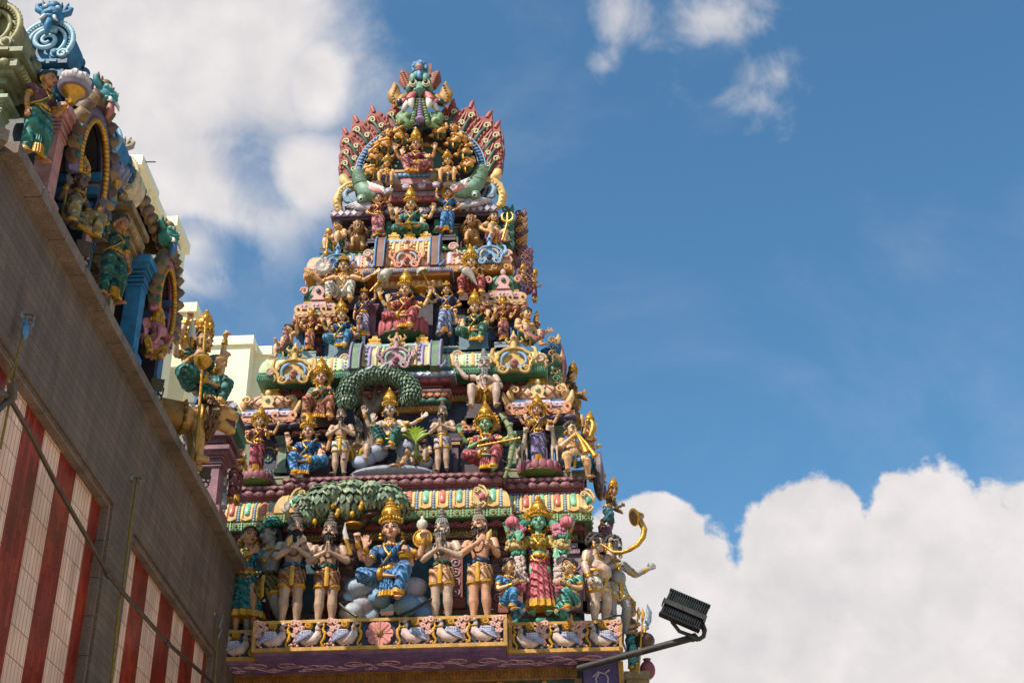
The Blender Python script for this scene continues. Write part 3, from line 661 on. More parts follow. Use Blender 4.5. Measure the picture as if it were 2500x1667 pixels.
for i in range(13):
    xx = -5.1+.46*i; s = 1 if i % 2 else -1
    swirl(m, (xx, 18.5+.12*(i % 3 == 1)), .2, 1.4, .009, s, zb0-.033); swirl(m, (xx+.2, 18.72), .11, 1.2, .008, -s, zb0-.033)
    m.tube([(xx-.25+.5*t, 18.62+.1*s*math.sin(t*2*PI), zb0-.033) for t in np.linspace(0, 1, 10)], .009, 5)
tb(m, 'scroll_relief', paint('C49AA4', var=.2, alb=.95), parent=sof)
# lower wall with its gold band, painted niches and the purple corner pier
ZG = zb0-.03
m = MB(); m.bx((E0, 18.97, 5.5), (.35, 19.6, ZG-.002)); tb(m, 'lower_wall', paint('235A6B', var=.3))
m = MB(); m.bx((E0, 18.9, ZG-.17), (.24, 18.99, ZG-.001)); m.bx((.2, 18.88, 5.5), (.30, 18.985, ZG-.172)); gb = tb(m, 'gold_band', paint('A06F22', rough=.4, var=.3))
m = MB()
for i in range(60): m.tube([(-5.5+.095*i+.03*math.cos(a), 18.896, ZG-.085+.04*math.sin(a)) for a in np.arange(8)*PI/4], .008, 5, closed=True)
for z in (ZG-.03, ZG-.14): m.tube([(E0, 18.896, z), (.24, 18.896, z)], .009, 5)
tb(m, 'ring_relief', paint('8A5A20', var=.3), parent=gb)
m = MB()
for i in range(7):
    x = -4.25+.62*i
    m.tube([(x+.24*math.cos(a), 18.95, 6.95+.42*math.sin(a)) for a in np.linspace(0, PI, 12)], .025, 6, mi=0); m.box((x+.31, 18.94, 7.1), (.06, .06, .76), 1)
    m.box((x, 18.955, 7.06), (.12, .04, .62), 2); m.ell((x+.19, 18.93, 7.32), (.06, .05, .06), 8, 6, 3)
tb(m, 'painted_niches', [paint('5A3A2A'), paint('C08A3C'), paint('A8505A'), paint('4A2B24')])
m = MB(); m.bx((.32, 18.62, 5.5), (E1-.07, 20.4, ZG-.033)); pier = tb(m, 'corner_pier', paint('4B3468', var=.25))
m = MB(); m.bx((E1-.068, 18.6, 5.5), (E1, 20.4, ZG-.034)); tb(m, 'pier_edge', paint('B98524', var=.3))
m = MB()
for s in (1, -1): m.tube([(.57+.09*s*math.sin(t*2.2)*(1-t*.1), 18.615, 7.2+.24*t-.02*math.cos(t*5)) for t in np.linspace(-.4, 1.2, 16)], .013, 6)
m.tube([(.57+.15*math.cos(a), 18.615, 7.12+.05*math.sin(a*2)) for a in np.arange(24)*2*PI/24], .012, 5, closed=True)
m.tube([(.45, 18.615, 7.42), (.52, 18.61, 7.49), (.6, 18.61, 7.46), (.68, 18.61, 7.51)], .012, 5)
tb(m, 'scroll_relief', paint('B9A9BC'), parent=pier)
# geese of the frieze
def goose_meshes():
    body = MB(); wing = MB(); tail = MB(); gold = MB()
    body.tube([(-.1, 0, -.04), (-.02, 0, -.065), (.06, -.005, -.045), (.1, -.008, .0), (.105, -.008, .05), (.092, -.008, .095), (.1, -.008, .118)], [(.02, .02), (.062, .035), (.065, .04), (.048, .034), (.03, .024), (.024, .02), (.018, .018)], 10)
    body.ell((.11, -.012, .128), (.031, .026, .028), 10, 7); body.tube([(.13, -.014, .124), (.165, -.014, .118)], [.011, .005], 6); body.tube([(.11, -.01, .15), (.105, -.01, .178)], [.006, .013], 6)
    for q in (-.015, .045): body.tube([(q, -.005, -.1), (q+.005, -.008, -.148)], .009, 5); body.tube([(q-.03, -.012, -.152), (q+.05, -.012, -.155)], .01, 5)
    bd = MB(); bd.ell((.122, -.036, .131), .006, 6, 4)
    wing.ell((-.02, -.03, .005), (.082, .022, .052), 12, 7)
    for i in range(6): wing.tube([(.03-.012*i, -.05, -.0-.008*i), (-.06-.012*i, -.045, -.028-.012*i), (-.135+.008*i, -.03, -.03-.012*i)], [(.011, .008)]*3, 5)
    for r in range(3):
        for i in range(5): wing.ell((.03-.022*i, -.05+.003*r, .032-.02*r), (.013, .009, .01), 6, 4, 1)
    for k, (c, r) in enumerate((((-.15, 0), .07), ((-.115, 0), .045))):
        tail.tube([(-.11-.03*k*-1-.05+.04*math.cos(t)*(1.1-k*.4)-.01, -.008, -.06+.2*(t+.9)/2.9+.02*math.sin(t*2)) for t in np.linspace(-.9, 2, 10)], [.018, .019, .019, .018, .018, .017, .016, .015, .015, .014], 7)
    for c, r, d in (((-.155, .145), .035, 1), ((-.098, .135), .03, -1), ((-.075, .075), .032, 1), ((-.125, .05), .026, 1), ((-.15, .0), .024, -1)):
        tail.tube([(c[0]+d*r*(1-t*.75)*math.cos(t*8), -.02, c[1]+r*(1-t*.75)*math.sin(t*8)) for t in np.linspace(0, 1, 13)], [.0165]*13, 6)
    for i in range(5): tail.ell((-.16+.035*math.cos(i*1.25)+.02, -.008, -.12+.028*math.sin(i*1.25)), (.018, .014, .016), 6, 4)
    gold.tube([(.0+.038*(1-t*.7)*math.cos(t*9), -.016, .115+.042*(1-t*.7)*math.sin(t*9)) for t in np.linspace(0, 1, 14)], .015, 6); gold.ell((.0, -.004, .115), (.045, .02, .05), 10, 6); gold.ell((.02, -.012, .155), (.03, .018, .018), 8, 5)
    gold.tube([(.12, -.015, .16), (.155, -.015, .15), (.165, -.015, .1), (.15, -.015, .065), (.175, -.015, .03), (.17, -.015, -.04), (.14, -.015, -.09), (.15, -.015, -.13), (.175, -.015, -.135)], [.01, .012, .012, .014, .016, .017, .014, .014, .012], 7)
    gold.ell((.16, -.016, .035), (.018, .014, .022), 7, 5); gold.ell((.178, -.016, -.115), (.014, .014, .016), 7, 5); gold.tube([(.085, -.03, .06), (.12, -.036, .056), (.14, -.02, .062)], .008, 5)
    return body, wing, tail, gold, bd
gm = goose_meshes()
frz_b = TP
def place_goose(x, y, z, flip, first):
    e = bpy.data.objects.new('goose_relief', None); COL.objects.link(e); e.parent = frz; e.location = (x-TP[0], y-TP[1], z-TP[2]); j_ = RNG.uniform(-1, 1, 4); e.scale = ((-1.36 if flip else 1.36)*(1+.04*j_[0]), 1.5, 1.2*(1+.035*j_[1])); e.rotation_euler = (0, .05*j_[2], 0); e.empty_display_size = .05
    if first is None:
        return [gm[0].build('goose_body', paint('D9BDB6', var=.15), e, 60), gm[1].build('goose_wing', [paint('9C9FC4', var=.25), paint('D5D3DE')], e, 60), gm[2].build('goose_tail', paint('DDAA9C', var=.22), e, 60), gm[3].build('gold_plume', GOLDP, e, 60), gm[4].build('goose_eye', BLACK, e, 60)]
    for o in first: c = o.copy(); COL.objects.link(c); c.parent = e
g1 = None; zg = (zb0+zb1)/2+.005
for zz_, px, py, y, fl in ((1, 460, 1190, YF, 0), (1, 745, 1185, YF, 0), (1, 1030, 1180, YF, 0), (1, 1585, 1175, YF, 1), (1, 1865, 1170, YF, 1), (2, 430, 1165, YF, 1), (2, 790, 1200, YS, 1), (2, 1075, 1195, YS, 1), (2, 1365, 1190, YS, 1), (1, 175, 1235, YS, 0)):
    r = place_goose(at(zz_, px, py, y)[0], y+.045, zg, fl, g1); g1 = g1 or r
m = MB(); pc = at(1, 1308, 1180, YF)
for i in range(8):
    a = i*PI/4+PI/8*0; R_ = roty(-a)
    t = MB(); t.ext([(.03, 0), (.07, .045), (.12, .062), (.165, .045), (.178, 0), (.165, -.045), (.12, -.062), (.07, -.045)], -.02, .02, bev=.008); t.tube([(.04, -.022, 0), (.16, -.022, 0)], .008, 5)
    m.merge(t, R_, (pc[0], YF+.03-.006*(i % 2), zg), 1.07)
lot = tb(m, 'lotus_relief', paint('D98C84', var=.3), parent=frz)
m = MB(); m.ell((pc[0], YF+.0, zg), (.05, .035, .05), 12, 8); tb(m, 'lotus_centre', paint('9A6A2A'), parent=lot)
# --- wall cores
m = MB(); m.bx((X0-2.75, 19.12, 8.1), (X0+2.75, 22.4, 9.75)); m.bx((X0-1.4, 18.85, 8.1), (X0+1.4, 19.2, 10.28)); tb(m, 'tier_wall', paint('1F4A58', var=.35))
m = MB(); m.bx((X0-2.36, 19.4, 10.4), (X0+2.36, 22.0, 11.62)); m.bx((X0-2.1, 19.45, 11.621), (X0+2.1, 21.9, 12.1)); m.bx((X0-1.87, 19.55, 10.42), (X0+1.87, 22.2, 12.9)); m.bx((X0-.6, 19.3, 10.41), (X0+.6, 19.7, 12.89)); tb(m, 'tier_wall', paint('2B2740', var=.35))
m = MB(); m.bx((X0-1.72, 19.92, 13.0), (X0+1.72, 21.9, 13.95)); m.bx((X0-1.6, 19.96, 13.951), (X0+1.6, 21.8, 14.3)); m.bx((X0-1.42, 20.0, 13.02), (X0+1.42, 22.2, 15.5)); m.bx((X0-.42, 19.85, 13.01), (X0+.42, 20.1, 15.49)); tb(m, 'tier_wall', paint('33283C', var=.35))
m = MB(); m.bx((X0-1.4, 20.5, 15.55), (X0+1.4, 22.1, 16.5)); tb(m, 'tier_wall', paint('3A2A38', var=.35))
# --- tier 1: base courses behind the feet, pilasters, cornice
P1 = UC(2.57, 19.1, 1.4, .25)
for z0, z1, o, c, rl in ((8.12, 8.2, .2, '2E6E78', None), (8.21, 8.3, .15, '8A4A38', 'dots'), (8.31, 8.42, .1, '2C7A66', 'boss'), (8.43, 8.5, .06, '7A4636', None)):
    m = MB(); m.sweep(P1, slab(o, z0, z1)); ob = tb(m, 'base_course', paint(c))
    if rl: m = MB(); orn(m, P1, o, (z0+z1)/2, .16, ORN[rl][0](z1-z0)); tb(m, 'base_relief', paint('B06A4A' if rl == 'dots' else '3E9A80'), parent=ob)
for (x, c) in ((-3.9, '6A3B33'), (-3.35, '6A3B33'), (-1.45, '8C4A3A'), (-.85, '8C4A3A'), (-.25, 'A06A8A'), (.28, '9A7A88'), (.5, '6E4A5E'), (-4.8, '5A3A4A')):
    y = 18.83 if abs(x-X0) < 1.4 else 19.08
    m = MB(); m.box((x, y, 8.95), (.2, .1, .9)); m.box((x, y-.02, 8.58), (.28, .14, .14)); m.box((x, y-.02, 9.42), (.3, .14, .08)); m.box((x, y-.03, 9.5), (.36, .16, .06)); pl = tb(m, 'pilaster', paint(c))
    m = MB()
    for q in range(4): m.tube([(x+.06*math.cos(a), y-.055, 8.75+.15*q+.055*math.sin(a)) for a in np.arange(10)*PI/5], .012, 5, closed=True); m.ell((x, y-.055, 8.75+.15*q), .025, 8, 5)
    tb(m, 'rosette_relief', paint('B79AA8'), parent=pl)
for nm, row in (('scallop_course', (1218, 1237, .1, 'slab', '7A5A34', 'scal', 'C0985A')), ('green_fillet', (1213, 1218, .16, 'slab', '2F6B5A')), ('lotus_moulding', (1199, 1213, .22, 'torus', '7A3138', 'ogee', 'A5555A')), ('blue_fillet', (1190, 1199, .2, 'slab', '27304A')),
                ('lattice_ledge', (1170, 1190, .34, 'slab', '5C7A4E', 'lattice', 'A9C792')), ('petal_cornice', (1129, 1169.5, .33, 'kap', 'D8A765')), ('bead_course', (1118, 1129, .16, 'slab', '55505C', 'dots', '6A6472')), ('maroon_fillet', (1113, 1117.5, .2, 'slab', '6E2A3A')), ('lotus_roll', (1097, 1112.6, .23, 'torus', '6A343E', 'boss', '80505A')), ('ledge_top', (1086, 1096.6, .25, 'slab', '6A303A', 'dia', 'A06A6C'))):
    zr = moulding(nm, P1, 18.85, row)
    if nm == 'petal_cornice': zk = zr
T2Z = zr[1]
# coloured tongues and twisted cords on the petal cornice
m = MB(); z0, z1 = zk
for p, a, w, j in segs(P1, .2, .24):
    t = MB()
    def kp(zf, out=0): 
        th = math.asin(min(1, max(0.02, zf))); return .33-.17*(1-math.cos(th))-.2+out
    cm = [2, 3][j % 2]
    fr = [(-kp(f, .012), f) for f in (.12, .3, .5, .7, .9)]
    h = z1-z0
    for sx in (-1, 1): t.tube([(sx*w*.3, y, h*f) for y, f in fr], (.018, .014), 6, 0)
    t.tube([(-w*.3, -kp(.12, .012), h*.12), (0, -kp(.06, .016), h*.05), (w*.3, -kp(.12, .012), h*.12)], .018, 6, 0)
    t.tube([(0, -kp(f, .0), h*f) for f in (.3, .34, .5, .7, .92)], [(.03, .02), (.046, .028), (.048, .03), (.046, .03), (.042, .026)], 8, cm, cap=.2)
    for q, f in enumerate(np.linspace(.06, .9, 8)): t.ell((w*.48, -kp(f, .008), h*f), (.02, .018, .022), 7, 5, 1, R=roty(.5))
    m.merge(t, rotz(a), (p[0], p[1], z0))
tb(m, 'tongue_relief', [paint('E2B878'), paint('8FB2D6'), paint('7FC4A4', .3), paint('D8776A', .3)], 60)
# beaked scroll beasts at the cornice corners
def scrollbeast(m, c, s=1, k=1.0, cm=1):
    t = MB(); t.ext([(-.08, -.17), (-.02, -.2), (.06, -.2), (.1, -.15), (.06, -.1), (.08, -.04), (.13, .0), (.12, .06), (.09, .1), (.07, .15), (.02, .18), (-.05, .16), (-.09, .1), (-.1, -.02)], -.02, .08, bev=.03); t.tube([(.06, -.03, -.19), (.11, -.03, -.14), (.06, -.03, -.09), (.09, -.035, -.03), (.14, -.035, .02), (.12, -.035, .08), (.07, -.035, .15), (.0, -.03, .18)], [.012, .022, .02, .02, .024, .022, .02, .012], 7)
    t.tube([(-.03+.05*(1-u*.7)*math.cos(u*8), -.045, .09+.05*(1-u*.7)*math.sin(u*8)) for u in np.linspace(0, 1, 12)], .014, 6); t.ell((.05, -.04, -.02), (.06, .04, .065), 10, 7, cm)
    for q in range(4): t.tube([(.0+.02*q, -.06-.015*math.sin(q+.5), -.07+.02*q), (.06+.02*q, -.06, -.01+.015*q)], .007, 5, 2)
    for q in range(6): t.ell((-.1+.03*q, -.03, -.15+.014*abs(q-3)), (.02, .02, .025), 6, 4)
    m.merge(t, np.diag([s, 1, 1.]), c, k)
for z_, x, y, Y, s, cm in ((4, 615, 1450, 18.5, 1, 1), (4, 1690, 1490, 18.72, 1, 3), (3, 800, 1480, 18.52, -1, 3)):
    m = MB(); c = at(z_, x, y, Y); scrollbeast(m, c, s, .95, cm)
    tb(m, 'scroll_beast', [paint('DDBB84'), paint('B8566A'), paint('E8C9B8'), paint('3E9A86')], 50)
# --- tier 2 courses (centre bay and side bays)
PC2 = U(.6, 19.3, 20)
for nm, row in (('gold_course', (931, 944, .06, 'slab', 'B98A4A', 'scal', 'C9A060')), ('red_fillet', (925, 930, .1, 'slab', '7A2E30')), ('green_roll', (913, 925, .14, 'torus', '2A6050', 'boss', '35796A')), ('orange_course', (899, 912, .16, 'slab', '8A4030', 'dia', 'D98A5A')), ('mauve_fillet', (893, 898.6, .18, 'slab', 'C79AA8', 'crenel')),
                ('cream_course', (878, 886, .06, 'slab', 'B9A070')), ('maroon_roll', (864, 877, .18, 'torus', '7E3440', 'boss', '9A4A58')), ('white_ledge', (851, 863, .26, 'slab', '7E8FB4', 'dia', 'D4D4DC')), ('green_ledge', (842, 850.5, .22, 'slab', '2A5A4A'))):
    zr = moulding(nm, PC2, 19.3, row)
ZB2 = zr[1]
PS2 = U(1.87, 19.55, 21)
for nm, row in (('gold_course', (902, 917, .06, 'slab', '8A6636', 'scal', 'B28A50')), ('scallop_roll', (877, 899, .14, 'torus', '6E2A30', 'ogee', '9A4446')), ('blue_fillet', (870, 876.5, .12, 'slab', '27405A', 'dots', '35587A')), ('green_ledge', (840, 855, .44, 'slab', '4E8468', 'crenel', '86BCA0')), ('light_cornice', (810, 839.5, .42, 'kap', 'B9CF9A'))):
    zr = moulding(nm, PS2, 19.55, row, 1190)
    if nm == 'light_cornice': zk2 = zr
def cornice_ribs(plan, zk, o0, cols, sp=.16):
    x1 = o0-.17
    m = MB(); z0, z1 = zk; h = z1-z0
    for p, a, w, j in segs(plan, 0, sp):
        t = MB()
        def kp(f, out=0): return o0+(x1-o0)*(1-math.cos(math.asin(min(1, max(.02, f)))))+out
        t.tube([(0, -kp(f, .0), h*f) for f in (.1, .3, .5, .7, .93)], [(w*.26, .016)]*5, 6, j % 2, cap=.2)
        for q in range(5): t.ell((w*.46, -kp(.1+.2*q, .006), h*(.1+.2*q)), (.016, .015, .02), 6, 4, 2)
        m.merge(t, rotz(a), (p[0], p[1], z0))
    return tb(m, 'cornice_rib', [paint(c) for c in cols], 60)
cornice_ribs(PS2, zk2, .42, ('E0A878', 'C9DCA8', 'A08AC0'))
# --- tier 3 ledge, courses
P3 = UC(2.02, 19.62, .8, .2, 21.4)
moulding('blue_ledge', P3, 19.42, (798.5, 811, .06, 'slab', '2F5F86', 'dots', '4A80AA'), 1000); zr = moulding('ledge_top', P3, 19.42, (796.5, 799, .1, 'slab', '9DB4C8', 'crenel', 'D0D8DC'), 1000)
T3Z = zr[1]
PC3 = U(.42, 19.88, 20.4)
for nm, row in (('blue_course', (661, 673, .08, 'slab', '24506E', 'boss', '2F6488')), ('peach_course', (640, 660, .16, 'slab', 'B98A5A', 'dots', 'DDB27E')), ('maroon_fillet', (634, 639.6, .14, 'slab', '7E3238')), ('orange_ledge', (625, 634, .3, 'slab', 'C07A34')), ('white_ledge', (615, 625, .34, 'slab', '8C7FA4', 'crenel', 'D8D2DC')), ('maroon_course', (607, 614.6, .2, 'slab', '6E2432'))):
    zr = moulding(nm, PC3, 19.88, row, 940)
ZB3 = zr[1]
PS3 = U(1.42, 20.0, 21.4)
for nm, row in (('maroon_course', (650, 664, .05, 'slab', '5A2430')), ('green_scallop', (626, 646, .1, 'torus', '1E4A3C', 'ogee', '2E6A54')), ('orange_soffit', (607, 622, .36, 'slab', 'B9782E', 'flower', 'D9A86E')), ('peach_cornice', (580, 606.6, .34, 'kap', 'D8A48A'))):
    zr = moulding(nm, PS3, 20.0, row, 1110)
    if nm == 'peach_cornice': zk3 = zr
cornice_ribs(PS3, zk3, .34, ('E3B49A', 'D0B8C8', 'C98A7A'))
P4 = UC(1.55, 20.25, .62, .12, 21.6)
moulding('green_ledge', P4, 20.13, (566, 578, .08, 'slab', '5E8A4A', 'dots', 'A8CC86'), 960); zr = moulding('ledge_top', P4, 20.13, (563.5, 566.4, .1, 'slab', '3E6A4E'), 960)
T4Z = zr[1]
# --- tier 4 roof base
PR = U(1.27, 20.5, 21.6)
for nm, row in (('green_course', (463, 469, .03, 'slab', '3A7A62')), ('purple_soffit', (487, 495, .2, 'slab', '4A2F44')), ('purple_frieze', (471, 486.6, .24, 'slab', '5E4558', 'dia', 'C9B6C4'))):
    moulding(nm, PR, 20.5, row, 1100)
PR2 = U(.52, 20.42, 21)
for nm, row in (('green_fillet', (464, 470, .05, 'slab', '4A8A6A')), ('red_roll', (450, 463, .14, 'torus', 'A84A4E', 'boss', 'C0646A')), ('mauve_slab', (440, 449, .18, 'slab', 'B49AAE', 'crenel', 'CDBAC8'))):
    zr = moulding(nm, PR2, 20.42, row, 955)
ZR = at(0, 1100, 471, 20.26)[2]
# niche pilasters
for zz_, x, y0, y1, Y, w, c in ((7, 735, 880, 600, 20.42, .09, '4E8A6A'), (7, 1245, 850, 590, 20.42, .09, '4E8A6A'), (6, -150, 1290, 760, 19.8, .12, '8E5A6E'), (5, 1400, 1290, 900, 19.8, .12, '8E5A6E'), (3, 605, 1240, 880, 19.4, .13, '7E8E74'), (3, 670, 1260, 930, 19.5, .1, '6E4A5E'), (4, 1000, 1180, 830, 19.4, .13, '7E8E74'), (4, 1430, 1180, 780, 19.4, .13, '7E8E74'), (5, 485, 1440, 1200, 19.95, .09, '2F5F86'), (5, 820, 1400, 1180, 19.95, .09, '2F5F86'), (6, 1040, 1330, 1050, 19.95, .09, '2F5F86'), (6, 1340, 1330, 1050, 19.95, .09, '2F5F86')):
    a = at(zz_, x, y0, Y); b = at(zz_, x, y1, Y); h = b[2]-a[2]; m = MB()
    m.box((a[0], Y, a[2]+h*.5), (w, w, h)); m.box((a[0], Y, a[2]+h*.06), (w*1.6, w*1.6, h*.12))
    for q in range(4): m.box((a[0], Y, b[2]-h*.05*q), (w*(1.9-.2*q), w*(1.9-.2*q), h*.035))
    m.lathe([(w*.5, 0), (w*.75, h*.05), (w*.5, h*.1)], (a[0], Y, b[2]-h*.32), 10); tb(m, 'niche_pilaster', paint(c))
# --- barrel roofs over the centre bays
def finial(m, c, k, mi=0):
    m.box(A(*c)+A(0, 0, .02*k), (.2*k, .14*k, .04*k), mi); m.box(A(*c)+A(0, 0, .06*k), (.15*k, .11*k, .04*k), mi); m.box(A(*c)+A(0, 0, .1*k), (.17*k, .12*k, .035*k), mi); m.box(A(*c)+A(0, 0, .15*k), (.1*k, .08*k, .065*k), mi, taper=.6)
def kudu(par, c, k, cols, name='gable'):
    """horseshoe gable ornament: rim, scrolls, centre and leaf finial, facing -y"""
    m = MB()
    pts = [(.2*math.cos(a)*(1+.06*math.cos(12*a)), .16*math.sin(a)+.04) for a in np.linspace(-.9, PI+.9, 34)]
    m.ext([(x*.95, z*.95) for x, z in pts], .0, .06, bev=.01)
    m.tube([(x, -.01, z) for x, z in pts], .022, 7)
    for s in (-1, 1):
        m.tube([(s*(.13+.07*(1-u*.75)*math.cos(u*7+2.2)), -.02, -.07+.07*(1-u*.75)*math.sin(u*7+2.2)) for u in np.linspace(0, 1, 14)], .02, 6)
        m.tube([(s*.2, -.0, .02), (s*.26, -.0, .1), (s*.24, 0, .2), (s*.2, 0, .22)], [.02, .03, .02, .008], 6)
    m.tube([(0, .0, .19), (0, -.01, .26), (0, 0, .3)], [.05, .035, .02], 8); m.ell((0, -.01, .33), (.045, .03, .05), 10, 7); m.tube([(0, 0, .36), (0, 0, .44)], [.025, .008], 7)
    g = MB(); g.merge(m, None, c, k); ob = tb(g, name, paint(cols[0], var=.25), 50)
    m = MB()
    for s in (-1, 1):
        m.tube([(s*(.02+.12*math.sin(t)), -.025, .12*math.cos(t)*.9+.03) for t in np.linspace(.2, 2.1, 9)], [.012, .018, .022, .022, .02, .018, .016, .014, .01], 7)
        m.tube([(s*(.07+.035*(1-u*.7)*math.cos(u*7)), -.028, -.06+.035*(1-u*.7)*math.sin(u*7)) for u in np.linspace(0, 1, 10)], .012, 6)
    g = MB(); g.merge(m, None, c, k); tb(g, 'gable_scroll', paint(cols[1], var=.25), 60, ob)
    m = MB(); m.ell((0, -.02, .0), (.05, .035, .06), 10, 7); m.ell((0, -.045, .01), (.028, .025, .028), 8, 6); m.ell((0, -.035, .33), (.022, .02, .024), 8, 6)
    g = MB(); g.merge(m, None, c, k); tb(g, 'gable_boss', paint(cols[2]), 60, ob)
    return ob
def barrel(xl, xr, yf, zb, zt, cols, ribcols, endcol, rimcol, fin_n, dep=.62):
    h = zt-zb; m = MB(); ob = None
    prof = [(yf+dep*.5-dep*.5*math.cos(t)*(1 if t > .6 else 1-.0), zb+h*(math.sin(t) if t < PI/2 else math.sin(t))) for t in np.linspace(0, PI, 15)]
    V = []; 
    for x in (xl, xr): V += [(x, y, z) for y, z in prof]
    k = len(prof); m.add(V, [(j, j+k, j+k+1, j+1) for j in range(k-1)]+[tuple(range(k))[::1], tuple(range(k, 2*k))[::-1]])
    ob = tb(m, 'barrel_roof', paint(cols), 40)
    m = MB(); n = int((xr-xl)/.1); nn = len(ribcols)
    for i in range(n):
        x = xl+(xr-xl)*(i+.5)/n
        m.tube([(x, y-.012*math.cos(t_)*1, z+.012*math.sin(t_)) for (y, z), t_ in zip(prof[:10], np.linspace(0, PI, 15)[:10])], (.024, .02), 6, i % nn)
        if i % 2 == 0:
            for (y, z), t_ in list(zip(prof[1:9], np.linspace(0, PI, 15)[1:9])): m.ell((x+.05, y-.018*math.cos(t_), z+.01), (.028, .02, .026), 6, 4, (i+1) % nn)
    tb(m, 'roof_rib', [paint(c) for c in ribcols], 60, ob)
    for s, x in ((-1, xl), (1, xr)):
        m = MB(); pr = [((y-yf-dep*.5)*1.3+yf+dep*.5-.05, zb-.1+(z-zb)*1.32) for y, z in prof]
        O = [(y, z) for y, z in pr]; I = [((y-yf-dep*.5)*.8+yf+dep*.5, zb+(z-zb)*.85) for y, z in pr]
        m.ext([(y, z) for y, z in pr], -.085, .085, R=rotz(PI/2), t=(x+s*.06, 0, 0))
        e = tb(m, 'gable_end', paint(endcol), 40, ob)
        m = MB(); m.tube([(x+s*.135, y-.012, z) for y, z in pr], .022, 7); m.tube([(x-s*.02, y-.012, z) for y, z in pr], .012, 6)
        y0, z0 = pr[0]; m.tube([(x+s*.135, y0, z0), (x+s*.16, y0-.03, z0-.04), (x+s*.22, y0-.02, z0+.02), (x+s*.23, y0, z0+.1)], [.02, .026, .022, .01], 7); tb(m, 'gable_rim', paint(rimcol), 60, e)
        m = MB(); c = A(x+s*.08, yf+dep*.4, zb+h*1.3)
        m.ell(c+A(0, -.05, .05), (.05, .07, .055), 8, 6); m.ell(c+A(0, -.1, .02), (.04, .05, .03), 8, 6, 1); m.ell(c+A(s*.05, 0, .1), (.05, .03, .05), 8, 6, 1)
        m.tube([c+A(0, 0, .06), c+A(s*.06, .02, .14), c+A(s*.12, 0, .12)], [.03, .025, .01], 6); tb(m, 'gable_beast', [paint('4E8A8A'), paint('A0503C')], 60, e)
    m = MB(); m.box(((xl+xr)/2, yf+dep*.5, zt+.012), (xr-xl-.02, .2, .05)); m.tube([(xl, yf+dep*.36, zt-.0), (xr, yf+dep*.36, zt-.0)], .03, 6); tb(m, 'roof_ridge', paint('A9BCD4'), 40, ob)
    for i in range(fin_n):
        m = MB(); finial(m, (xl+(xr-xl)*(i+.5)/fin_n*1.0, yf+dep*.5, zt+.03), 1.15); tb(m, 'gold_finial', GOLDP, 40, ob)
    return ob
a = at(3, 1400, 150, 19.1); b = at(3, 2130, 150, 19.1); zt = at(5, 1600, 1420, 19.25)[2]
barrel(a[0], b[0], 18.98, ZB2-.02, zt+.02, 'B9B08A', ('C9A57A', '9A86BC', 'E0C890', '9CB888'), '5E7A62', '8A7AA8', 3)
kudu(None, at(3, 1760, 85, 18.95), 1.15, ('B78A98', '9CC0AC', '8A4A5A'))
a = at(7, 690, 1050, 19.75); b = at(7, 1200, 1020, 19.75); zt = at(7, 940, 955, 19.95)[2]
barrel(a[0], b[0], 19.66, ZB3-.02, zt, 'D8A674', ('DDA06E', 'E6BE86', 'E0AE7E', 'E6C490'), '7A5044', '4A78A8', 3, .5)
kudu(None, at(7, 930, 1120, 19.62), 1.15, ('D98E70', 'A8B4B8', 'A05A4A'))
# side gables on the cornices
for zz_, x, y, Y, k, cols in ((3, 730, 225, 19.06, 1.35, ('C9A05A', '7FA6CE', 'A86A5A')), (4, 970, 115, 19.06, 1.4, ('D2AA64', '7FA6CE', 'B06A6A')), (5, 955, 350, 19.6, 1.05, ('6A94C0', '9AB8DC', '2F4A80')), (6, 1020, 250, 19.6, 1.1, ('82A6CC', 'C0AFA0', '2A3F6A'))):
    kudu(None, at(zz_, x, y, Y), k, cols)
for zz_, x, y, Y, c in ((3, 500, 200, 19.08, 0), (3, 1240, 65, 19.2, 0), (4, 1240, 60, 19.08, 0), (4, 395, 30, 19.2, 0), (5, 1350, 210, 19.62, 1), (6, 555, 120, 19.62, 1), (6, 1240, 210, 19.62, 1), (5, 770, 390, 19.62, 1)):
    p = at(zz_, x, y, Y); m = MB()
    m.tube([p+A(.085*(1-u*.75)*math.cos(u*9), 0, .085*(1-u*.75)*math.sin(u*9)) for u in np.linspace(0, 1, 18)], .024, 7, c); m.ell(p, (.06, .02, .06), 8, 6, 2); m.tube([p+A(.06, 0, -.06), p+A(.09, 0, -.13), p+A(.06, 0, -.18)], [.02, .02, .01], 6, c)
    tb(m, 'cornice_scroll', [paint('C9A07A'), paint('D9A692'), paint('8E9EB8')], 60)
# grinning masks above the gables of tier 3
for zz_, x, y, Y in ((5, 420, 1500, 19.2), (6, 1335, 1390, 19.2), (5, 1720, 1360, 19.0)):
    p = at(zz_, x, y, Y); m = MB()
    for dx, dz, r in ((0, 0, .07), (-.06, .06, .04), (.06, .06, .04), (0, .1, .05), (-.05, -.07, .04), (.05, -.07, .04), (0, -.05, .045), (-.09, -.02, .03), (.09, -.02, .03), (0, .17, .03)): m.ell(p+A(dx, -.02-.02*(dx == 0), dz), (r, r*.8, r), 8, 6)
    for s in (-1, 1): m.ell(p+A(s*.03, -.075, .03), .016, 6, 5, 1); m.tube([p+A(s*.08, 0, .06), p+A(s*.14, 0, .12), p+A(s*.11, 0, .18)], [.03, .022, .008], 6)
    tb(m, 'lion_mask', [paint('B08C50'), WHITE], 60)
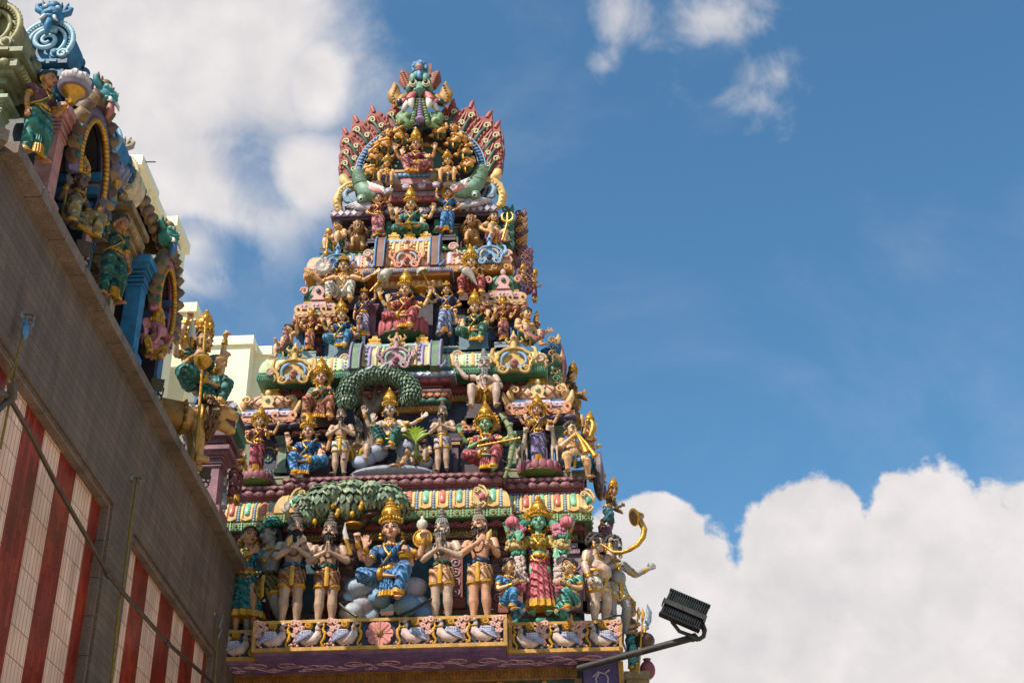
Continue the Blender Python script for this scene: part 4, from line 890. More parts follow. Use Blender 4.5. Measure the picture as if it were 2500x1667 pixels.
# --- shallow pilasters and rosettes on the tier walls
def wall_relief(hw, Y, z0, z1, cols, n, skip=0):
    m = MB(); h = z1-z0
    for i in range(n+1):
        x = X0-hw+2*hw*i/n
        if abs(x-X0) < skip: continue
        m.box((x, Y-.02, z0+h*.5), (.075, .05, h), 0); m.box((x, Y-.03, z0+h*.06), (.12, .07, h*.1), 0); m.box((x, Y-.035, z1-h*.1), (.13, .08, h*.05), 1); m.box((x, Y-.04, z1-h*.03), (.16, .09, h*.05), 0)
        if i < n and abs(x+hw/n-X0) > skip:
            xc = x+hw/n
            for q in range(3):
                zc_ = z0+h*(.22+.27*q); r = min(hw/n*.5, h*.11)
                for k in range(8): m.ell((xc+r*.6*math.cos(k*PI/4), Y-.005, zc_+r*.6*math.sin(k*PI/4)), (r*.34, .02, r*.34), 6, 4, 2)
                m.ell((xc, Y-.015, zc_), (r*.3, .025, r*.3), 6, 4, 1)
            m.tube([(xc+hw/n*.6*math.cos(a_), Y-.015, z1-h*.16+h*.12*math.sin(a_)) for a_ in np.linspace(0, PI, 9)], .014, 5, 1)
    tb(m, 'wall_relief', [paint(c) for c in cols], 40)
wall_relief(2.25, 19.4, T2Z, 11.5, ('6A4A5E', 'B08A4A', '3E6A6E'), 13, .7); wall_relief(.56, 19.3, T2Z, 11.6, ('5A3A3A', 'A8824A', '4A5A6A'), 4)
wall_relief(1.66, 19.92, T3Z, 13.9, ('3A5A7A', 'B88A5A', '8A4A44'), 11, .5); wall_relief(1.36, 20.5, T4Z, 16.4, ('4E7A5E', 'B08858', '7A3E3A'), 9, .5)
wall_relief(2.65, 19.12, 8.5, 9.5, ('7A4A4E', 'B08A4A', '4A7A74'), 13, 1.45)
# --- small shrine roofs on the side bays
def kuta(c, w, d, cols, barrelish):
    """c: middle of the front at the bottom of the lowest row; cols: rows, slab, dome, rim, gable"""
    e = bpy.data.objects.new('shrine_roof', None); COL.objects.link(e); e.parent = tower; e.location = tuple(A(*c)-TP); e.empty_display_size = .05
    def bp(m, n, mt, sm=40): return m.build(n, mt, e, sm)
    m = MB(); m.box((0, .25, .05), (w*1.5, .5, .1)); 
    for i in range(6): m.ell((-w*.62+w*.25*i, .0, .05), (w*.13, .07, .055), 8, 6)
    bp(m, 'roll_moulding', paint(cols[5]), 50)
    m = MB(); m.box((0, .27, .15), (w*1.45, .5, .09)); m.box((-w*.45, .0, .155), (w*.34, .08, .09)); m.box((w*.45, .0, .155), (w*.34, .08, .09)); ob = bp(m, 'tile_row', paint(cols[0]))
    m = MB()
    for i in range(8): m.ext([(-.05, 0), (0, -.03), (.05, 0), (0, .03)], -.05, .03, t=(-w*.6+w*.17*i, 0, .155))
    for x, r in ((-w*.58, .07), (w*.58, .07), (-w*.2, .06), (w*.2, .06)):
        m.ext([(r*math.cos(a), r*1.1*math.sin(a)) for a in np.linspace(0, 2*PI, 14)[:-1]], -.03, .05, t=(x, .0, .25)); m.ell((x, -.035, .25), .025, 8, 5, 1)
    m.build('rosette_row', [paint(cols[0], var=.3), paint('6A5A60')], ob, 50)
    m = MB()
    for i in range(5): m.ell((-w*.5+w*.25*i, .06, .235), (.05, .06, .03), 8, 5)
    bp(m, 'bud_row', paint('A9C4B8'), 50)
    m = MB(); m.box((0, .28, .33), (w*1.12, .5, .085)); m.box((0, .07, .345), (w*.5, .12, .1)); ob = bp(m, 'slab', paint(cols[1]))
    m = MB()
    for i in range(9): m.ell((-w*.5+w*.125*i, .028 if abs(i-4) > 2 else .005, .335), (.028, .012, .022), 7, 5)
    m.build('dot_row', paint('B89AAE' if not barrelish else 'C8BED0'), ob, 50)
    m = MB(); m.box((0, .28, .41), (w*.95, .4, .07)); bp(m, 'blue_neck' if barrelish else 'gold_neck', paint('2F6A98' if barrelish else 'B9862E'))
    m = MB(); pts = [(.72, .44), (.95, .5), (1.0, .57), (.96, .64), (.82, .72), (.6, .77), (.4, .79)]; n = 28
    V = []; 
    for r, z in pts:
        for j in range(n):
            a = 2*PI*j/n; q = (abs(math.cos(a))**3+abs(math.sin(a))**3)**(-1/3); V.append((r*w*.5*q*math.cos(a), .28+r*.24*q*math.sin(a), z))
    m.add(V, [(i*n+j, i*n+(j+1) % n, (i+1)*n+(j+1) % n, (i+1)*n+j) for i in range(len(pts)-1) for j in range(n)]+[tuple(range((len(pts)-1)*n, len(pts)*n))]); dm = bp(m, 'dome', paint(cols[2]), 60)
    m = MB()
    for s in (-1, 1):
        for i in range(9):
            q = []
            for t in np.linspace(0, 1, 7):
                a = PI+PI*(i/8)+s*t*.55; a = min(2*PI, max(PI, a)); r = np.interp(t, [0, .2, .45, .75, 1], [.97, 1.02, 1.0, .84, .55]); z = .47+.3*t
                kq = (abs(math.cos(a))**3+abs(math.sin(a))**3)**(-1/3); q.append((r*w*.5*kq*math.cos(a), .28+r*.245*kq*math.sin(a)-.004, z))
            m.tube(q, .011, 5)
    m.build('lattice_rib', paint(cols[3]), dm, 60)
    m = MB()
    for s in (-1, 1):
        m.tube([(s*(w*.45+.07*(1-u*.75)*math.cos(u*8)), .03, .6+.07*(1-u*.75)*math.sin(u*8)) for u in np.linspace(0, 1, 14)], .022, 6)
        if barrelish: m.tube([(s*w*.5, .2, .45), (s*w*.56, .15, .6), (s*w*.5, .2, .76)], [.05, .07, .05], 8); m.tube([(s*w*.62, .1, .38), (s*w*.68, .05, .46), (s*w*.7, .05, .58)], [.06, .05, .015], 8)
    m.build('corner_scroll', paint(cols[6]), dm, 60)
    m = MB(); m.ext([(.11*math.cos(a)*(1+.05*math.cos(9*a)), .11*math.sin(a)+.56) for a in np.linspace(-.8, PI+.8, 24)]+[(-.12, .42), (.12, .42)][::1], -.01, .1, bev=.012); m.ell((0, .02, .73), (.05, .04, .06), 8, 6); g = bp(m, 'front_gable', paint(cols[4]), 50)
    m = MB(); m.ell((0, -.02, .57), (.042, .035, .042), 10, 7); m.build('gable_gem', paint('4A5A62' if not barrelish else '9FB08A'), g, 60)
    m = MB(); m.box((0, .28, .8), (w*.42, .2, .05)); m.box((0, .28, .85), (w*.3, .16, .05)); m.box((0, .28, .9), (w*.36, .18, .04)); bp(m, 'gold_finial', GOLDP)
    return e
GREENK = ('D2A274', 'C9A0A0', '5E9A78', '28483A', 'D4A09C', '8E4A3A', 'D89A88'); PEACHK = ('D8906A', 'D0B8C8', 'DDB088', '8A5A48', 'E4C08A', '4E3E52', 'E4B67E')
def kuta_at(z, x, yb, yt, xl, xr, Y, cols, br):
    c = at(z, x, yb, Y); h = at(z, x, yt, Y+.25)[2]-c[2]; w = (at(z, xr, yb, Y)[0]-at(z, xl, yb, Y)[0])
    e = kuta(c, w/1.3, .5, cols, br); k = h/.92; e.scale = (1, 1, k)
kuta_at(5, 690, 1100, 545, 400, 940, 19.62, GREENK, False); kuta_at(6, 1200, 950, 410, 920, 1470, 19.62, GREENK, False)
kuta_at(3, 440, 770, 390, 130, 740, 19.15, PEACHK, True); kuta_at(4, 1215, 690, 270, 890, 1550, 19.15, PEACHK, True)
kuta_at(3, 950, 860, 640, 740, 1180, 19.3, PEACHK, True); kuta_at(4, 640, 830, 640, 480, 830, 19.3, PEACHK, True)
# --- crowning arch of flames on the roof
YA = 20.36
def pa(x, y, dy=0): return at(8, x, y, YA+dy)
AL, AR, AT = pa(300, 1150), pa(1475, 1085), pa(885, 690)
AC = A((AL[0]+AR[0])/2, YA, (AL[2]+AR[2])/2); RX = (AR[0]-AL[0])/2; RZ = AT[2]-AC[2]
def arc(a, k=1.0, dy=0.0): return A(AC[0]+RX*k*math.cos(a), YA+dy, AC[2]+RZ*k*math.sin(a)*(1 if math.sin(a) > 0 else 1.0))
m = MB(); pts = [(RX*1.1*math.cos(a), RZ*1.08*math.sin(a)) for a in np.linspace(-.75, PI+.75, 44)]
zlo = ZR-AC[2]
pts = [(x, max(z, zlo)) for x, z in pts]; m.ext(pts, .16, .34, t=tuple(AC)); tb(m, 'arch_plate', paint('4E3430', var=.3), 40)
m = MB(); V = [(AC[0]+RX*1.12*math.cos(a), max(ZR, AC[2]+RZ*1.05*math.sin(a))) for a in np.linspace(-.7, PI+.7, 40)]
m.ext([(x-AC[0], z-AC[2]) for x, z in V], .38, 1.15, t=tuple(AC)); tb(m, 'roof_vault', paint('3E5A66', var=.3), 40)
m = MB(); m.tube([arc(a, 1.0, .06) for a in np.linspace(-.12, PI+.12, 50)], [(.05, .1)]*50, 8, hint=(0, 1, 0)); br = tb(m, 'blue_ring', paint('2A66A0', var=.25), 60)
m = MB()
for a in np.linspace(0, PI, 46): m.tube([arc(a, .965, -.03), arc(a, 1.035, -.03)], .016, 5)
m.tube([arc(a, 1.06, .0) for a in np.linspace(-.1, PI+.1, 50)], .016, 6); m.tube([arc(a, .95, .0) for a in np.linspace(-.1, PI+.1, 50)], .012, 6); tb(m, 'ring_bead', paint('8FB0CC'), 60, br)
m = MB(); C2 = A(AC[0]-.03, YA+.1, AC[2]-.1); 
m.tube([C2+A(RX*.56*math.cos(a), 0, RZ*.72*math.sin(a)) for a in np.linspace(.05, PI-.05, 30)], [(.03, .05)]*30, 7)
for a in np.linspace(.1, PI-.1, 22): m.ell(C2+A(RX*.56*math.cos(a), -.04, RZ*.72*math.sin(a)), (.05, .03, .035), 6, 4, R=roty(-a))
tb(m, 'halo_band', paint('B08A4A'), 60)
m = MB(); m.ext([(RX*.54*math.cos(a), RZ*.7*math.sin(a)) for a in np.linspace(0, PI, 24)], .0, .06, t=tuple(C2+A(0, .02, 0))); tb(m, 'halo_back', paint('3E5A50'), 40)
def flame_parts():
    b = MB(); o = [(-.13, 0), (.13, 0), (.17, .12), (.18, .24), (.15, .34), (.085, .42), (.045, .52), (-.0, .455), (-.07, .425), (-.13, .35), (-.17, .24), (-.17, .1)]
    o2 = []
    for i in range(len(o)):
        p, q = o[i], o[(i+1) % len(o)]; o2.append(p)
        if i not in (0,): o2.append(((p[0]+q[0])/2*1.07, (p[1]+q[1])/2))
    b.ext(o2, -.04, .14, bev=.03)
    for s in (-1, 1):
        for i in range(6): 
            z = .06+.06*i; w = np.interp(z, [0, .12, .25, .36, .44], [.12, .155, .135, .085, .03]); b.ell((s*w, -.045, z), (.022, .03, .034), 6, 5)
    for q in range(3): b.tube([(-.07+.05*q, -.045, .08), (-.085+.06*q, -.055, .2), (-.04+.03*q, -.05, .34)], .018, 6)
    b.tube([(.01, -.03, .42), (.02, -.035, .5), (.035, -.02, .55)], [.035, .03, .012], 7)
    g = MB(); g.tube([(-.01, -.06, .02), (.0, -.07, .1), (.02, -.075, .18), (.06, -.07, .27)], [.02, .028, .026, .018], 7)
    c = MB()
    for p, r, s in (((.06, .29), .05, 1), ((-.045, .17), .042, -1)): c.tube([(p[0]+s*r*(1-u*.7)*math.cos(u*7.5), -.075, p[1]+r*(1-u*.7)*math.sin(u*7.5)) for u in np.linspace(0, 1, 12)], .014, 6)
    return b, g, c
fl = None
FA = [-.14, .09, .34, .6, .88, 1.15]
for sgn in (1, -1):
    for i, a in enumerate(FA):
        aa = a if sgn > 0 else PI-a; p = arc(aa, 1.11 if a < .5 else 1.06, .1+.012*i)
        e = bpy.data.objects.new('flame_leaf', None); COL.objects.link(e); e.parent = tower; e.location = tuple(p-TP); e.empty_display_size = .05
        e.rotation_euler = (0, (PI/2-aa)*(.3 if a > .3 else .14), 0); k = (1.2, 1.3, 1.38, 1.4, 1.36, 1.15)[i]; k *= RNG.uniform(.93, 1.07); e.scale = (sgn*k, 1, k*1.15*RNG.uniform(.94, 1.06)); e.rotation_euler.y += RNG.uniform(-.07, .07)
        if fl is None: f3 = flame_parts(); fl = [f3[0].build('flame_blade', paint('9A463C', var=.35), e, 60), f3[1].build('flame_stem', paint('24503E'), e, 60), f3[2].build('flame_curl', paint('D8CFA4'), e, 60)]
        else:
            for o in fl: c = o.copy(); COL.objects.link(c); c.parent = e
# makara beasts at the feet of the arch
def makara(s):
    c = A(AC[0], YA, 0); X = lambda x, y, dy=0: (lambda p: A(AC[0]+(p[0]-AC[0])*s, p[1], p[2]))(pa(x, y, dy))
    e = bpy.data.objects.new('makara', None); COL.objects.link(e); e.parent = tower; e.empty_display_size = .1; e.location = (0, 0, 0)
    def bd(m, n, mt): return tb(m, n, mt, 60, e)
    m = MB(); m.tube([X(300, 1150), X(300, 1200, -.05), X(325, 1270, -.1), X(370, 1330, -.15), X(440, 1360, -.2)], [.1, .13, .15, .16, .14], 12)
    m.ell(X(400, 1345, -.15), (.2, .14, .15), 14, 9); m.tube([X(440, 1360, -.2), X(490, 1370, -.22), X(525, 1375, -.22)], [.13, .09, .05], 10); m.ell(X(330, 1400, -.18), (.11, .1, .1), 10, 7)
    for i in range(9): t = i/8; p = X(300+30*t*t, 1150+120*t, -.05-.06*t); m.tube([p+A(.14*math.cos(a)*(.8+.3*t), .14*math.sin(a)*(.8+.3*t), 0) for a in np.arange(12)*PI/6], .018, 5, closed=True)
    for i in range(3): m.ell(X(370+40*i, 1328+14*i, -.27), .04, 8, 6)
    bd(m, 'makara_body', paint('7C9C84', var=.3))
    m = MB(); m.tube([X(330, 1205, -.14), X(355, 1270, -.22), X(415, 1310, -.28), X(485, 1325, -.3), X(545, 1355, -.28)], [.03, .045, .06, .065, .03], 8); bd(m, 'makara_lip', paint('D68A8C'))
    m = MB()
    for i in range(5): p = X(425+34*i, 1300+12*i, -.28); m.tube([p, p+A(-s*.04, -.03, .1), p+A(-s*.09, -.03, .16)], [.045, .032, .008], 7)
    m.ell(X(318, 1395, -.3), .045, 8, 6); bd(m, 'makara_tusk', WHITE)
    m = MB(); m.ell(X(318, 1395, -.34), .025, 8, 6); bd(m, 'makara_eye', BLACK)
    m = MB()
    for i in range(5): m.tube([X(470-6*i, 1465+9*i, -.1-.02*i), X(330-10*i, 1425+14*i, -.14), X(150+34*i, 1468+9*i, -.1)], [.03, .055, .012], 7)
    m.tube([X(400, 1490, -.1), X(470, 1500, -.2), X(500, 1480, -.22)], [.07, .06, .03], 8); bd(m, 'makara_wing', paint('B9B0B8'))
    m = MB(); sp = [(300, 1300), (250, 1270), (190, 1290), (130, 1340), (92, 1420), (105, 1500), (150, 1535)]
    m.tube([X(x, y, .05) for x, y in sp], [(.06, .12), (.09, .12), (.09, .13), (.09, .13), (.09, .12), (.08, .1), (.04, .06)], 8)
    m.tube([X(150, 1180, .05), X(160, 1230, .04), X(200, 1265, .02), X(260, 1275, 0)], [.08, .1, .09, .05], 8)
    for i in range(14): t = i/13; x = np.interp(t, np.linspace(0, 1, 7), [q[0] for q in sp]); y = np.interp(t, np.linspace(0, 1, 7), [q[1] for q in sp]); m.ell(X(x-12, y-4, -.05), (.035, .03, .03), 6, 4)
    bd(m, 'makara_crest', paint('DDB878'))
    m = MB(); sp = [(230, 1320), (195, 1310), (165, 1350), (180, 1410), (225, 1430), (240, 1470)]
    m.tube([X(x, y, -.03) for x, y in sp], [.03, .05, .055, .06, .05, .02], 8); m.tube([X(190+28*(1-u*.7)*math.cos(u*8), 1400+28*(1-u*.7)*math.sin(u*8), -.06) for u in np.linspace(0, 1, 14)], .022, 6); bd(m, 'makara_scroll', paint('8AA2BC'))
makara(1); makara(-1)
# the grinning mask at the top
KM = bpy.data.objects.new('grinning_mask', None); COL.objects.link(KM); KM.parent = tower; KM.empty_display_size = .1
def kb(m, n, mt): return tb(m, n, mt, 60, KM)
YK = 20.2
def K(x, y, d=0): return at(8, x, y, YK+d)
sp_ = np.linalg.norm(K(980, 300)-K(880, 300))/100           # metres per sighting unit
m = MB(); m.ell(K(885, 345, .18), (115*sp_, .26, 150*sp_), 16, 10); m.ell(K(885, 270, .1), (95*sp_, .22, 110*sp_), 14, 9)
for x in (820, 940): m.ell(K(x, 250, -.08), (42*sp_, .1, 62*sp_), 12, 8)
m.tube([K(880, 300, -.1), K(880, 335, -.24), K(880, 365, -.3)], [28*sp_, 36*sp_, 40*sp_], 10)
for s in (-1, 1): m.ell(K(880+s*40, 372, -.16), (24*sp_, .1, 26*sp_), 9, 6); m.ell(K(880+s*95, 350, -.0), (40*sp_, .12, 46*sp_), 10, 7)
m.tube([K(880, 385, -.22), K(880, 430, -.16)], [.05, .04], 8)
kb(m, 'mask_face', paint('6C9A8A', var=.3))
m = MB(); 
for x in (818, 942): m.ell(K(x, 290, -.17), (31*sp_, .09, 36*sp_), 12, 8)
kb(m, 'mask_eye', paint('1A1512', .25, dirt=0))
m = MB()
for x in (818, 942): 
    c = K(x, 290, -.2)
    for k in (1.0, .62): m.tube([c+A(34*sp_*k*math.cos(a), -.02*(k < 1), 40*sp_*k*math.sin(a)) for a in np.arange(16)*PI/8], .018, 6, closed=True)
kb(m, 'eye_rim', paint('B9B08C'))
m = MB()
for s in (-1, 1):
    m.tube([K(885+s*40, 390, -.1), K(885+s*85, 400, -.16), K(885+s*118, 440, -.18)], [(26*sp_)]*3, 9); m.tube([K(885+s*45, 395, -.15), K(885+s*80, 410, -.26), K(885+s*100, 450, -.28)], [34*sp_, 36*sp_, 34*sp_], 9)
    m.ell(K(885+s*155, 470, 0), (36*sp_, .08, 40*sp_), 9, 6)
kb(m, 'mask_lip', paint('C06468', var=.25))
m = MB()
for s in (-1, 1):
    m.tube([K(885+s*85, 445, -.26), K(885+s*88, 485, -.3), K(885+s*80, 520, -.3)], [33*sp_, 32*sp_, 16*sp_], 10, cap=.9); m.tube([K(885+s*110, 470, -.16), K(885+s*140, 510, -.2), K(885+s*160, 545, -.16), K(885+s*178, 560, -.1)], [32*sp_, 30*sp_, 20*sp_, 7*sp_], 9)
kb(m, 'mask_tusk', paint('D8CFC2', .35, var=.12, dirt=.15))
m = MB()
for i in range(8): m.ell(K(885, 455+24*i, -.2-.012*i), ((20+2.2*i)*sp_, .06, (15+1.2*i)*sp_), 9, 6)
m.ell(K(885, 640, -.26), (50*sp_, .1, 32*sp_), 10, 7)
kb(m, 'mask_tongue', paint('8A7296'))
m = MB()
for s in (-1, 1):
    m.tube([K(885+s*25, 430, -.1), K(885+s*40, 540, -.16), K(885+s*75, 680, -.2)], [22*sp_, 28*sp_, 26*sp_], 8)
    for i in range(9): m.ell(K(885+s*(28+5.5*i), 450+26*i, -.2-.01*i), (24*sp_, .05, 15*sp_), 8, 5)
    m.tube([K(885+s*170, 570, -.05), K(885+s*185, 610, -.1), K(885+s*150, 660, -.12), K(885+s*110, 690, -.12), K(885+s*190, 720, -.1)], [.05, .1, .12, .09, .02], 9)
    m.tube([K(885+s*110, 600, -.1), K(885+s*140, 620, -.16), K(885+s*170, 640, -.16)], [.08, .09, .06], 8)
kb(m, 'mask_scale', paint('809C70', var=.35))
m = MB()
for s in (-1, 1):
    m.tube([K(885+s*110, 420, .1), K(885+s*165, 440, .08), K(885+s*205, 480, .06), K(885+s*225, 510, .05)], [.08, .1, .08, .03], 8)
    m.tube([K(885+s*170, 480, .1), K(885+s*235, 440, .1), K(885+s*252, 380, .1), K(885+s*240, 330, .1), K(885+s*246, 270, .1)], [(.09, .06), (.15, .07), (.13, .06), (.075, .05), (.008, .01)], 8, hint=(0, 1, 0))
    for i in range(7): m.ell(K(885+s*(262-9*abs(i-2)), 470-26*i, .06), (.045-.004*i, .05, .045-.003*i), 6, 5)
kb(m, 'mask_horn', paint('A87A38', var=.3))
m = MB()
for s in (-1, 1): m.ell(K(885+s*195, 470, -.02), .07, 10, 7)
kb(m, 'mask_bead', paint('26363E', .3))
m = MB()
for s in (-1, 1):
    m.tube([K(885+s*100, 330, .15), K(885+s*130, 260, .15), K(885+s*145, 220, .15), K(885+s*178, 170, .15)], [(.12, .08), (.16, .08), (.12, .07), (.02, .03)], 8)
    for i in range(8): m.ell(K(885+s*(105+9*i), 330-19*i, .08), .05, 6, 5)
m.bx(K(965, 215, .2), K(1000, 135, .3)); kb(m, 'mask_wing', paint('8E4A34', var=.3))
m = MB(); m.ell(K(880, 150, .05), (55*sp_, .16, 62*sp_), 12, 8)
for i in range(40):
    a = RNG.uniform(0, 2*PI); e_ = RNG.uniform(-.6, 1.4); m.ell(K(880+62*math.cos(a)*math.cos(e_), 150-64*math.sin(e_), .05+.14*math.sin(a)*math.cos(e_) if math.sin(a) > -.5 or e_ < 0 else .1), RNG.uniform(.035, .055), 6, 5)
m.tube([K(880, 95, .05), K(880, 62, .05)], [.04, .01], 6); m.tube([K(880, 190, -.1), K(880, 240, -.16)], [.07, .05], 8); kb(m, 'lion_mane', paint('5E8CB4', var=.35))
m = MB(); m.ell(K(875, 135, -.1), (32*sp_, .07, 26*sp_), 10, 7); m.ell(K(873, 152, -.16), (15*sp_, .05, 14*sp_), 8, 6); kb(m, 'lion_face', paint('C08070'))
# fruit bunch and parrots below the mask
m = MB()
for r in range(6):
    for i in range(7-r): m.ell(K(880+(i-(6-r)/2)*15, 700+15*r, -.12-.03*(2-abs(r-2))), 9.5*sp_, 6, 5)
tb(m, 'fruit_bunch', paint('39332E', .4), 60)
m = MB(); m.bx(pa(590, 1215, -.0)-A(0, .25, 0), A(*pa(1085, 1150, 0))+A(0, .2, 0)*1) if 0 else None
a = pa(600, 1200, -.1); b = pa(1085, 1165, -.1); zt = (a[2]+b[2])/2; zb = pa(840, 1320, -.1)[2]; th = zt-zb
for q, (f0, f1, o) in enumerate(((.86, 1.0, .0), (.5, .85, .05), (.3, .49, .02), (0, .29, -.05))): m.bx((a[0]-o*-1, YA-.28-(.04 if q in (0, 3) else 0), zb+th*f0), (b[0]-o, YA+.2, zb+th*f1), q)
tb(m, 'throne', [paint('D49A5E'), paint('3E7AA8'), paint('C06A5E'), paint('B48A8E')])
m = MB()
for i in range(9): x = a[0]+.08+(b[0]-a[0]-.16)*(i+.5)/9; m.ell((x, YA-.29, zb+th*.68), (.06, .03, th*.15), 8, 6)
tb(m, 'throne_relief', paint('6A9AC0'), 60)
for x, y in ((750, 1295), (900, 1283), (1040, 1272), (590, 1330)):
    p = pa(x, y, -.4); m = MB()
    for i in range(9): an = PI*i/8; m.tube([p, p+A(.07*math.cos(an), -.02, .035+.05*math.sin(an))], [.02, .012], 5)
    m.ell(p, (.07, .05, .03), 8, 5)
    tb(m, 'stone_lotus', paint('B5A8BC'), 60)
# ------------------------------------------------------------------ statues on the tower
FIG = {}
def fg(key, name, label, z, f, t, Y, zf=None, **kw):
    p = at(z, f[0], f[1], Y)
    if zf is not None: p[2] = zf
    top = at(z, t[0], t[1], Y)[2]
    FIG[key] = figure(name, label, p, top, **kw); return FIG[key]
D2R = math.radians
RED, PINK_, BLUE, LBLUE, GREEN, TEAL, PURP, LILAC, BROWN, CREAM = '98393F', 'C0646A', '2B669C', '5A90C2', '2C6A54', '27787A', '65578A', '9186B0', '8A5238', 'D2C6B6'
# --- lowest row
G0 = 'statues on the lowest ledge'
fg('A1', 'dancer_statue', 'dancing girl statue in a teal pleated skirt at the far left of the lowest ledge', 1, (225, 1085), (230, 325), 18.5, 8.12, sk='tan', legs='stroll', arms=('across', 'high'), low=('skirt', TEAL, .155, .1), topc='2A86A8', crown='studs', hstyle='bun', rot=D2R(12), yaw=.35, group=G0)
fg('A2', 'hunter_statue', 'grey skinned statue of a man in a green turban bending toward the dancing girl', 1, (420, 1050), (455, 262), 18.55, 8.12, sex='m', sk='grey', legs='lunge', arms=(((.0, 0, 0) and 'wide'), 'high'), low=('shorts', '7A6A3A'), crown='turban', hemc='2F7F70', hstyle='long', rot=D2R(-25), yaw=-.75, belt='5A4A2A', group=G0)
SG = dict(sex='m', low=('shorts', 'A06A44'), crown=None, hstyle='knot', neck=0, bare=True, group='bearded sages on the lowest ledge')
fg('A3', 'sage_statue', 'dark bearded sage statue raising a bowl, blue waist sash, left of the praying sage', 1, (600, 1050), (610, 190), 18.22, 8.12, sk='sage', legs='stand', arms=('across', 'chest'), hair='6A5E58', beard=('2E2622', .1), beads='4A3226', belt='1F6FA0', rot=D2R(8), yaw=.15, **SG)
fg('A4', 'sage_statue', 'praying sage statue with brown beard and green waist sash beside the sculpted tree trunk', 1, (880, 1050), (872, 225), 18.22, 8.12, sk='sage', legs='stand', arms=('pray', 'pray'), hair='6E6258', beard=('3A2C26', .08), beads='4A3226', belt='1E5E48', rot=D2R(6), **SG)
SG2 = dict(SG, low=('shorts', 'CF9A6E'))
fg('A7', 'sage_statue', 'praying sage statue with long pale grey beard and green waist sash', 2, (90, 1030), (140, 195), 18.24, 8.12, sk='pale', legs='stand', arms=('pray', 'pray'), hair='7E7C76', beard=('9A9284', .15), beads='4A3A30', belt='1F5A44', rot=D2R(-10), yaw=-.2, **SG2)
fg('A8', 'sage_statue', 'pink skinned sage statue with brown beard holding a shell, blue waist sash', 2, (395, 1030), (395, 168), 18.24, 8.12, sk='pink', legs='stand', arms=('across', 'hold'), hair='8A7468', beard=('4A3026', .07), beads='4A3A30', belt='27609A', rot=D2R(-14), yaw=-.2, **SG2)
fg('A5', 'goddess_statue', 'four armed goddess statue in a blue sari seated on blue grey boulders', 1, (1385, 985), (1352, 118), 18.18, sk='pink', legs='lalita', arms=('bless', 'hold', 'up', 'up'), low=('full', '4C86BC'), topc='3E6FA2', sash='4C86BC', crown='kirita', group=G0)
fg('A10', 'goddess_statue', 'tall green skinned goddess statue with thick flower garland and pleated pink skirt', 2, (870, 1035), (855, 95), 18.42, sk='6FAE8E', legs='stand', arms=('bless', 'give', 'upo', 'upo'), low=('skirt', 'C8606A', .135), topc='C0A040', crown='halo', sash=None, group=G0)
fg('A9', 'attendant_statue', 'kneeling attendant in a blue bodice offering flowers left of the garlanded goddess', 2, (615, 1050), (598, 572), 18.14, sk='cream', legs='kneel', arms=('offer', 'offer'), low=('pants', '3E82B4'), topc='3E82B4', crown='studs', hstyle='bun', rot=D2R(38), yaw=.3, group='kneeling attendants')
fg('A11', 'attendant_statue', 'kneeling attendant in a pale green bodice offering flowers right of the garlanded goddess', 2, (1120, 1050), (1098, 572), 18.14, sk='cream', legs='kneel', arms=('offer', 'offer'), low=('pants', '4E9E90'), topc='6FB4A6', crown='studs', hstyle='bun', rot=D2R(-38), yaw=-.3, flip=True, group='kneeling attendants')
fg('A12', 'horn_blower_statue', 'pot bellied statue with curly dark hair blowing a long curved golden horn', 2, (1325, 1050), (1330, 392), 18.45, 8.11, sex='m', sk='pale', legs='stroll', arms=('down', 'highf'), low=('shorts', 'CFC0B0'), crown='studs', hstyle='curly', hair='332C2A', fat=1.35, wide=1.2, rot=D2R(55), yaw=.35, bigh=1.12, group=G0)
fg('A13', 'guardian_statue', 'grey bare chested statue with outstretched hand at the right corner behind the horn blower', 2, (1465, 1030), (1440, 415), 18.85, 8.11, sex='m', sk='grey', legs='stroll', arms=('chest', 'wide'), low=('shorts', 'CBBFA0'), crown='studs', hstyle='curly', hair='2A2422', rot=D2R(40), belt='1F5E86', bigh=1.1, wide=1.15, fat=.3, group=G0)
# --- second row
G2 = 'statues on the second ledge'
fg('B1', 'goddess_statue', 'four armed goddess statue in a crimson sari standing on a lotus base', 3, (345, 1225), (352, 545), 18.9, sk='cream', legs='stand', arms=('hip', 'hold', 'upo', 'upo'), low=('full', 'A04450'), topc='9A5A50', sash='A04450', crown='haloK', rot=D2R(5), yaw=.1, group=G2)
fg('B0', 'attendant_statue', 'praying profile statue in a wine red sari at the left edge by a speckled strip', 3, (120, 1530), (225, 815), 18.3, sk='tan', legs='stand', arms=('pray', 'pray'), low=('full', '7A3A3E'), topc='8A5A3A', sash='7A3A3E', crown='kiritaS', rot=D2R(60), yaw=.2, group=G2)
fg('B2', 'goddess_statue', 'seated goddess statue in a bright blue sari beside a standing sage', 3, (850, 1325), (972, 588), 18.82, sk='pink', legs='lalitaR', arms=('bless', 'give', 'up', 'up'), low=('full', '4A8CC4'), topc='2F5E9A', sash='4A8CC4', crown='kirita', group=G2)
SG3 = dict(sex='m', crown=None, hstyle='knot', neck=0, bare=True, group='small sages on the second ledge')
fg('B3', 'sage_statue', 'slim praying sage statue in a white kilt standing left of the canopy tree', 3, (1185, 1240), (1205, 512), 18.8, sk='sage', legs='stand', arms=('pray', 'pray'), low=('shorts', CREAM), hair='6A5A50', beard=('5A4A42', .08), **SG3)
fg('B4', 'sage_statue', 'small seated grey bearded sage statue praying under the left side of the canopy tree', 3, (1375, 1150), (1400, 660), 19.0, sk='sage', legs='squat', arms=('pray', 'pray'), low=('shorts', 'B08A3A'), hair='7A7672', beard=('8E8880', .13), **SG3)
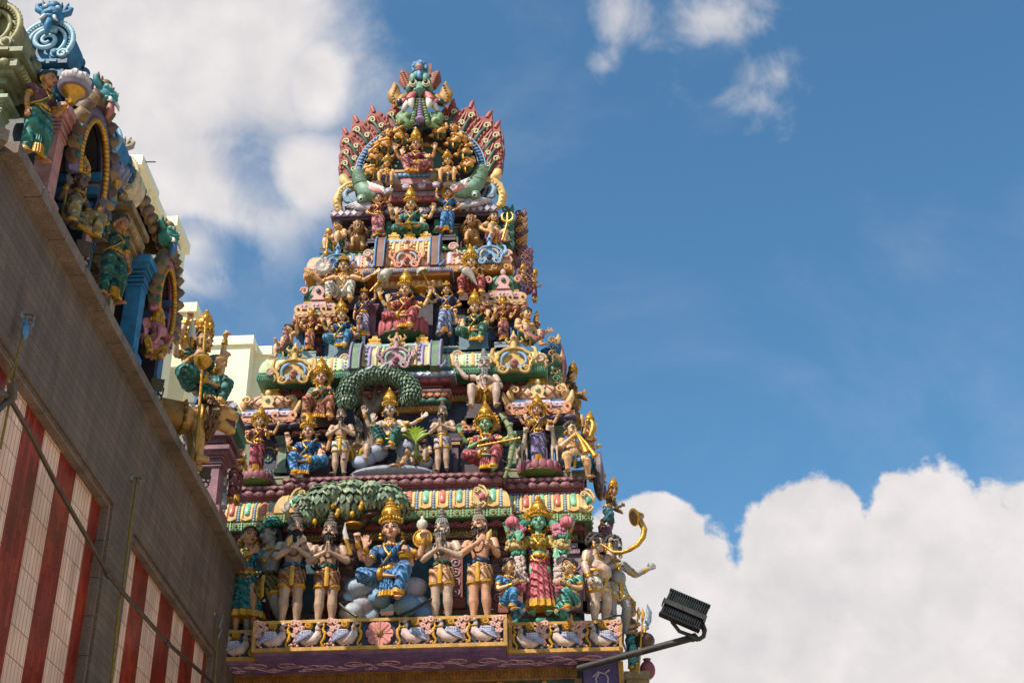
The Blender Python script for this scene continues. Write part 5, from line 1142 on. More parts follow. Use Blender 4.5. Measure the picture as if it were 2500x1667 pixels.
fg('B8', 'sage_statue', 'slim praying sage statue in a lilac kilt standing right of the canopy tree', 4, (245, 1200), (262, 482), 18.8, sk='sage', legs='stand', arms=('pray', 'pray'), low=('shorts', 'B4A8B8'), hair='6A5A50', beard=('4A3A34', .07), rot=D2R(-12), **SG3)
fg('B7', 'sage_statue', 'small crouching praying sage statue at the foot of the right standing sage', 4, (60, 1150), (40, 800), 18.9, sk='sage', legs='squat', arms=('pray', 'pray'), low=('shorts', 'A58A40'), hair='5A4A42', beard=('3A2E28', .05), rot=D2R(-30), **SG3)
fg('B5', 'god_statue', 'four armed god statue with green leggings seated with raised knee under the canopy tree', 3, (1690, 1040), (1730, 372), 18.75, sk='pale', legs='raja', arms=('bless', 'knee', 'upo', 'wide'), low=('pants', '2A6A5E'), topc=None, sex='f', crown='kirita', group=G2)
fg('B9', 'archer_statue', 'green faced seated archer statue in a rose skirt with golden halo crown', 4, (690, 1275), (628, 508), 18.8, sk='86A87A', legs='lalita', arms=('chest', 'bow', 'upo', 'up'), low=('full', 'B0525A'), topc='A85058', sash=None, crown='halo', group=G2)
fg('B10', 'goddess_statue', 'four armed goddess statue in a lilac sari standing on a lotus base', 4, (1220, 1130), (1205, 425), 18.95, sk='pink', legs='stand', arms=('bless', 'give', 'upo', 'upo'), low=('full', '8478A4'), topc='C0923A', sash='6A5E86', crown='haloK', group=G2)
fg('B11', 'flute_player_statue', 'chubby boy statue in blue shorts playing two golden pipes', 4, (1550, 1270), (1560, 712), 18.9, sex='m', sk='cream', legs=('squat' if 0 else (.3, [((-.14, -.17, -.03), (-.13, -.12, -.24), (-.4, -1, 0)), ((.15, -.17, -.05), (.2, -.1, -.26), (.4, -1, 0))])), arms=('flute', 'flute'), low=('shorts', '1F6490'), crown='studs', hstyle='curly', hair='2C2624', fat=.9, beard=False, rot=D2R(30), yaw=.2, bigh=1.15, group=G2)
fg('B12', 'attendant_statue', 'statue in turquoise skirt behind the pipe player at the right edge', 4, (1740, 1290), (1705, 590), 19.35, sk='cream', legs='stand', arms=('chest', 'wide', 'up', 'highf'), low=('full', '1F7FA0'), topc='9A6A3A', crown='kirita', rot=D2R(75), group='side facing statues on the right edge')
fg('C1', 'musician_statue', 'seated musician statue in a brown skirt with knees apart and golden halo', 3, (985, 760), (975, 62), 19.05, sk='pink', legs='chair', arms=('chest', 'hold'), low=('full', 'A8664A'), topc='4E8A7E', sash='8A4E3A', crown='halo', rot=D2R(5), group='statues seated on the upper part of the second tier')
fg('C2', 'sage_statue', 'large white bearded sage statue seated with one hand raised', 4, (675, 640), (615, -22), 19.05, sex='m', sk='C8A898', legs='chair', arms=(((.2, -.01, -.03), (.3, -.06, .1), (.3, -.2, 1), (0, -1, 0), 'flat'), 'chest'), low=('shorts', 'B07A2E'), crown=None, hstyle='knot', hair='9A9A9C', beard=('B4B4B6', .17), beads='D0B8A8', neck=0, bare=True, group='statues seated on the upper part of the second tier')
# --- third row
G3 = 'statues on the third ledge'
fg('D1', 'crouching_man_statue', 'crouching stout man statue with a long braid at the left end of the third ledge', 5, (330, 1525), (350, 1095), 19.5, sex='m', sk='cream', legs='squat', arms=('offer', 'wide'), low=('shorts', '2F7F80'), crown='studs', hstyle='bun', fat=.5, beard=False, rot=D2R(-55), group=G3)
fg('D2', 'goddess_statue', 'small goddess statue in salmon sari between a crouching man and a blue goddess', 5, (600, 1450), (620, 912), 19.6, sk='orange', legs='stand', arms=('bless', 'give', 'upo', 'upo'), low=('full', 'C07866'), topc='8A5A4A', sash='C07866', crown='kirita', group=G3)
fg('D3', 'goddess_statue', 'seated goddess statue in peacock blue under the man with spread arms', 5, (1000, 1500), (1068, 800), 19.42, sk='cream', legs='lalita', arms=('bless', 'give', 'upo', 'up'), low=('full', '3A80B0'), topc='28567E', sash='3A80B0', crown='kirita', group=G3)
fg('D4', 'whisk_bearer_statue', 'standing attendant statue in a mauve sari raising a whisk left of the red goddess', 5, (1270, 1290), (1305, 648), 19.55, sk='pink', legs='stroll', arms=('down', 'highf'), low=('full', 'A595B4'), topc='8A7AA0', sash='A595B4', crown='tiara', yaw=.15, group='whisk bearers of the third ledge')
fg('D5', 'goddess_statue', 'large central goddess statue in a red sari seated on a red lotus', 5, (1810, 1285), (1800, 435), 19.4, sk='cream', legs='lalita', arms=('bless', 'give', 'upo', 'upo'), low=('full', 'B04E50'), topc='9A3F40', sash='B04E50', crown='kirita', group=G3)
fg('D6', 'whisk_bearer_statue', 'attendant statue in a blue grey sari with a gold plate right of the red goddess', 6, (470, 1260), (460, 568), 19.55, sk='cream', legs='stroll', arms=('wide', 'hip', 'highf'), low=('full', '8E9AC0'), topc='4E5680', sash='8E9AC0', crown='tiara', yaw=-.15, flip=True, group='whisk bearers of the third ledge')
fg('D7', 'goddess_statue', 'seated three faced goddess statue in dark green', 6, (830, 1430), (790, 690), 19.42, sk='cream', legs='lalita', arms=('give', 'bless', 'up', 'upo'), low=('full', '3F7260'), topc='1F4A3C', sash='3F7260', crown='kirita', group=G3)
fg('D8', 'goddess_statue', 'small goddess statue in a rose sari standing right of the three faced goddess', 6, (1200, 1330), (1185, 752), 19.6, sk='orange', legs='stand', arms=('bless', 'give', 'upo', 'upo'), low=('full', 'C87A78'), topc='8A4A4A', sash='A0623A', crown='kirita', group=G3)
fg('D9', 'crouching_man_statue', 'crouching stout man statue with a coil at the right end of the third ledge', 6, (1480, 1400), (1490, 890), 19.5, sex='m', sk='cream', legs='squat', arms=('chest', 'wide'), low=('shorts', '2A5A4A'), crown='studs', hstyle='bun', fat=.4, beard=False, rot=D2R(45), group=G3)
fg('E1', 'god_statue', 'seated statue in white trousers with both arms spread and a gold cap', 5, (1010, 930), (1120, 232), 19.62, sex='m', sk='cream', legs='chair', arms=('wide', 'wide'), low=('pants', 'DCD2C4'), crown='tiara', beard=False, yaw=.1, group='statues seated on the upper part of the third tier')
fg('E2', 'woman_statue', 'seated statue in red trousers holding a white bird', 6, (800, 840), (790, 118), 19.62, sk='cream', legs='chair', arms=('offer', 'offer'), low=('pants', 'B04A4A'), topc='8A6A30', sash='6A3A4A', crown='halo', yaw=-.1, group='statues seated on the upper part of the third tier')
# --- fourth row
G4 = 'statues on the fourth ledge'
fg('F1', 'dwarf_statue', 'pot bellied dwarf statue with a club at the left end of the fourth ledge', 7, (190, 1025), (190, 695), 20.18, sex='m', sk='cream', legs='squat', arms=('hold', 'lap'), low=('shorts', '3A7A66'), crown='studs', hstyle='bun', fat=1.0, beard=False, rot=D2R(-35), group=G4)
fg('F3', 'attendant_statue', 'standing attendant statue in a mauve pink sari on the fourth ledge', 7, (615, 880), (605, 408), 20.1, sk='pink', legs='stroll', arms=('hip', 'highf'), low=('full', 'B0666E'), topc='9A5058', sash='A85860', crown='disc', hstyle='bun', yaw=.1, group=G4)
fg('F4', 'goddess_statue', 'green goddess statue seated cross legged in the middle of the fourth ledge', 7, (970, 845), (975, 358), 20.05, sk='cream', legs='padma', arms=('bless', 'give', 'upo', 'upo'), low=('full', '4E8A7A'), topc='3E7E78', sash='6FA8A0', crown='kirita', group=G4)
fg('F5', 'attendant_statue', 'standing attendant statue in a bright blue sari on the fourth ledge', 7, (1365, 838), (1385, 355), 20.1, sk='pink', legs='stroll', arms=('highf', 'hip'), low=('full', '4484C0'), topc='3A78B8', sash='4A88C0', crown='disc', hstyle='bun', yaw=-.1, flip=True, group=G4)
fg('F7', 'dwarf_statue', 'pot bellied dwarf statue with a golden trident at the right end of the fourth ledge', 7, (1845, 945), (1865, 598), 20.18, sex='f', sk='cream', legs='squat', arms=('hip', 'hold'), low=('shorts', 'C47A80'), topc='5E9A8E', crown='studs', hstyle='bun', fat=1.0, rot=D2R(35), group=G4)
# --- on the roof
fg('R1', 'goddess_statue', 'goddess statue in pink enthroned under the flame arch', 8, (840, 1235), (855, 745), 20.0, sk='pink', legs='lalita', arms=('bless', 'knee', 'upo', 'upo'), low=('full', 'BC6E72'), topc='8E3A44', sash=None, crown='kirita', flip=True, group='statues under the flame arch')
CH_ = dict(sex='m', sk='D2964E', low=('shorts', '4A6A58'), crown='studs', hstyle='bun', beard=False, fat=.35, bigh=1.45, vox=.0085, S=.84, tilt=-.12, group='small musician statues under the flame arch')
CP = (.14, [((-.17, -.13, -.0), (-.07, -.2, -.1), (-.2, -1, -.2)), ((.17, -.13, .0), (.09, -.2, -.1), (.2, -1, -.2))])
LABC = iter(['topmost musician figure left of the fruit bunch', 'second musician figure down the left side of the arch', 'third musician figure down the left side of the arch', 'lowest musician figure on the left side of the arch', 'topmost musician figure right of the fruit bunch', 'second musician figure down the right side of the arch', 'third musician figure down the right side of the arch', 'lowest musician figure on the right side of the arch'])
for i, (x, y, yt, r, legs, ar) in enumerate(((690, 880, 690, 40, CP, ('flute', 'lap')), (560, 960, 775, 35, CP, ('chest', 'knee')), (455, 1075, 905, 30, CP, ('flute', 'lap')), (420, 1220, 1040, 30, CP, ('chest', 'lap')), (1085, 830, 645, -40, CP, ('flute', 'lap')), (1225, 915, 720, -35, CP, ('lap', 'chest')), (1320, 1020, 850, -35, CP, ('chest', 'knee')), (1340, 1150, 970, -30, CP, ('lap', 'chest')))):
    fg('M%d' % i, 'musician_statue', next(LABC), 8, (x, y), (x, yt), 20.2, legs=legs, arms=ar, rot=D2R(r), roll=math.copysign(.25, r), **CH_)
fg('M8', 'attendant_statue', 'small crowned attendant statue on the left of the roof throne', 8, (560, 1290), (568, 980), 20.05, sex='m', sk='D8A060', legs='chair', arms=('chest', 'lap'), low=('shorts', '5A5E7A'), crown='kiritaS', beard=False, vox=.0085, bigh=1.15, group='small crowned attendants by the roof throne')
fg('M9', 'attendant_statue', 'small crowned attendant statue on the right of the roof throne', 8, (1150, 1285), (1165, 945), 20.05, sex='m', sk='D8A060', legs='chair', arms=('lap', 'chest'), low=('shorts', '5A5E7A'), crown='kiritaS', beard=False, vox=.0085, bigh=1.15, group='small crowned attendants by the roof throne')
# --- along the right edge, facing away to the side
SD = 'side facing statues on the right edge'
fg('S1', 'god_statue', 'reaching statue with gold crown high on the right edge above the horn', 0, (1398, 1215), (1390, 1088), 19.1, sk='9A6A4E', legs='float', arms=('wide', 'wide'), low=('full', '2A6474'), topc='6A5230', crown='kirita', rot=D2R(70), lean=(.12, -.05), sex='f', group=SD)
fg('S2', 'archer_statue', 'statue holding a curved blade and arrows at the lower right edge below the big hand', 2, (1600, 1490), (1590, 880), 19.2, sk='cream', legs='stand', arms=('chest', 'hold'), low=('full', '3E8E94'), topc='8A5A3A', crown='kiritaS', rot=D2R(70), group=SD)
fg('S3', 'god_statue', 'gold crowned statue at the right edge beside the peach shrine roof', 4, (1560, 640), (1510, 92), 19.9, sk='cream', legs='float', arms=('down', 'wide'), low=('full', '8E6A30'), topc='6E5030', crown='kirita', rot=D2R(70), group=SD)
fg('S4', 'god_statue', 'gold crowned statue standing at the right edge beside the green lattice dome', 6, (1440, 780), (1410, 330), 20.0, sk='pink', legs='stand', arms=('down', 'chest'), low=('full', '8A6A9A'), topc='7A5A4A', crown='kirita', rot=D2R(50), group=SD)
fg('S5', 'god_statue', 'crowned statue leaning out at the right edge behind the dome statue', 6, (1590, 820), (1560, 390), 20.4, sk='tan', legs='stand', arms=('chest', 'hold'), low=('full', '7A3A44'), topc='B08A3A', crown='kirita', rot=D2R(80), group=SD)
fg('S6', 'god_statue', 'small crowned statue at the right edge behind the crouching man', 6, (1620, 1290), (1630, 940), 20.0, sk='pink', legs='stand', arms=('down', 'chest'), low=('full', '3F7A6A'), topc='A8843A', crown='kirita', rot=D2R(60), group=SD)
fg('S7', 'god_statue', 'mauve crowned statue at the right edge beside the grey round shield', 4, (1880, 1480), (1840, 1090) if 0 else (1900, 1195), 20.2, sk='pink', legs='stand', arms=('chest', 'down'), low=('full', '6A4A5E'), topc='7A5A3A', crown='kirita', rot=D2R(80), group=SD)
fg('S8', 'god_statue', 'crouching crowned statue at the right edge above the pipe player', 4, (1600, 800), (1590, 440), 20.0, sk='cream', legs='squat', arms=('chest', 'hold'), low=('shorts', 'A0803A'), topc='8A6A3A', crown='kiritaS', rot=D2R(70), group=SD)
# ------------------------------------------------------------------ held things, lotus seats, rocks, trees
def H(k, i): return FIG[k]['hands'][i]
def rod(p, q, r, n=8): m = MB(); m.tube([p, q], r, n); return m
# lotus seats
def lotus(name, label, c, rx, ry, h, col, under):
    m = MB(); n = 16
    for r in (.92, .78):
        for i in range(n):
            a = 2*PI*(i+.5*(r < 1))/n; m.ell((rx*r*math.cos(a), ry*r*math.sin(a), h*.55+.1*h*(r < 1)), (rx*.09, ry*.26, h*.5), 10, 7, 0, R=rotz(a))
    m.lathe([(rx*.6, 0), (rx*.98, h*.22), (rx*.9, h*.5), (rx*.8, h)], (0, 0, 0), 20, 1, sy=ry/rx)
    o = m.build(name, [paint(col, var=.25), paint(under)], None, 60, loc=tuple(c)); return tag(o, label, 'lotus pedestal', 'lotus seats')
c = at(3, 350, 1345, 18.95); lotus('lotus_pedestal', 'dusky pink lotus base under the crimson sari goddess', c, .26, .24, .15, '8E4A56', '5E7A3A')
c = at(4, 1225, 1265, 19.0); lotus('lotus_pedestal', 'dusky pink lotus base under the lilac sari goddess', c, .34, .28, .18, '9A5462', '5E7A3A')
c = at(5, 1800, 1335, 19.5); lotus('lotus_pedestal', 'red lotus base under the central red goddess of the third ledge', c, .42, .3, .34, 'B05058', '2C5A38')
# blocks and pedestals
def block(label, z, x0, x1, y0, y1, Y, d, col, cat='pedestal'):
    a = at(z, x0, y1, Y); b = at(z, x1, y0, Y); m = MB(); cx = (a[0]+b[0])/2; w = b[0]-a[0]; h = b[2]-a[2]
    m.box((0, d/2, h*.5), (w*.94, d*.94, h)); m.box((0, d/2, h-.015), (w, d, .03)); m.box((0, d/2, .02), (w, d, .04))
    o = m.build('pedestal', paint(col), None, 30, loc=(cx, Y, a[2])); return tag(o, label, cat, 'statue pedestals')
block('grey blue pedestal under the small salmon goddess', 5, 480, 690, 1445, 1530, 19.5, .3, '8E9CA8'); block('grey blue pedestal under the small rose goddess', 6, 1080, 1290, 1325, 1400, 19.5, .3, '8E9CA8')
block('blue grey seat block of the peacock blue goddess', 5, 830, 1190, 1290, 1530, 19.55, .3, '6A8AA0'); block('blue grey seat block of the three faced goddess', 6, 620, 1010, 1210, 1430, 19.55, .3, '6A8AA0')
block('dark stone seat under the green goddess of the fourth ledge', 7, 800, 1140, 720, 880, 20.12, .3, '5A444E'); block('grey green plinth beside the crimson goddess lotus', 3, 470, 690, 1245, 1330, 19.0, .4, '8A8A6E'); block('grey green plinth behind the bamboo bow', 4, 905, 1080, 1165, 1260, 18.95, .4, '8A8A6E'); block('grey green plinth under the pipe player', 4, 1400, 1700, 1180, 1290, 19.1, .3, '7E7E66')
block('dark plum seat block of the archer', 4, 430, 880, 1040, 1270, 18.98, .3, '4A3340'); block('dark plum seat block of the blue goddess', 3, 740, 1120, 1060, 1290, 18.98, .3, '4A3340')
block('purple plinth under the mauve pink attendant', 7, 510, 720, 880, 930, 20.05, .3, '4E3A50'); block('purple plinth under the bright blue attendant', 7, 1260, 1450, 840, 900, 20.05, .3, '4E3A50')
block('dark rail seat under the musician with halo', 3, 780, 1190, 560, 760, 19.2, .3, '5A3A30'); block('dark rail seat under the large white bearded sage', 4, 480, 860, 480, 660, 19.2, .3, '4A3A44')
block('dark rail seat under the man in white trousers', 5, 880, 1260, 740, 930, 19.75, .3, '5A2E30'); block('dark rail seat under the woman with the bird', 6, 620, 980, 620, 800, 19.75, .3, '5A2E30')
# boulders under the blue goddess
def boulder(label, z, x, y, Y, r, col, grp, sd):
    m = MB(); m.ell((0, 0, 0), (r, r*.8, r*.85), 18, 12); V = m.v[0]; rg = np.random.default_rng(sd); ph = rg.uniform(0, 6, 6)
    V *= (1+.07*np.sin(V[:, :1]/r*3+ph[0])+.06*np.sin(V[:, 2:3]/r*4+ph[1])+.05*np.sin(V[:, 1:2]/r*5+ph[2]))
    p = at(z, x, y, Y); o = m.build('boulder', paint(col, .6, var=.2, sc=3), None, 180, loc=tuple(p)); tag(o, label, 'boulder', grp)
for i, (x, y, r, lb, z) in enumerate(((1150, 820, .24, 'tall pale boulder beside the tree trunk under the blue goddess', 1), (1065, 915, .17, 'round blue boulder at the left end of the pile under the blue goddess', 1), (1180, 950, .23, 'largest grey lilac boulder in the middle of the left pile', 1), (1085, 1020, .22, 'lowest grey boulder in front of the left pile', 1), (1290, 900, .22, 'boulder just left of the pleats of the blue goddess', 1), (1235, 1035, .16, 'flat boulder below the pleats of the blue goddess', 1), (1540, 960, .24, 'boulder under the pendant foot of the blue goddess', 1), (1590, 820, .22, 'upper boulder behind the right knee of the blue goddess', 1), (1620, 960, .2, 'round boulder left of the praying grey bearded sage', 1), (1680, 1030, .2, 'low boulder beside the leg of the praying grey bearded sage', 1), (1430, 800, .3, 'boulder directly under the seat of the blue goddess', 1))):
    boulder(lb, z, x, y, 18.42+.05*(i % 3), r*.82, ('93A3B8', '7FA0C0', 'A4A0B0', 'A3A8B0', '6E92B8')[i % 5], 'boulders under the blue goddess', i)
for i, (x, y, r, lb) in enumerate(((1480, 1060, .14, 'cloud rock at the left of the dwarf'), (1400, 1110, .13, 'lowest cloud rock at the left of the dwarf'), (1580, 1010, .16, 'cloud rock behind the raised foot of the seated god'), (1980, 1050, .16, 'cloud rock right of the dwarf head'), (2060, 1110, .13, 'small cloud rock at the right end of the stone slab'), (1880, 980, .2, 'grey cloud rock behind the dwarf'))):
    boulder(lb, 3, x, y, 18.95, r, '9098B0', 'cloud rocks under the canopy tree', 20+i)
a = at(3, 1270, 1240, 18.72); b = at(3, 2160, 1195, 18.72); m = MB(); w = (b[0]-a[0])/2
m.ell((0, .15, 0), (w, .3, .13), 24, 8); m.box((0, .2, -.05), (w*1.8, .36, .1)); o = m.build('stone_slab', paint('8A8C98', .6), None, 40, loc=((a[0]+b[0])/2, 18.72, T2Z+.1)); tag(o, 'long curved grey slab under the seated god and dwarf', 'stone slab')
# the trampled dwarf
fg('DW', 'dwarf_statue', 'little moustached dwarf statue lying under the foot of the seated god', 3, (1800, 1160), (1815, 965), 18.62, sex='m', sk='cream', legs=(.1, [((-.2, -.03, -.02), (-.4, .02, -.05), (-1, -.2, 0)), ((-.1, -.1, -.03), (-.3, -.12, -.06), (-1, -.2, 0))]), arms=('lap', 'knee'), low=('shorts', 'B0503A'), crown='studs', hstyle='curly', hair='2A2422', lean=(.2, 0), bigh=1.3, vox=.009, cat='statue')
# trees of stucco
def leafclump(m, c, r, rows, k, ls, mi=1, droop=.5):
    c = A(*c); r = A(*r); m.ell(c, tuple(r*.9), 14, 9, 0)
    for i in range(rows):
        e = PI*.48-(PI*.98)*(i+.3)/rows; n = max(4, int(k*math.cos(e)+2))
        for j in range(n):
            a = 2*PI*(j+.5*(i % 2)+RNG.uniform(-.12, .12))/n; d = A(math.cos(a)*math.cos(e), math.sin(a)*math.cos(e), math.sin(e)); p = c+d*r
            if d[1] > .6: continue
            dn = nrm(A(math.cos(a)*math.sin(e), math.sin(a)*math.sin(e), -math.cos(e))+d*.22); sd = nrm(np.cross(dn, d)); s_ = ls*RNG.uniform(.85, 1.15)
            P_ = lambda u, w_, h_: p+dn*s_*u+sd*s_*w_+d*h_
            V = [P_(-.45, 0, .004), P_(-.15, .3, .0), P_(.2, .32, .002), P_(.65, 0, .016), P_(.2, -.32, .002), P_(-.15, -.3, .0), P_(.15, 0, .012+.008*(s_ > .1)), P_(-.45, 0, -.016), P_(.65, 0, -.0)]
            mi_ = mi if RNG.uniform() < .65 else mi+1
            m.add(V, [(0, 6, 1), (1, 6, 2), (2, 6, 3), (3, 6, 4), (4, 6, 5), (5, 6, 0), (0, 1, 7), (1, 2, 8, 7), (2, 3, 8), (3, 4, 8), (4, 5, 7, 8), (5, 0, 7)], mi_)
def stree(name, label, loc):
    return empty(name, label, 'sculpted tree', loc)
LFM = [paint('2A4230'), paint('7A9074', .5, var=.45), paint('A4AC8A', .5, var=.45), paint('9A7A52')]
p0 = at(1, 1040, 900, 18.55); tr = stree('sculpted_tree', 'painted stucco tree with broad dark green leaf clumps above the lowest ledge', p0)
def loc_mb(m, p): o = MB(); o.merge(m, None, -A(*p)); return o
m = MB(); q = lambda x, y, Y=18.55: at(1, x, y, Y)
m.tube([q(1035, 1000), q(1045, 850), q(1060, 650), q(1075, 480), q(1040, 380), q(960, 280), q(920, 230, 18.4)], [.2, .17, .15, .14, .12, .09, .06], 12); m.tube([q(1070, 520), q(1060, 330), q(1040, 230, 18.4)], [.12, .1, .07], 10); m.tube([q(1080, 470), q(1150, 330), q(1230, 240, 18.4), q(1310, 210, 18.4)], [.11, .09, .07, .04], 10)
m.ell(q(1070, 640, 18.42), (.09, .06, .12), 9, 6); m.ell(q(1010, 520, 18.5), (.07, .07, .09), 9, 6)
loc_mb(m, p0).build('trunk', paint('6A4A40', .65, var=.35, sc=4, wave=('Z', 2.2, 8)), tr, remesh=.018)
for i, (x, y, rx, rz) in enumerate(((860, 135, .27, .23), (1060, 130, .33, .27), (1240, 110, .27, .2), (1370, 105, .23, .19), (1465, 150, .15, .13), (1090, 50, .28, .13), (1255, 55, .2, .1), (750, 160, .17, .13), (755, 240, .2, .16), (940, 80, .22, .14))):
    m = MB(); leafclump(m, (0, 0, 0), (rx*.82, .2, rz*.95), 6, 15, .155); o = m.build('leaf_clump', LFM, tr, None, loc=tuple(at(1, x, y, 18.34+.04*(i % 3))-p0))
for x, y in ((940, 175), (975, 245), (1095, 240), (1160, 190), (1170, 165), (1455, 190), (1480, 175), (800, 300), (985, 220)): m = MB().ell(q(x, y, 18.22), (.035, .035, .05), 8, 6); loc_mb(m, p0).build('fruit', GOLDP, tr, 60)
for x, y, s, lb in ((830, 60, -1, 'grey bird perched on the left clump of the broad leaved stucco tree'), (1090, 25, 1, 'grey bird lying on the very top of the broad leaved stucco tree'), (1190, 35, 1, 'grey bird just right of the top bird on the broad leaved stucco tree')):
    p = q(x, y, 18.3); m = MB(); m.tube([p+A(-s*.1, 0, -.06), p, p+A(s*.07, 0, .05)], [.008, .035, .03], 8); m.ell(p+A(s*.08, -.0, .075), .028, 8, 6); m.tube([p+A(s*.1, 0, .075), p+A(s*.14, 0, .07)], [.01, .003], 5)
    prop('stucco_bird', lb, 'bird', m, paint('98948E'), group='stucco birds')
p1 = at(3, 1500, 1000, 19.05); tr2 = stree('sculpted_tree', 'painted stucco tree with an arching ivy green canopy over the seated god', p1)
q3 = lambda x, y, Y=19.05: at(3, x, y, Y)
m = MB(); m.tube([q3(1500, 1020), q3(1520, 850), q3(1490, 600), q3(1440, 500), q3(1370, 410)], [.15, .13, .11, .09, .06], 10); m.tube([q3(1500, 640), q3(1590, 520), q3(1660, 380), q3(1700, 300)], [.1, .08, .07, .05], 9); m.tube([q3(1550, 560), q3(1540, 420), q3(1560, 330)], [.06, .05, .03], 8); m.tube([q3(1420, 470), q3(1380, 420), q3(1440, 390)], [.05, .04, .02], 7)
for x in (1345, 1375, 1425): m.tube([q3(x, 430, 18.95), q3(x-5, 640, 18.92)], .012, 5)
loc_mb(m, p1).build('trunk', paint('7A685A', .65, var=.3), tr2, remesh=.018)
LFM2 = [paint('22382C'), paint('56765F', .5, var=.45), paint('8A9C80', .5, var=.45)]
for i in range(17):
    t = i/16; a = PI*1.05-PI*1.12*t; x = 1595+330*math.cos(a); y = 400-185*math.sin(a)
    if i == 0: y += 60
    for j in range(2):
        m = MB(); leafclump(m, (0, 0, 0), (.13+.02*(i % 2), .13, .11), 6, 13, .06); m.build('leaf_clump', LFM2, tr2, None, loc=tuple(at(3, x*(1-.0)+(j*26*-math.cos(a)), y+j*34*abs(math.sin(a)), 18.72+.16*j)-p1))
for i, (x, y) in enumerate(((1240, 440), (1245, 500), (1290, 400), (1900, 400), (1930, 450), (1880, 470))):
    m = MB(); leafclump(m, (0, 0, 0), (.13, .12, .11), 6, 13, .06); m.build('leaf_clump', LFM2, tr2, None, loc=tuple(at(3, x, y, 18.8)-p1))
for i_, (x, y) in enumerate(((1440, 190), (1490, 165), (1380, 215), (1620, 150))):
    p = q3(x, y, 18.62); m = MB(); m.tube([p+A(-.08, 0, -.04), p, p+A(.05, 0, .04)], [.006, .026, .022], 7); m.ell(p+A(.06, 0, .055), .022, 7, 5)
    prop('stucco_bird', 'pale bird on the arching ivy canopy, '+('second from the left', 'third from the left', 'leftmost of four', 'rightmost of four')[i_], 'bird', m, paint('A8B4B8'), group='stucco birds')
m = MB(); p = q3(1960, 900, 18.78)
for i in range(9):
    a = -1.1+2.2*i/8; m.tube([p, p+A(.12*math.sin(a), -.03, .2*math.cos(a)), p+A(.24*math.sin(a), -.06, .27*math.cos(a)*.9)], [(.012, .02), (.035, .012), (.006, .004)], 6)
m.tube([p-A(0, 0, .25), p], [.03, .02], 6); prop('potted_fern', 'bright yellow green leafy plant growing beside the seated god', 'plant', m, paint('8AA020', .45, var=.3), loc=p-A(0, 0, .25))
# golden and other held things
m = MB(); h = H('A12', 1); q2 = lambda x, y, Y=18.3: at(2, x, y, Y)
mouth = FIG['A12']['head']+A(.1, -.07, -.06)
m.tube([mouth, q2(1440, 538, 18.25), q2(1510, 542, 18.2), q2(1570, 520, 18.15), q2(1630, 480, 18.1), q2(1675, 420, 18.1), q2(1685, 360, 18.1), q2(1660, 310, 18.1), q2(1640, 275, 18.1), q2(1625, 262, 18.1)], [.018, .022, .026, .032, .038, .041, .043, .045, .045, .04], 12, cap=.05)
p = q2(1616, 262, 18.1); d_ = nrm(A(-.75, -.35, -.25)); m.tube([p-d_*.12, p-d_*.05, p+d_*.02], [.04, .07, .125], 14, cap=.02); m.tube([p+d_*.02, p+d_*.035], [.128, .13], 14, cap=.02); m.tube([p+d_*.02, p+d_*.042], [.095, .095], 14, 1, cap=.02)
prop('curved_horn', 'long curved golden horn with flared mouth raised over the right corner', 'horn', m, [GOLD, paint('4A3410')])
def whisk(label, p, q, col, r=.09):
    m = MB(); d = nrm(q-p); m.tube([p-d*.12, p+d*.1], .016, 7, 1); m.tube([p+d*.08, p+d*.13], [.03, .045], 8, 1); L_ = np.linalg.norm(q-p)
    m.tube([p+d*.13, p+d*L_*.55, p+d*L_*.85, q+A(.03, 0, 0)], [r*.5, r, r*.85, r*.15], 12)
    for i in range(9):
        a = 2*PI*i/9; u = nrm(np.cross(d, A(0, 1, .2))); w = np.cross(u, d); o = u*math.cos(a)+w*math.sin(a); m.tube([p+d*.13+o*r*.5, p+d*L_*.5+o*r, q+o*r*.15], [.012, .02, .006], 5)
    prop('fly_whisk', label, 'whisk', m, [paint(col, .6), GOLD], group='fly whisks')
whisk('pale whisk raised by the mauve attendant of the third ledge', H('D4', 1), at(5, 1640, 405, 19.4), 'BDB4A4', .1)
whisk('pale whisk raised beside the blue grey attendant of the third ledge', at(6, 205, 520, 19.42), at(6, 130, 385, 19.4), 'B4AC9E', .1)
whisk('grey whisk raised by the mauve pink attendant of the fourth ledge', H('F3', 1), H('F3', 1)+A(.1, 0, .33), '9A96A4', .09)
whisk('brown whisk raised by the bright blue attendant of the fourth ledge', H('F5', 0), H('F5', 0)+A(-.08, 0, .33), '8A7A6A', .09)
m = MB(); c = H('D6', 0)+A(0, 0, .04); m.lathe([(.04, 0), (.14, .025), (.15, .045), (.12, .04)], c, 16); prop('gold_plate', 'gold plate held out by the blue grey attendant', 'plate', m, GOLD)
m = MB(); c = at(1, 1510, 580, 17.95); m.lathe([(.03, 0), (.08, .03), (.095, .09), (.08, .1), (.05, .06)], c-A(0, 0, .05), 14, R=None); m.tube([c+A(.095*math.cos(a), .095*math.sin(a), .05) for a in np.arange(18)*2*PI/18], .014, 6, closed=True); prop('gold_bowl', 'small gold bowl in the hand of the blue boulder goddess', 'bowl', m, GOLD)
m = MB(); c = at(1, 1650, 440, 18.25); m.ell(c, (.135, .06, .14), 18, 10); m.tube([c+A(.13*math.cos(a), -.03, .135*math.sin(a)) for a in np.arange(24)*2*PI/24], .016, 6, closed=True); m.tube([c+A(0, -.04, -.1), c+A(-.06, -.05, -.22), c+A(-.09, -.04, -.32)], [.03, .02, .02], 7); prop('gold_shield', 'shiny round gold drum held beside the blue boulder goddess', 'shield', m, GOLD)
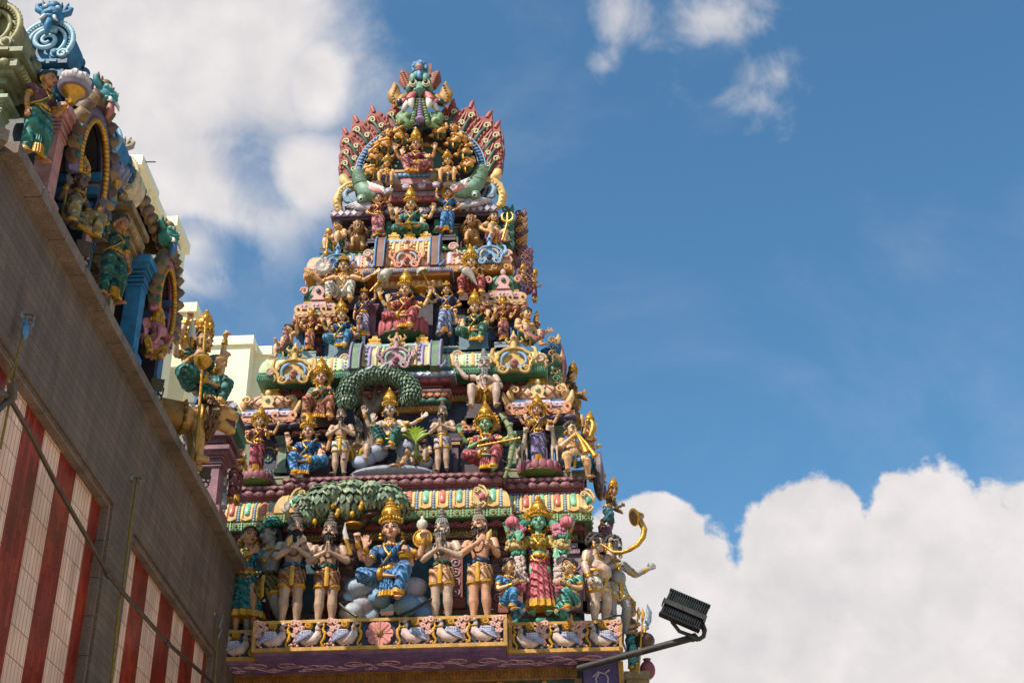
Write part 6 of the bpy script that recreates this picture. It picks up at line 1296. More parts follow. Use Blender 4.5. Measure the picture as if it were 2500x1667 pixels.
m = MB(); c = at(1, 1645, 335, 18.3); m.lathe([(.03, -.1), (.06, -.04), (.085, .02), (.07, .07), (.03, .1), (.02, .14), (.004, .17)], c, 14); prop('conch_shell', 'white conch shell raised by the blue boulder goddess', 'conch', m, paint('D6CABA', .4))
m = MB(); c = at(1, 1105, 325, 18.3); m.tube([c+A(.115*math.cos(a), .1*math.sin(a), 0) for a in np.arange(18)*2*PI/18], .02, 6, closed=True); m.lathe([(.03, -.03), (.11, -.005), (.11, .01)], c, 16); prop('discus', 'gold discus raised on the left hand of the blue boulder goddess', 'discus', m, GOLD)
m = MB(); m.tube([at(1, 1085, 560, 18.05), at(1, 1060, 480, 18.05), at(1, 1045, 440, 18.05)], [.03, .03, .03], 8, 1); m.tube([at(1, 1050, 440, 18.05), at(1, 1035, 380, 18.05), at(1, 1040, 305, 18.05)], [(.035, .012), (.03, .01), (.004, .004)], 8, 0); prop('short_sword', 'short curved sword with a gold hilt near the tree trunk', 'sword', m, [paint('C4BEB8', .3), GOLD])
m = MB()
for s, xs in ((-1, (690, 690, 665, 660, 690, 700, 735)), (1, (1010, 1020, 1035, 1035, 1035, 1030, 1020))):
    ys = (340, 420, 440, 520, 570, 680, 780)
    pts = [at(2, x, y, 18.36-.02*(i % 2)) for i, (x, y) in enumerate(zip(xs, ys))]
    sg = [(pts[0], pts[1], 0, .115), (pts[2], pts[2]+A(0, 0, .03), 1, .12), (pts[2]-A(0, 0, .04), pts[3], 2, .12), (pts[4]+A(0, 0, .05), pts[4], 1, .1), (pts[4]-A(0, 0, .03), pts[5], 3, .095), (pts[5], pts[6], 3, .08)]
    for p, q, mi, r in sg:
        m.tube([p, q], [r*.85, r*.85], 10, mi); L_ = np.linalg.norm(p-q)
        for i in range(int(60*L_/.3)):
            a = RNG.uniform(PI, 2*PI); t = RNG.uniform(0, 1); c = p+(q-p)*t; m.ell(c+A(math.cos(a)*r*.9, math.sin(a)*r*.9, 0), RNG.uniform(.02, .034), 6, 4, mi)
m.tube([at(2, 690, 340, 18.36), at(2, 750, 315, 18.42), at(2, 790, 320, 18.55)], .06, 9, 1); m.tube([at(2, 930, 320, 18.55), at(2, 960, 315, 18.42), at(2, 1010, 340, 18.36)], .06, 9, 1)
prop('flower_garland', 'thick hanging garland of pink, white and green flowers on the green skinned goddess', 'garland', m, [paint('C4788A'), paint('3E8A72'), paint('CDB27A'), paint('D0B8B0')])
for lb, x, y in (('pink lotus bud held high at the left of the garlanded goddess', 645, 300), ('pink lotus bud held high at the right of the garlanded goddess', 1075, 300)):
    m = MB(); c = at(2, x, y, 18.25); m.lathe([(.02, -.08), (.075, -.05), (.085, .02), (.06, .06), (.03, .08), (.035, .1), (.01, .12)], c, 12)
    for i in range(8): a = i*PI/4; m.ell(c+A(.07*math.cos(a), .07*math.sin(a), -.01), (.03, .03, .06), 6, 5)
    m.tube([c-A(0, 0, .08), c+A(.03 if x < 800 else .01, 0, -.2), c+A(-.03, 0, -.3)], .016, 6, 1); prop('lotus_bud', lb, 'lotus bud', m, [paint('C8707C', var=.3), paint('3E7A58')], group='lotus buds')
m = MB()
for i in range(14): a = i*.9; m.ell(at(2, 705, 805, 17.97)+A(.035*(i % 4)-.05, .02*math.sin(a), .03*(i//4)-.05), .034, 7, 5)
prop('flower_offering', 'handful of red flowers offered by the blue kneeling attendant', 'flowers', m, paint('A84A5E', var=.3))
m = MB()
for i in range(14): a = i*.9; m.ell(at(2, 1030, 815, 17.97)+A(.035*(i % 4)-.05, .02*math.sin(a), .03*(i//4)-.05), .034, 7, 5)
prop('flower_offering', 'handful of red flowers offered by the pale green kneeling attendant', 'flowers', m, paint('B05A62', var=.3))
for lb, k, i in (('horn shaped bowl in the hand of the left bearded sage', 'A3', 1), ('yellow shell in the raised hand of the pink sage', 'A8', 1)):
    m = MB(); c = H(k, i)+A(0, -.05, .06); m.tube([c+A(-.02, 0, -.09), c, c+A(.03, 0, .07)], [.02, .045, .012], 9); prop('hand_shell', lb, 'shell', m, paint('D8A85E'))
# bow of bamboo and its arrow
m = MB(); bp_ = [(825, 620), (870, 670), (915, 740), (945, 830), (958, 900), (950, 980), (930, 1080), (900, 1180), (870, 1265)]
pts = [at(4, x, y, 18.62) for x, y in bp_]; m.tube(pts, [.025, .035, .042, .046, .048, .046, .042, .036, .03], 10)
for i in range(1, 8): m.tube([pts[i]-nrm(pts[i+1]-pts[i-1])*.012, pts[i]+nrm(pts[i+1]-pts[i-1])*.012], [.052, .052], 10, cap=.1)
prop('bamboo_bow', 'tall jointed bamboo bow of the green faced archer', 'bow', m, paint('8A9468', var=.25))
m = MB(); a_, b_ = at(4, 600, 945, 18.55), at(4, 1030, 860, 18.55); m.tube([a_+(b_-a_)*t for t in np.linspace(0, 1, 24)], [.014+.008*(i % 2) for i in range(24)], 7); prop('gold_arrow', 'twisted golden arrow drawn across the archer', 'arrow', m, GOLD)
prop('bow_string', 'thin pale bowstring below the golden arrow', 'bowstring', rod(at(4, 610, 950, 18.6), at(4, 935, 1130, 18.6), .007), paint('A09890'))
m = MB(); m.tube([at(4, 1590, 800, 18.5), at(4, 1650, 900, 18.42), at(4, 1690, 990, 18.35), at(4, 1700, 1010, 18.35)], [.015, .03, .05, .065], 10); m.tube([at(4, 1595, 800, 18.5), at(4, 1700, 920, 18.42), at(4, 1780, 1035, 18.35), at(4, 1785, 1045, 18.35)], [.015, .025, .045, .055], 10); prop('double_pipe', 'pair of golden pipes played by the chubby boy', 'pipes', m, GOLD)
m = MB(); m.tube([at(4, 1745, 680, 19.1), at(4, 1770, 720, 19.1), at(4, 1755, 800, 19.1), at(4, 1730, 850, 19.1)], [.02, .045, .04, .02], 8); prop('gold_mace', 'curved golden horn held up behind the pipe player', 'horn', m, GOLD)
m = MB(); m.tube([at(5, 290, 1180, 19.3), at(5, 320, 1290, 19.25), at(5, 250, 1420, 19.22), at(5, 180, 1440, 19.2)], [.05, .045, .05, .04], 9); prop('long_braid', 'thick pink coil held by the crouching man at the left end', 'coil', m, paint('B8766A', wave=('DIAGONAL', 8, 2)))
m = MB(); m.tube([at(6, 1440, 1120, 19.25), at(6, 1520, 1230, 19.2), at(6, 1620, 1300, 19.2), at(6, 1690, 1260, 19.2), at(6, 1700, 1190, 19.2)], [.03, .045, .05, .045, .04], 9); prop('long_coil', 'thick pink coil held by the crouching man at the right end', 'coil', m, paint('C08078', wave=('DIAGONAL', 8, 2)))
m = MB(); p = at(7, 1945, 900, 20.0); q = at(7, 2000, 710, 20.0); m.tube([p, q], .022, 8); d = nrm(q-p)
for s in (-1, 0, 1): m.tube([q, q+A(.09*s, 0, .06), q+A(.1*s, 0, .16), q+A(.06*s, 0, .22)], [.025, .025, .02, .006], 7)
prop('trident', 'golden trident of the right dwarf', 'trident', m, GOLD)
m = MB(); m.tube([at(7, 75, 1040, 20.0), at(7, 90, 880, 20.0), at(7, 100, 800, 20.0)], [.022, .022, .05], 8); m.ell(at(7, 100, 810, 20.0), (.07, .06, .08), 10, 7); m.ell(at(7, 70, 1045, 20.0), (.06, .05, .05), 9, 6); prop('gold_club', 'golden club of the left dwarf', 'club', m, GOLD)
m = MB(); c = at(6, 740, 440, 19.4); m.tube([c+A(.16, 0, -.27), c+A(.05, -.02, -.08), c+A(-.02, -.03, .0), c+A(-.08, 0, .03)], [.012, .07, .085, .04], 10); m.ell(c+A(-.1, -.02, .06), (.05, .045, .05), 10, 7); m.tube([c+A(-.14, -.03, .06), c+A(-.19, -.03, .05)], [.014, .004], 6); prop('stone_bird', 'white grey bird held by the woman in red trousers', 'bird', m, paint('B4AAA0'))
m = MB(); c = at(5, 780, 380, 19.4)
for i in range(12): a = i*PI/6; m.tube([c, c+A(.12*math.cos(a), -.03, .12*math.sin(a)), c+A(.17*math.cos(a+.3), 0, .17*math.sin(a+.3))], [.04, .05, .012], 7)
m.ell(c, (.1, .07, .1), 10, 7); prop('stone_flower', 'large pale stone flower in the left hand of the man with spread arms', 'flower', m, paint('C4B2AC'))
m = MB(); m.tube([at(2, 1690, 1140, 18.9), at(2, 1715, 1080, 18.9), at(2, 1722, 1010, 18.9), at(2, 1705, 945, 18.9)], [(.03, .012), (.045, .014), (.04, .012), (.004, .004)], 8); m.tube([at(2, 1685, 1170, 18.9), at(2, 1690, 1130, 18.9)], .022, 7, 1); prop('curved_sword', 'curved steel sword at the lower right edge', 'sword', m, [paint('8C98A4', .3, .3), GOLD])
for x0, y0, x1, y1, lb in ((1640, 1490, 1672, 1020, 'longer thin golden spear at the lower right edge'), (1625, 1110, 1640, 1010, 'short golden arrow left of the curved steel sword')):
    m = MB(); m.tube([at(2, x0, y0, 18.95), at(2, x1, y1, 18.95)], .014, 6); p = at(2, x1, y1, 18.95); m.tube([p-A(0, 0, .1), p, p+A(0, 0, .08)], [.014, .03, .004], 6)
    prop('spear', lb, 'spear', m, GOLDP)
m = MB(); c = at(2, 1690, 1235, 19.1); m.ell(c, (.14, .12, .12), 14, 9); prop('gourd', 'dark brown round gourd at the lower right edge', 'gourd', m, paint('4A2A20', .35))
m = MB(); c = at(2, 1710, 1465, 19.2); m.ell(c, (.11, .1, .14), 12, 8); m.lathe([(.03, .1), (.06, .16)], c, 8); prop('stone_bulb', 'dusky red bulb at the lower right edge by the stone capital', 'bulb', m, paint('8A3A48'))
m = MB(); a = at(2, 1590, 1500, 19.2); m.box(a+A(.06, .3, -.3), (.3, .7, .5)); m.box(a+A(.06, .3, -.03), (.36, .8, .1)); tb(m, 'corner_capital', paint('8E7E5A', var=.3))
m = MB(); c = at(4, 1820, 1250, 19.45); m.ell((0, 0, 0), (.09, .34, .36), 20, 12); m.tube([(.02, .33*math.cos(a), .35*math.sin(a)) for a in np.arange(26)*2*PI/26], .035, 7, closed=True); o = m.build('round_shield', paint('7A6A74', var=.3), None, 60, loc=tuple(c)); tag(o, 'mauve grey round shield standing on edge at the right side above the cornice', 'shield')
m = MB(); c = at(4, 1460, 150, 19.7); m.tube([c+A(0, 0, -.35), c+A(.02, 0, 0), c+A(0, 0, .4)], [(.03, .2), (.05, .28), (.01, .02)], 10); o = prop('petal_shield', 'upright dark red petal at the right edge of the third tier', 'stone petal', m, paint('7A3A44'))
# lions, deer
def beast(key, name, label, c, S, rot, col, manec, pose='sit', group=None, mouth=True):
    e = empty(name, label, 'lion statue' if manec else 'deer statue', c, rot, group); B = MB()
    if pose == 'sit':
        B.tube([(0, .5, .2), (0, .3, .28), (0, .05, .42), (0, -.05, .52)], [.17, .2, .2, .17], 12)
        for s in (-1, 1):
            B.tube([(s*.13, -.02, .45), (s*.15, -.08, .25), (s*.15, -.1, .06)], [.09, .07, .06], 10); B.tube([(s*.15, -.06, .05), (s*.15, -.22, .045)], [.07, .06], 9)
            for q in range(4): B.ell((s*.15+(q-1.5)*.032, -.235, .04), (.02, .04, .025), 7, 5)
            B.tube([(s*.16, .42, .2), (s*.2, .2, .2), (s*.19, .28, .06), (s*.19, .1, .05)], [.12, .1, .06, .055], 9)
    elif pose == 'ride':
        B.tube([(0, .62, .6), (0, .35, .66), (0, 0, .66), (0, -.22, .72)], [.19, .23, .22, .2], 14)
        for s in (-1, 1):
            B.tube([(s*.12, .55, .6), (s*.15, .6, .36), (s*.14, .72, .22), (s*.14, .66, .04)], [.16, .11, .065, .06], 10); B.tube([(s*.14, .7, .03), (s*.14, .54, .03)], [.06, .055], 8)
            B.tube([(s*.13, -.1, .6), (s*.15, -.16, .34), (s*.15, -.18, .05)], [.12, .085, .065], 10); B.tube([(s*.15, -.14, .04), (s*.15, -.32, .035)], [.07, .06], 8)
        B.tube([(0, .75, .6), (0, .95, .5), (0, 1.0, .75)], [.04, .03, .03], 7)
    else:
        B.tube([(0, .3, .42), (0, .1, .45), (0, -.12, .48)], [.1, .11, .1], 12); B.tube([(0, -.1, .5), (0, -.2, .66), (0, -.24, .8)], [.08, .06, .05], 9)
        for s in (-1, 1):
            B.tube([(s*.06, .26, .4), (s*.07, .22, .26), (s*.065, .3, .16), (s*.065, .27, .02)], [.07, .045, .025, .022], 8); B.tube([(s*.06, -.1, .42), (s*.065, -.12, .22), (s*.065, -.11, .02)], [.05, .03, .022], 8)
    hc = {'sit': A(0, -.16, .72), 'ride': A(0, -.42, .88), 'deer': A(0, -.3, .84)}[pose]; k = {'sit': 1.0, 'ride': 1.15, 'deer': .5}[pose]
    B.ell(hc, (.15*k, .15*k, .15*k), 14, 9); B.tube([hc+A(0, -.08, .02)*k, hc+A(0, -.22, -.01)*k, hc+A(0, -.26, -.02)*k], [.12*k, .1*k, .07*k], 10); B.ell(hc+A(0, -.27, .02)*k, (.045*k, .03*k, .03*k), 8, 6)
    if mouth: B.tube([hc+A(0, -.05, -.13)*k, hc+A(0, -.2, -.2)*k, hc+A(0, -.25, -.19)*k], [.09*k, .07*k, .05*k], 9)
    for s in (-1, 1): B.ell(hc+A(s*.11, .0, .14)*k, (.05*k, .03*k, .06*k), 8, 6); B.ell(hc+A(s*.075, -.12, .075)*k, (.045*k, .05*k, .03*k), 8, 6)
    def fin(m, n, mt, rm=None): o = MB(); o.merge(m, None, None, S); return o.build(n, mt, e, 60, rm)
    fin(B, 'body', paint(col, .5, var=.2), max(.008, .014*S))
    if pose == 'ride':
        m = MB(); m.tube([(0, .46, .655), (0, .1, .67)], [.25, .25], 18, cap=.02)
        for i in range(14): a_ = PI*(1.15+.7*i/13)*1.0+PI/2*0; m.ell((.255*math.cos(2*PI*i/14), .1, .67+.255*math.sin(2*PI*i/14)), (.05, .03, .05), 8, 6)
        fin(m, 'saddle_cloth', paint('9A6A1E', .45, .1, .3)); m = MB()
        for y_ in (.47, .1): m.tube([(.256*math.cos(a_), y_, .66+.256*math.sin(a_)) for a_ in np.arange(24)*2*PI/24], .022, 7, closed=True)
        m.tube([(.17*math.cos(a_), -.16, .74+.19*math.sin(a_)) for a_ in np.arange(20)*2*PI/20], .03, 7, closed=True); fin(m, 'harness', GOLD)
    m = MB()
    for s in (-1, 1): m.ell(hc+A(s*.065, -.155, .06)*k, (.025*k, .018*k, .02*k), 8, 6)
    m.ell(hc+A(0, -.295, .03)*k, (.035*k, .015*k, .02*k), 7, 5); fin(m, 'eyes_and_nose', BLACK)
    if mouth:
        m = MB(); m.tube([hc+A(0, -.1, -.085)*k, hc+A(0, -.235, -.1)*k], [.075*k, .06*k], 9); fin(m, 'mouth', paint('5A1A18'))
        m = MB()
        for s in (-1, 1):
            m.tube([hc+A(s*.045, -.25, -.055)*k, hc+A(s*.045, -.25, -.11)*k], [.014*k, .004], 6); m.tube([hc+A(s*.04, -.25, -.16)*k, hc+A(s*.04, -.25, -.11)*k], [.012*k, .004], 6)
        for q in range(4): m.ell(hc+A((q-1.5)*.018, -.262, -.065)*k, .009*k, 5, 4)
        fin(m, 'teeth', WHITE)
    if manec:
        m = MB()
        for i in range(150):
            a = RNG.uniform(0, 2*PI); t = RNG.uniform(0, 1); d = A(math.cos(a), 0, math.sin(a)); r = .15+.05*t
            p = hc+A(0, .02+.14*t, -.02)*k+d*r*k*(1+.35*(math.sin(a) < 0)); u = nrm(d*.55+A(0, .25, -.75)+A(*RNG.normal(0, .12, 3))); L_ = .16*k*(1.3 if math.sin(a) < 0 else .9)
            m.tube([p, p+u*L_*.5+d*.02*k, p+u*L_], [.03*k, .032*k, .008*k], 6)
        m.ell(hc+A(0, .1, -.05)*k, (.17*k, .1*k, .19*k), 12, 8); fin(m, 'mane', paint(manec, .6, var=.35, sc=14))
    return e
c = at(7, 400, 1020, 20.25); S_ = (at(7, 400, 735, 20.25)[2]-c[2])/.92; beast('l1', 'lion_statue', 'roaring lion statue beside the left dwarf on the fourth ledge', c, S_, D2R(8), 'B98A58', '7A5226', 'sit', 'lions of the fourth ledge')
c = at(7, 1625, 950, 20.25); S_ = (at(7, 1625, 672, 20.25)[2]-c[2])/.92; beast('l2', 'lion_statue', 'roaring lion statue beside the right dwarf on the fourth ledge', c, S_, D2R(-6), 'C08A50', '86561E', 'sit', 'lions of the fourth ledge')
c = at(4, 1060, 1130, 19.0); S_ = (at(4, 1060, 800, 19.0)[2]-c[2])/.95; beast('d1', 'deer_statue', 'pale upright deer statue left of the lilac goddess', c, S_, D2R(20), 'C4AE9C', None, 'deer', 'deer by the lilac goddess', False)
c = at(4, 1400, 1130, 19.0); S_ = (at(4, 1400, 780, 19.0)[2]-c[2])/.95; beast('d2', 'deer_statue', 'pale upright deer statue right of the lilac goddess', c, S_, D2R(-20), 'C4AE9C', None, 'deer', 'deer by the lilac goddess', False)
# side ornaments of the upper right edge
def flarehorn(label, z, x, y, Y, col, col2, k=1.0):
    m = MB(); p = at(z, x, y, Y); rg = np.random.default_rng(int(x+y))
    m.tube([p+A(-.1, .3, -.75*k), p+A(-.06, .28, -.3*k), p+A(-.04, .25, -.05*k)], [(.14, .3), (.13, .28), (.06, .16)], 10)
    for i in range(7):
        h = -.7*k+.13*k*i; r = rg.uniform(.05, .09)
        m.tube([p+A(.0, .08+.1*(i % 2), h), p+A(.1*k, .06, h+.03), p+A(.15*k, .08, h+.12*k), p+A(.11*k+.06*rg.uniform(), .1, h+.24*k)], [r, r*1.1, r*.7, .01], 8, 1 if i % 3 else 0)
        c = p+A(.03, .0, h+.05); m.tube([c+A(.07*(1-u*.75)*math.cos(u*8), -.02, .07*(1-u*.75)*math.sin(u*8)) for u in np.linspace(0, 1, 10)], .018, 6, i % 2)
    for s_, hh in ((-.1, .12), (0, .24), (.08, .14)): m.tube([p+A(s_*.4, .2, -.12), p+A(s_, .18, .05), p+A(s_*.8+.02, .2, hh)], [.07, .06, .01], 8, 1)
    prop('flame_crest', label, 'stone crest', m, [paint(col, var=.3), paint(col2, var=.3)], group='crests on the right edge')
flarehorn('green flame crest behind the right dwarf', 7, 1960, 640, 20.5, '3E6A54', '4E7A5E'); flarehorn('brown and orange flame crest at the right end of the roof', 7, 2100, 680, 20.8, '7A4A44', 'C48A4E')
flarehorn('blue rimmed crest at the right end of the third ledge', 6, 1790, 1400, 20.0, 'C09A6A', '2A5E86'); flarehorn('mauve crest at the right edge under the fourth ledge', 6, 1440, 260, 20.3, '7A4A58', '8A5A60')
flarehorn('tan and green crest at the right edge of the third tier', 4, 1370, 130, 19.5, 'A88A58', '4A7A5A'); flarehorn('mauve scroll crest at the right corner above the horn blower', 2, 1340, 420, 19.1, '6E4450', '7E5460')
# ------------------------------------------------------------------ the side hall with its striped wall
def mapped(name, ax, h1, h2, mort, bw, rh, ms, off, rough, speck=0.0, var=.15, bump=.5, spec=.5):
    m = bpy.data.materials.new(name); m.use_nodes = True; nt = m.node_tree; N = nt.nodes; L = nt.links; b = N['Principled BSDF']
    tc = N.new('ShaderNodeTexCoord'); sp = N.new('ShaderNodeSeparateXYZ'); cb = N.new('ShaderNodeCombineXYZ'); L.new(tc.outputs['Object'], sp.inputs[0])
    L.new(sp.outputs[ax[0]], cb.inputs[0]); L.new(sp.outputs[ax[1]], cb.inputs[1])
    nw = N.new('ShaderNodeTexNoise'); nw.inputs['Scale'].default_value = 1.7; L.new(tc.outputs['Object'], nw.inputs['Vector'])
    wv = N.new('ShaderNodeVectorMath'); wv.operation = 'MULTIPLY_ADD'; wv.inputs[1].default_value = (.012, .012, 0); L.new(nw.outputs['Color'], wv.inputs[0]); L.new(cb.outputs[0], wv.inputs[2])
    br = N.new('ShaderNodeTexBrick'); br.offset = off; br.inputs['Scale'].default_value = 1; br.inputs['Brick Width'].default_value = bw; br.inputs['Row Height'].default_value = rh; br.inputs['Mortar Size'].default_value = ms; br.inputs['Mortar Smooth'].default_value = .2
    br.inputs['Color1'].default_value = (*lin(h1), 1); br.inputs['Color2'].default_value = (*lin(h2), 1); br.inputs['Mortar'].default_value = (*lin(mort), 1); L.new(wv.outputs[0], br.inputs['Vector'])
    n = N.new('ShaderNodeTexNoise'); n.inputs['Scale'].default_value = 1.3; n.inputs['Detail'].default_value = 6; L.new(tc.outputs['Object'], n.inputs['Vector'])
    mr = N.new('ShaderNodeMapRange'); mr.inputs[1].default_value = .3; mr.inputs[2].default_value = .7; mr.inputs[3].default_value = 1-var*1.5; mr.inputs[4].default_value = 1+var; L.new(n.outputs['Fac'], mr.inputs[0])
    mx = N.new('ShaderNodeMix'); mx.data_type = 'RGBA'; mx.blend_type = 'MULTIPLY'; mx.inputs[0].default_value = 1; L.new(br.outputs['Color'], mx.inputs[6]); L.new(mr.outputs[0], mx.inputs[7]); out = mx.outputs[2]
    mp = N.new('ShaderNodeMapping'); mp.inputs['Scale'].default_value = (1, 1, .13); L.new(tc.outputs['Object'], mp.inputs['Vector'])
    n5 = N.new('ShaderNodeTexNoise'); n5.inputs['Scale'].default_value = 5; n5.inputs['Detail'].default_value = 6; n5.inputs['Roughness'].default_value = .65; L.new(mp.outputs[0], n5.inputs['Vector'])
    r5 = N.new('ShaderNodeMapRange'); r5.inputs[1].default_value = .42; r5.inputs[2].default_value = .72; r5.inputs[3].default_value = 1.04; r5.inputs[4].default_value = .6 if speck else .78; L.new(n5.outputs['Fac'], r5.inputs[0])
    m5 = N.new('ShaderNodeMix'); m5.data_type = 'RGBA'; m5.blend_type = 'MULTIPLY'; m5.inputs[0].default_value = 1; L.new(out, m5.inputs[6]); L.new(r5.outputs[0], m5.inputs[7]); out = m5.outputs[2]
    n2 = N.new('ShaderNodeTexNoise'); n2.inputs['Scale'].default_value = 75; n2.inputs['Detail'].default_value = 2; L.new(tc.outputs['Object'], n2.inputs['Vector'])
    if speck:
        m2 = N.new('ShaderNodeMapRange'); m2.inputs[1].default_value = .35; m2.inputs[2].default_value = .65; m2.inputs[3].default_value = 1-speck; m2.inputs[4].default_value = 1+speck; L.new(n2.outputs['Fac'], m2.inputs[0])
        mx2 = N.new('ShaderNodeMix'); mx2.data_type = 'RGBA'; mx2.blend_type = 'MULTIPLY'; mx2.inputs[0].default_value = 1; L.new(out, mx2.inputs[6]); L.new(m2.outputs[0], mx2.inputs[7]); out = mx2.outputs[2]
    L.new(out, b.inputs['Base Color']); b.inputs['Roughness'].default_value = rough; b.inputs['Specular IOR Level'].default_value = spec
    iv = N.new('ShaderNodeMath'); iv.operation = 'MULTIPLY_ADD'; iv.inputs[1].default_value = -1; iv.inputs[2].default_value = 1; L.new(br.outputs['Fac'], iv.inputs[0])
    ad = N.new('ShaderNodeMath'); ad.operation = 'MULTIPLY_ADD'; ad.inputs[1].default_value = .35 if speck else .12; L.new(n2.outputs['Fac'] if speck else n.outputs['Fac'], ad.inputs[0]); L.new(iv.outputs[0], ad.inputs[2])
    bp = N.new('ShaderNodeBump'); bp.inputs['Strength'].default_value = bump; bp.inputs['Distance'].default_value = .006; L.new(ad.outputs[0], bp.inputs['Height']); L.new(bp.outputs[0], b.inputs['Normal'])
    return m
STONE = mapped('granite_courses', (1, 2), '6C584A', '5E4C40', '4A3A30', .95, .085, .004, .5, .75, .35)
STONEB = mapped('granite_block', (1, 2), '78645A', '6C584C', '40322A', .6, .4, .006, .5, .8, .35)
TILEW = mapped('white_tile', (1, 2), 'EAC4AE', 'DAB09A', '6A483A', .078, .26, .0038, 0, .24, 0, .16, .6, .35)
TILER = mapped('red_tile', (2, 1), '92301A', '6E1A0C', '3C140C', .24, .078, .003, .5, .3, 0, .3, .8, .3)
XW = -4.55
hall = empty('side_hall', 'long granite hall wall with red and white striped tile panels on the left', 'hall', (XW, 10, 0))
def hb(m, n, mt, sm=30, par=None): o = MB(); o.merge(m, None, -A(XW, 10, 0)); return o.build(n, mt, par or hall, sm)
m = MB(); m.bx((XW-.5, 8.95, 7.62), (XW, 18.95, 9.0)); m.box((XW-.53-.177, 8.95-.53+.177, 4.5), (1.5, .5, 8.99), R=rotz(PI/4)); hb(m, 'upper_wall', STONE)
m = MB()
for a, b in ((8.96, 9.2), (13.0, 13.74), (17.78, 18.94)): m.bx((XW-.5, a, 0), (XW-.001, b, 7.618))
m.bx((XW-.499, 9.2, 0), (XW-.002, 17.9, 1.2)); hb(m, 'pier', STONE)
m = MB()
for a, b in ((9.202, 12.998), (13.742, 17.778)):
    m.bx((XW-.2, a, 7.56), (XW-.03, b, 7.617))
    for y in (a, b-.05): m.bx((XW-.2, y, 1.2), (XW-.03, y+.05, 7.558))
hb(m, 'panel_reveal', STONEB)
ys = [(-.1, 0, 0)]
def panel(y0, y1, edges, first):
    m = MB(); e = [y0]+[q for q in edges if y0 < q < y1]+[y1]; k = first
    for a, b in zip(e[:-1], e[1:]): m.add([(XW-.12, a, 1.2), (XW-.12, b, 1.2), (XW-.12, b, 7.6), (XW-.12, a, 7.6)], [(0, 1, 2, 3)], k); k = 1-k
    return hb(m, 'tile_panel', [TILEW, TILER], None)
e1 = [11.61, 12.11, 12.6]; y = 11.22; back = []
while y > 9.3: back.append(y); y -= .5
panel(9.252, 12.948, sorted(back+[11.66, 12.14, 12.66]), 1 if len(back) % 2 else 0)
panel(13.792, 17.728, [14.29, 14.84, 15.38, 15.98, 16.49, 17.1, 17.58], 0)
m = MB(); y = 8.98; i = 0; m.box((XW-.53-.08, 8.95-.53+.08, 9.062), (1.52, .55, .118), R=rotz(PI/4))
while y < 18.4:
    w = .62+.03*math.sin(i*2.3); m.box((XW-.12+.004*math.sin(i*3.1), y+w/2, 9.064), (.55, w-.012, .12+.004*math.sin(i))); y += w; i += 1
hb(m, 'coping_slab', mapped('coping_stone', (1, 2), '76645A', '685A4E', '3A2E26', .62, .4, .002, 0, .8, .35))
m = MB(); m.bx((XW-2.2, 9.1, 9.13), (XW-.3, 18.3, 9.5)); m.bx((XW-.34, 9.12, 9.14), (XW-.22, 18.3, 9.32)); hb(m, 'roof_parapet', paint('4E80A4', var=.25))
m = MB(); m.bx((XW-12, 9.3, 0), (XW-.6, 20.5, 9.12)); hb(m, 'hall_block', paint('8A7F74'))
# ------------------------------------------------------------------ shrines along the top of the hall
def shx(name, label, y): return empty(name, label, 'rooftop shrine', (-5.1, y, 9.13), 0, 'rooftop shrines on the hall')
def sp(e, m, n, mt, sm=40, par=None):
    o = MB(); o.merge(m, None, -A(*e.location)); return o.build(n, mt, par or e, sm)
def colm(m, y, z0, z1, w, X=-4.8):
    h = z1-z0; m.box((X, y, z0+h*.06), (w*1.5, w*1.5, h*.12)); m.box((X, y, z0+h*.42), (w, w, h*.62))
    for q in range(4): m.box((X, y, z0+h*(.74+.04*q)), (w*(1.15+.1*(q % 2)), w*(1.15+.1*(q % 2)), h*.022))
    m.box((X, y, z0+h*.91), (w*1.5, w*1.5, h*.05)); m.box((X, y, z0+h*.965), (w*1.9, w*1.9, h*.07), taper=1.0); m.box((X, y, z0+h*.94), (w*1.6, w*1.6, h*.05))
def entab(m, y0, y1, z0, rows, xb=-5.9, x0=-5.08):
    z = z0
    for h, o in rows: m.bx((xb, y0-o, z+.002), (x0+o, y1+o, z+h)); z += h
    return z
def krt(e, c, k, cols, rot=90):
    """small grinning lion mask; faces +x for rot 90, -y for rot 0"""
    R_ = rotz(D2R(rot)); ob = bpy.data.objects.new('lion_mask', None); COL.objects.link(ob); ob.parent = e; ob.location = tuple(A(*c)-A(*e.location)); ob.rotation_euler = (0, 0, D2R(rot)); ob.scale = (k, k, k); ob.empty_display_size = .05
    m = MB(); m.ell((0, 0, 0), (.2, .2, .2), 14, 9); m.ell((0, -.17, -.04), (.07, .08, .05), 9, 6); m.ell((0, -.1, -.12), (.15, .13, .07), 10, 7)
    for s in (-1, 1): m.ell((s*.1, -.12, .1), (.075, .07, .07), 9, 7); m.tube([(s*.16, 0, .1), (s*.26, 0, .16), (s*.28, .02, .27), (s*.2, .02, .33)], [.06, .06, .04, .008], 8); m.ell((s*.06, -.2, -.06), (.04, .03, .03), 7, 5)
    m.build('mask_head', paint(cols[0], var=.3), ob, 60); m = MB()
    for s in (-1, 1): m.tube([(s*.08, -.2, -.14), (s*.1, -.24, -.22), (s*.16, -.22, -.26)], [.035, .03, .006], 7); m.ell((s*.1, -.17, .1), .035, 8, 6)
    m.build('tusk', WHITE, ob, 60); m = MB(); m.ell((0, .02, .26), (.12, .12, .12), 10, 7); 
    for i in range(5): m.tube([(-.16+.08*i, .05, .2), (-.2+.1*i, .04, .34), (-.22+.11*i, .02, .4)], [.05, .04, .008], 7)
    m.build('mask_crest', paint(cols[1], var=.3), ob, 60); m = MB(); m.tube([(0, -.16, -.2), (0, -.18, -.34), (0, -.12, -.5)], [.06, .07, .03], 8); m.build('tongue', paint(cols[2]), ob, 60)
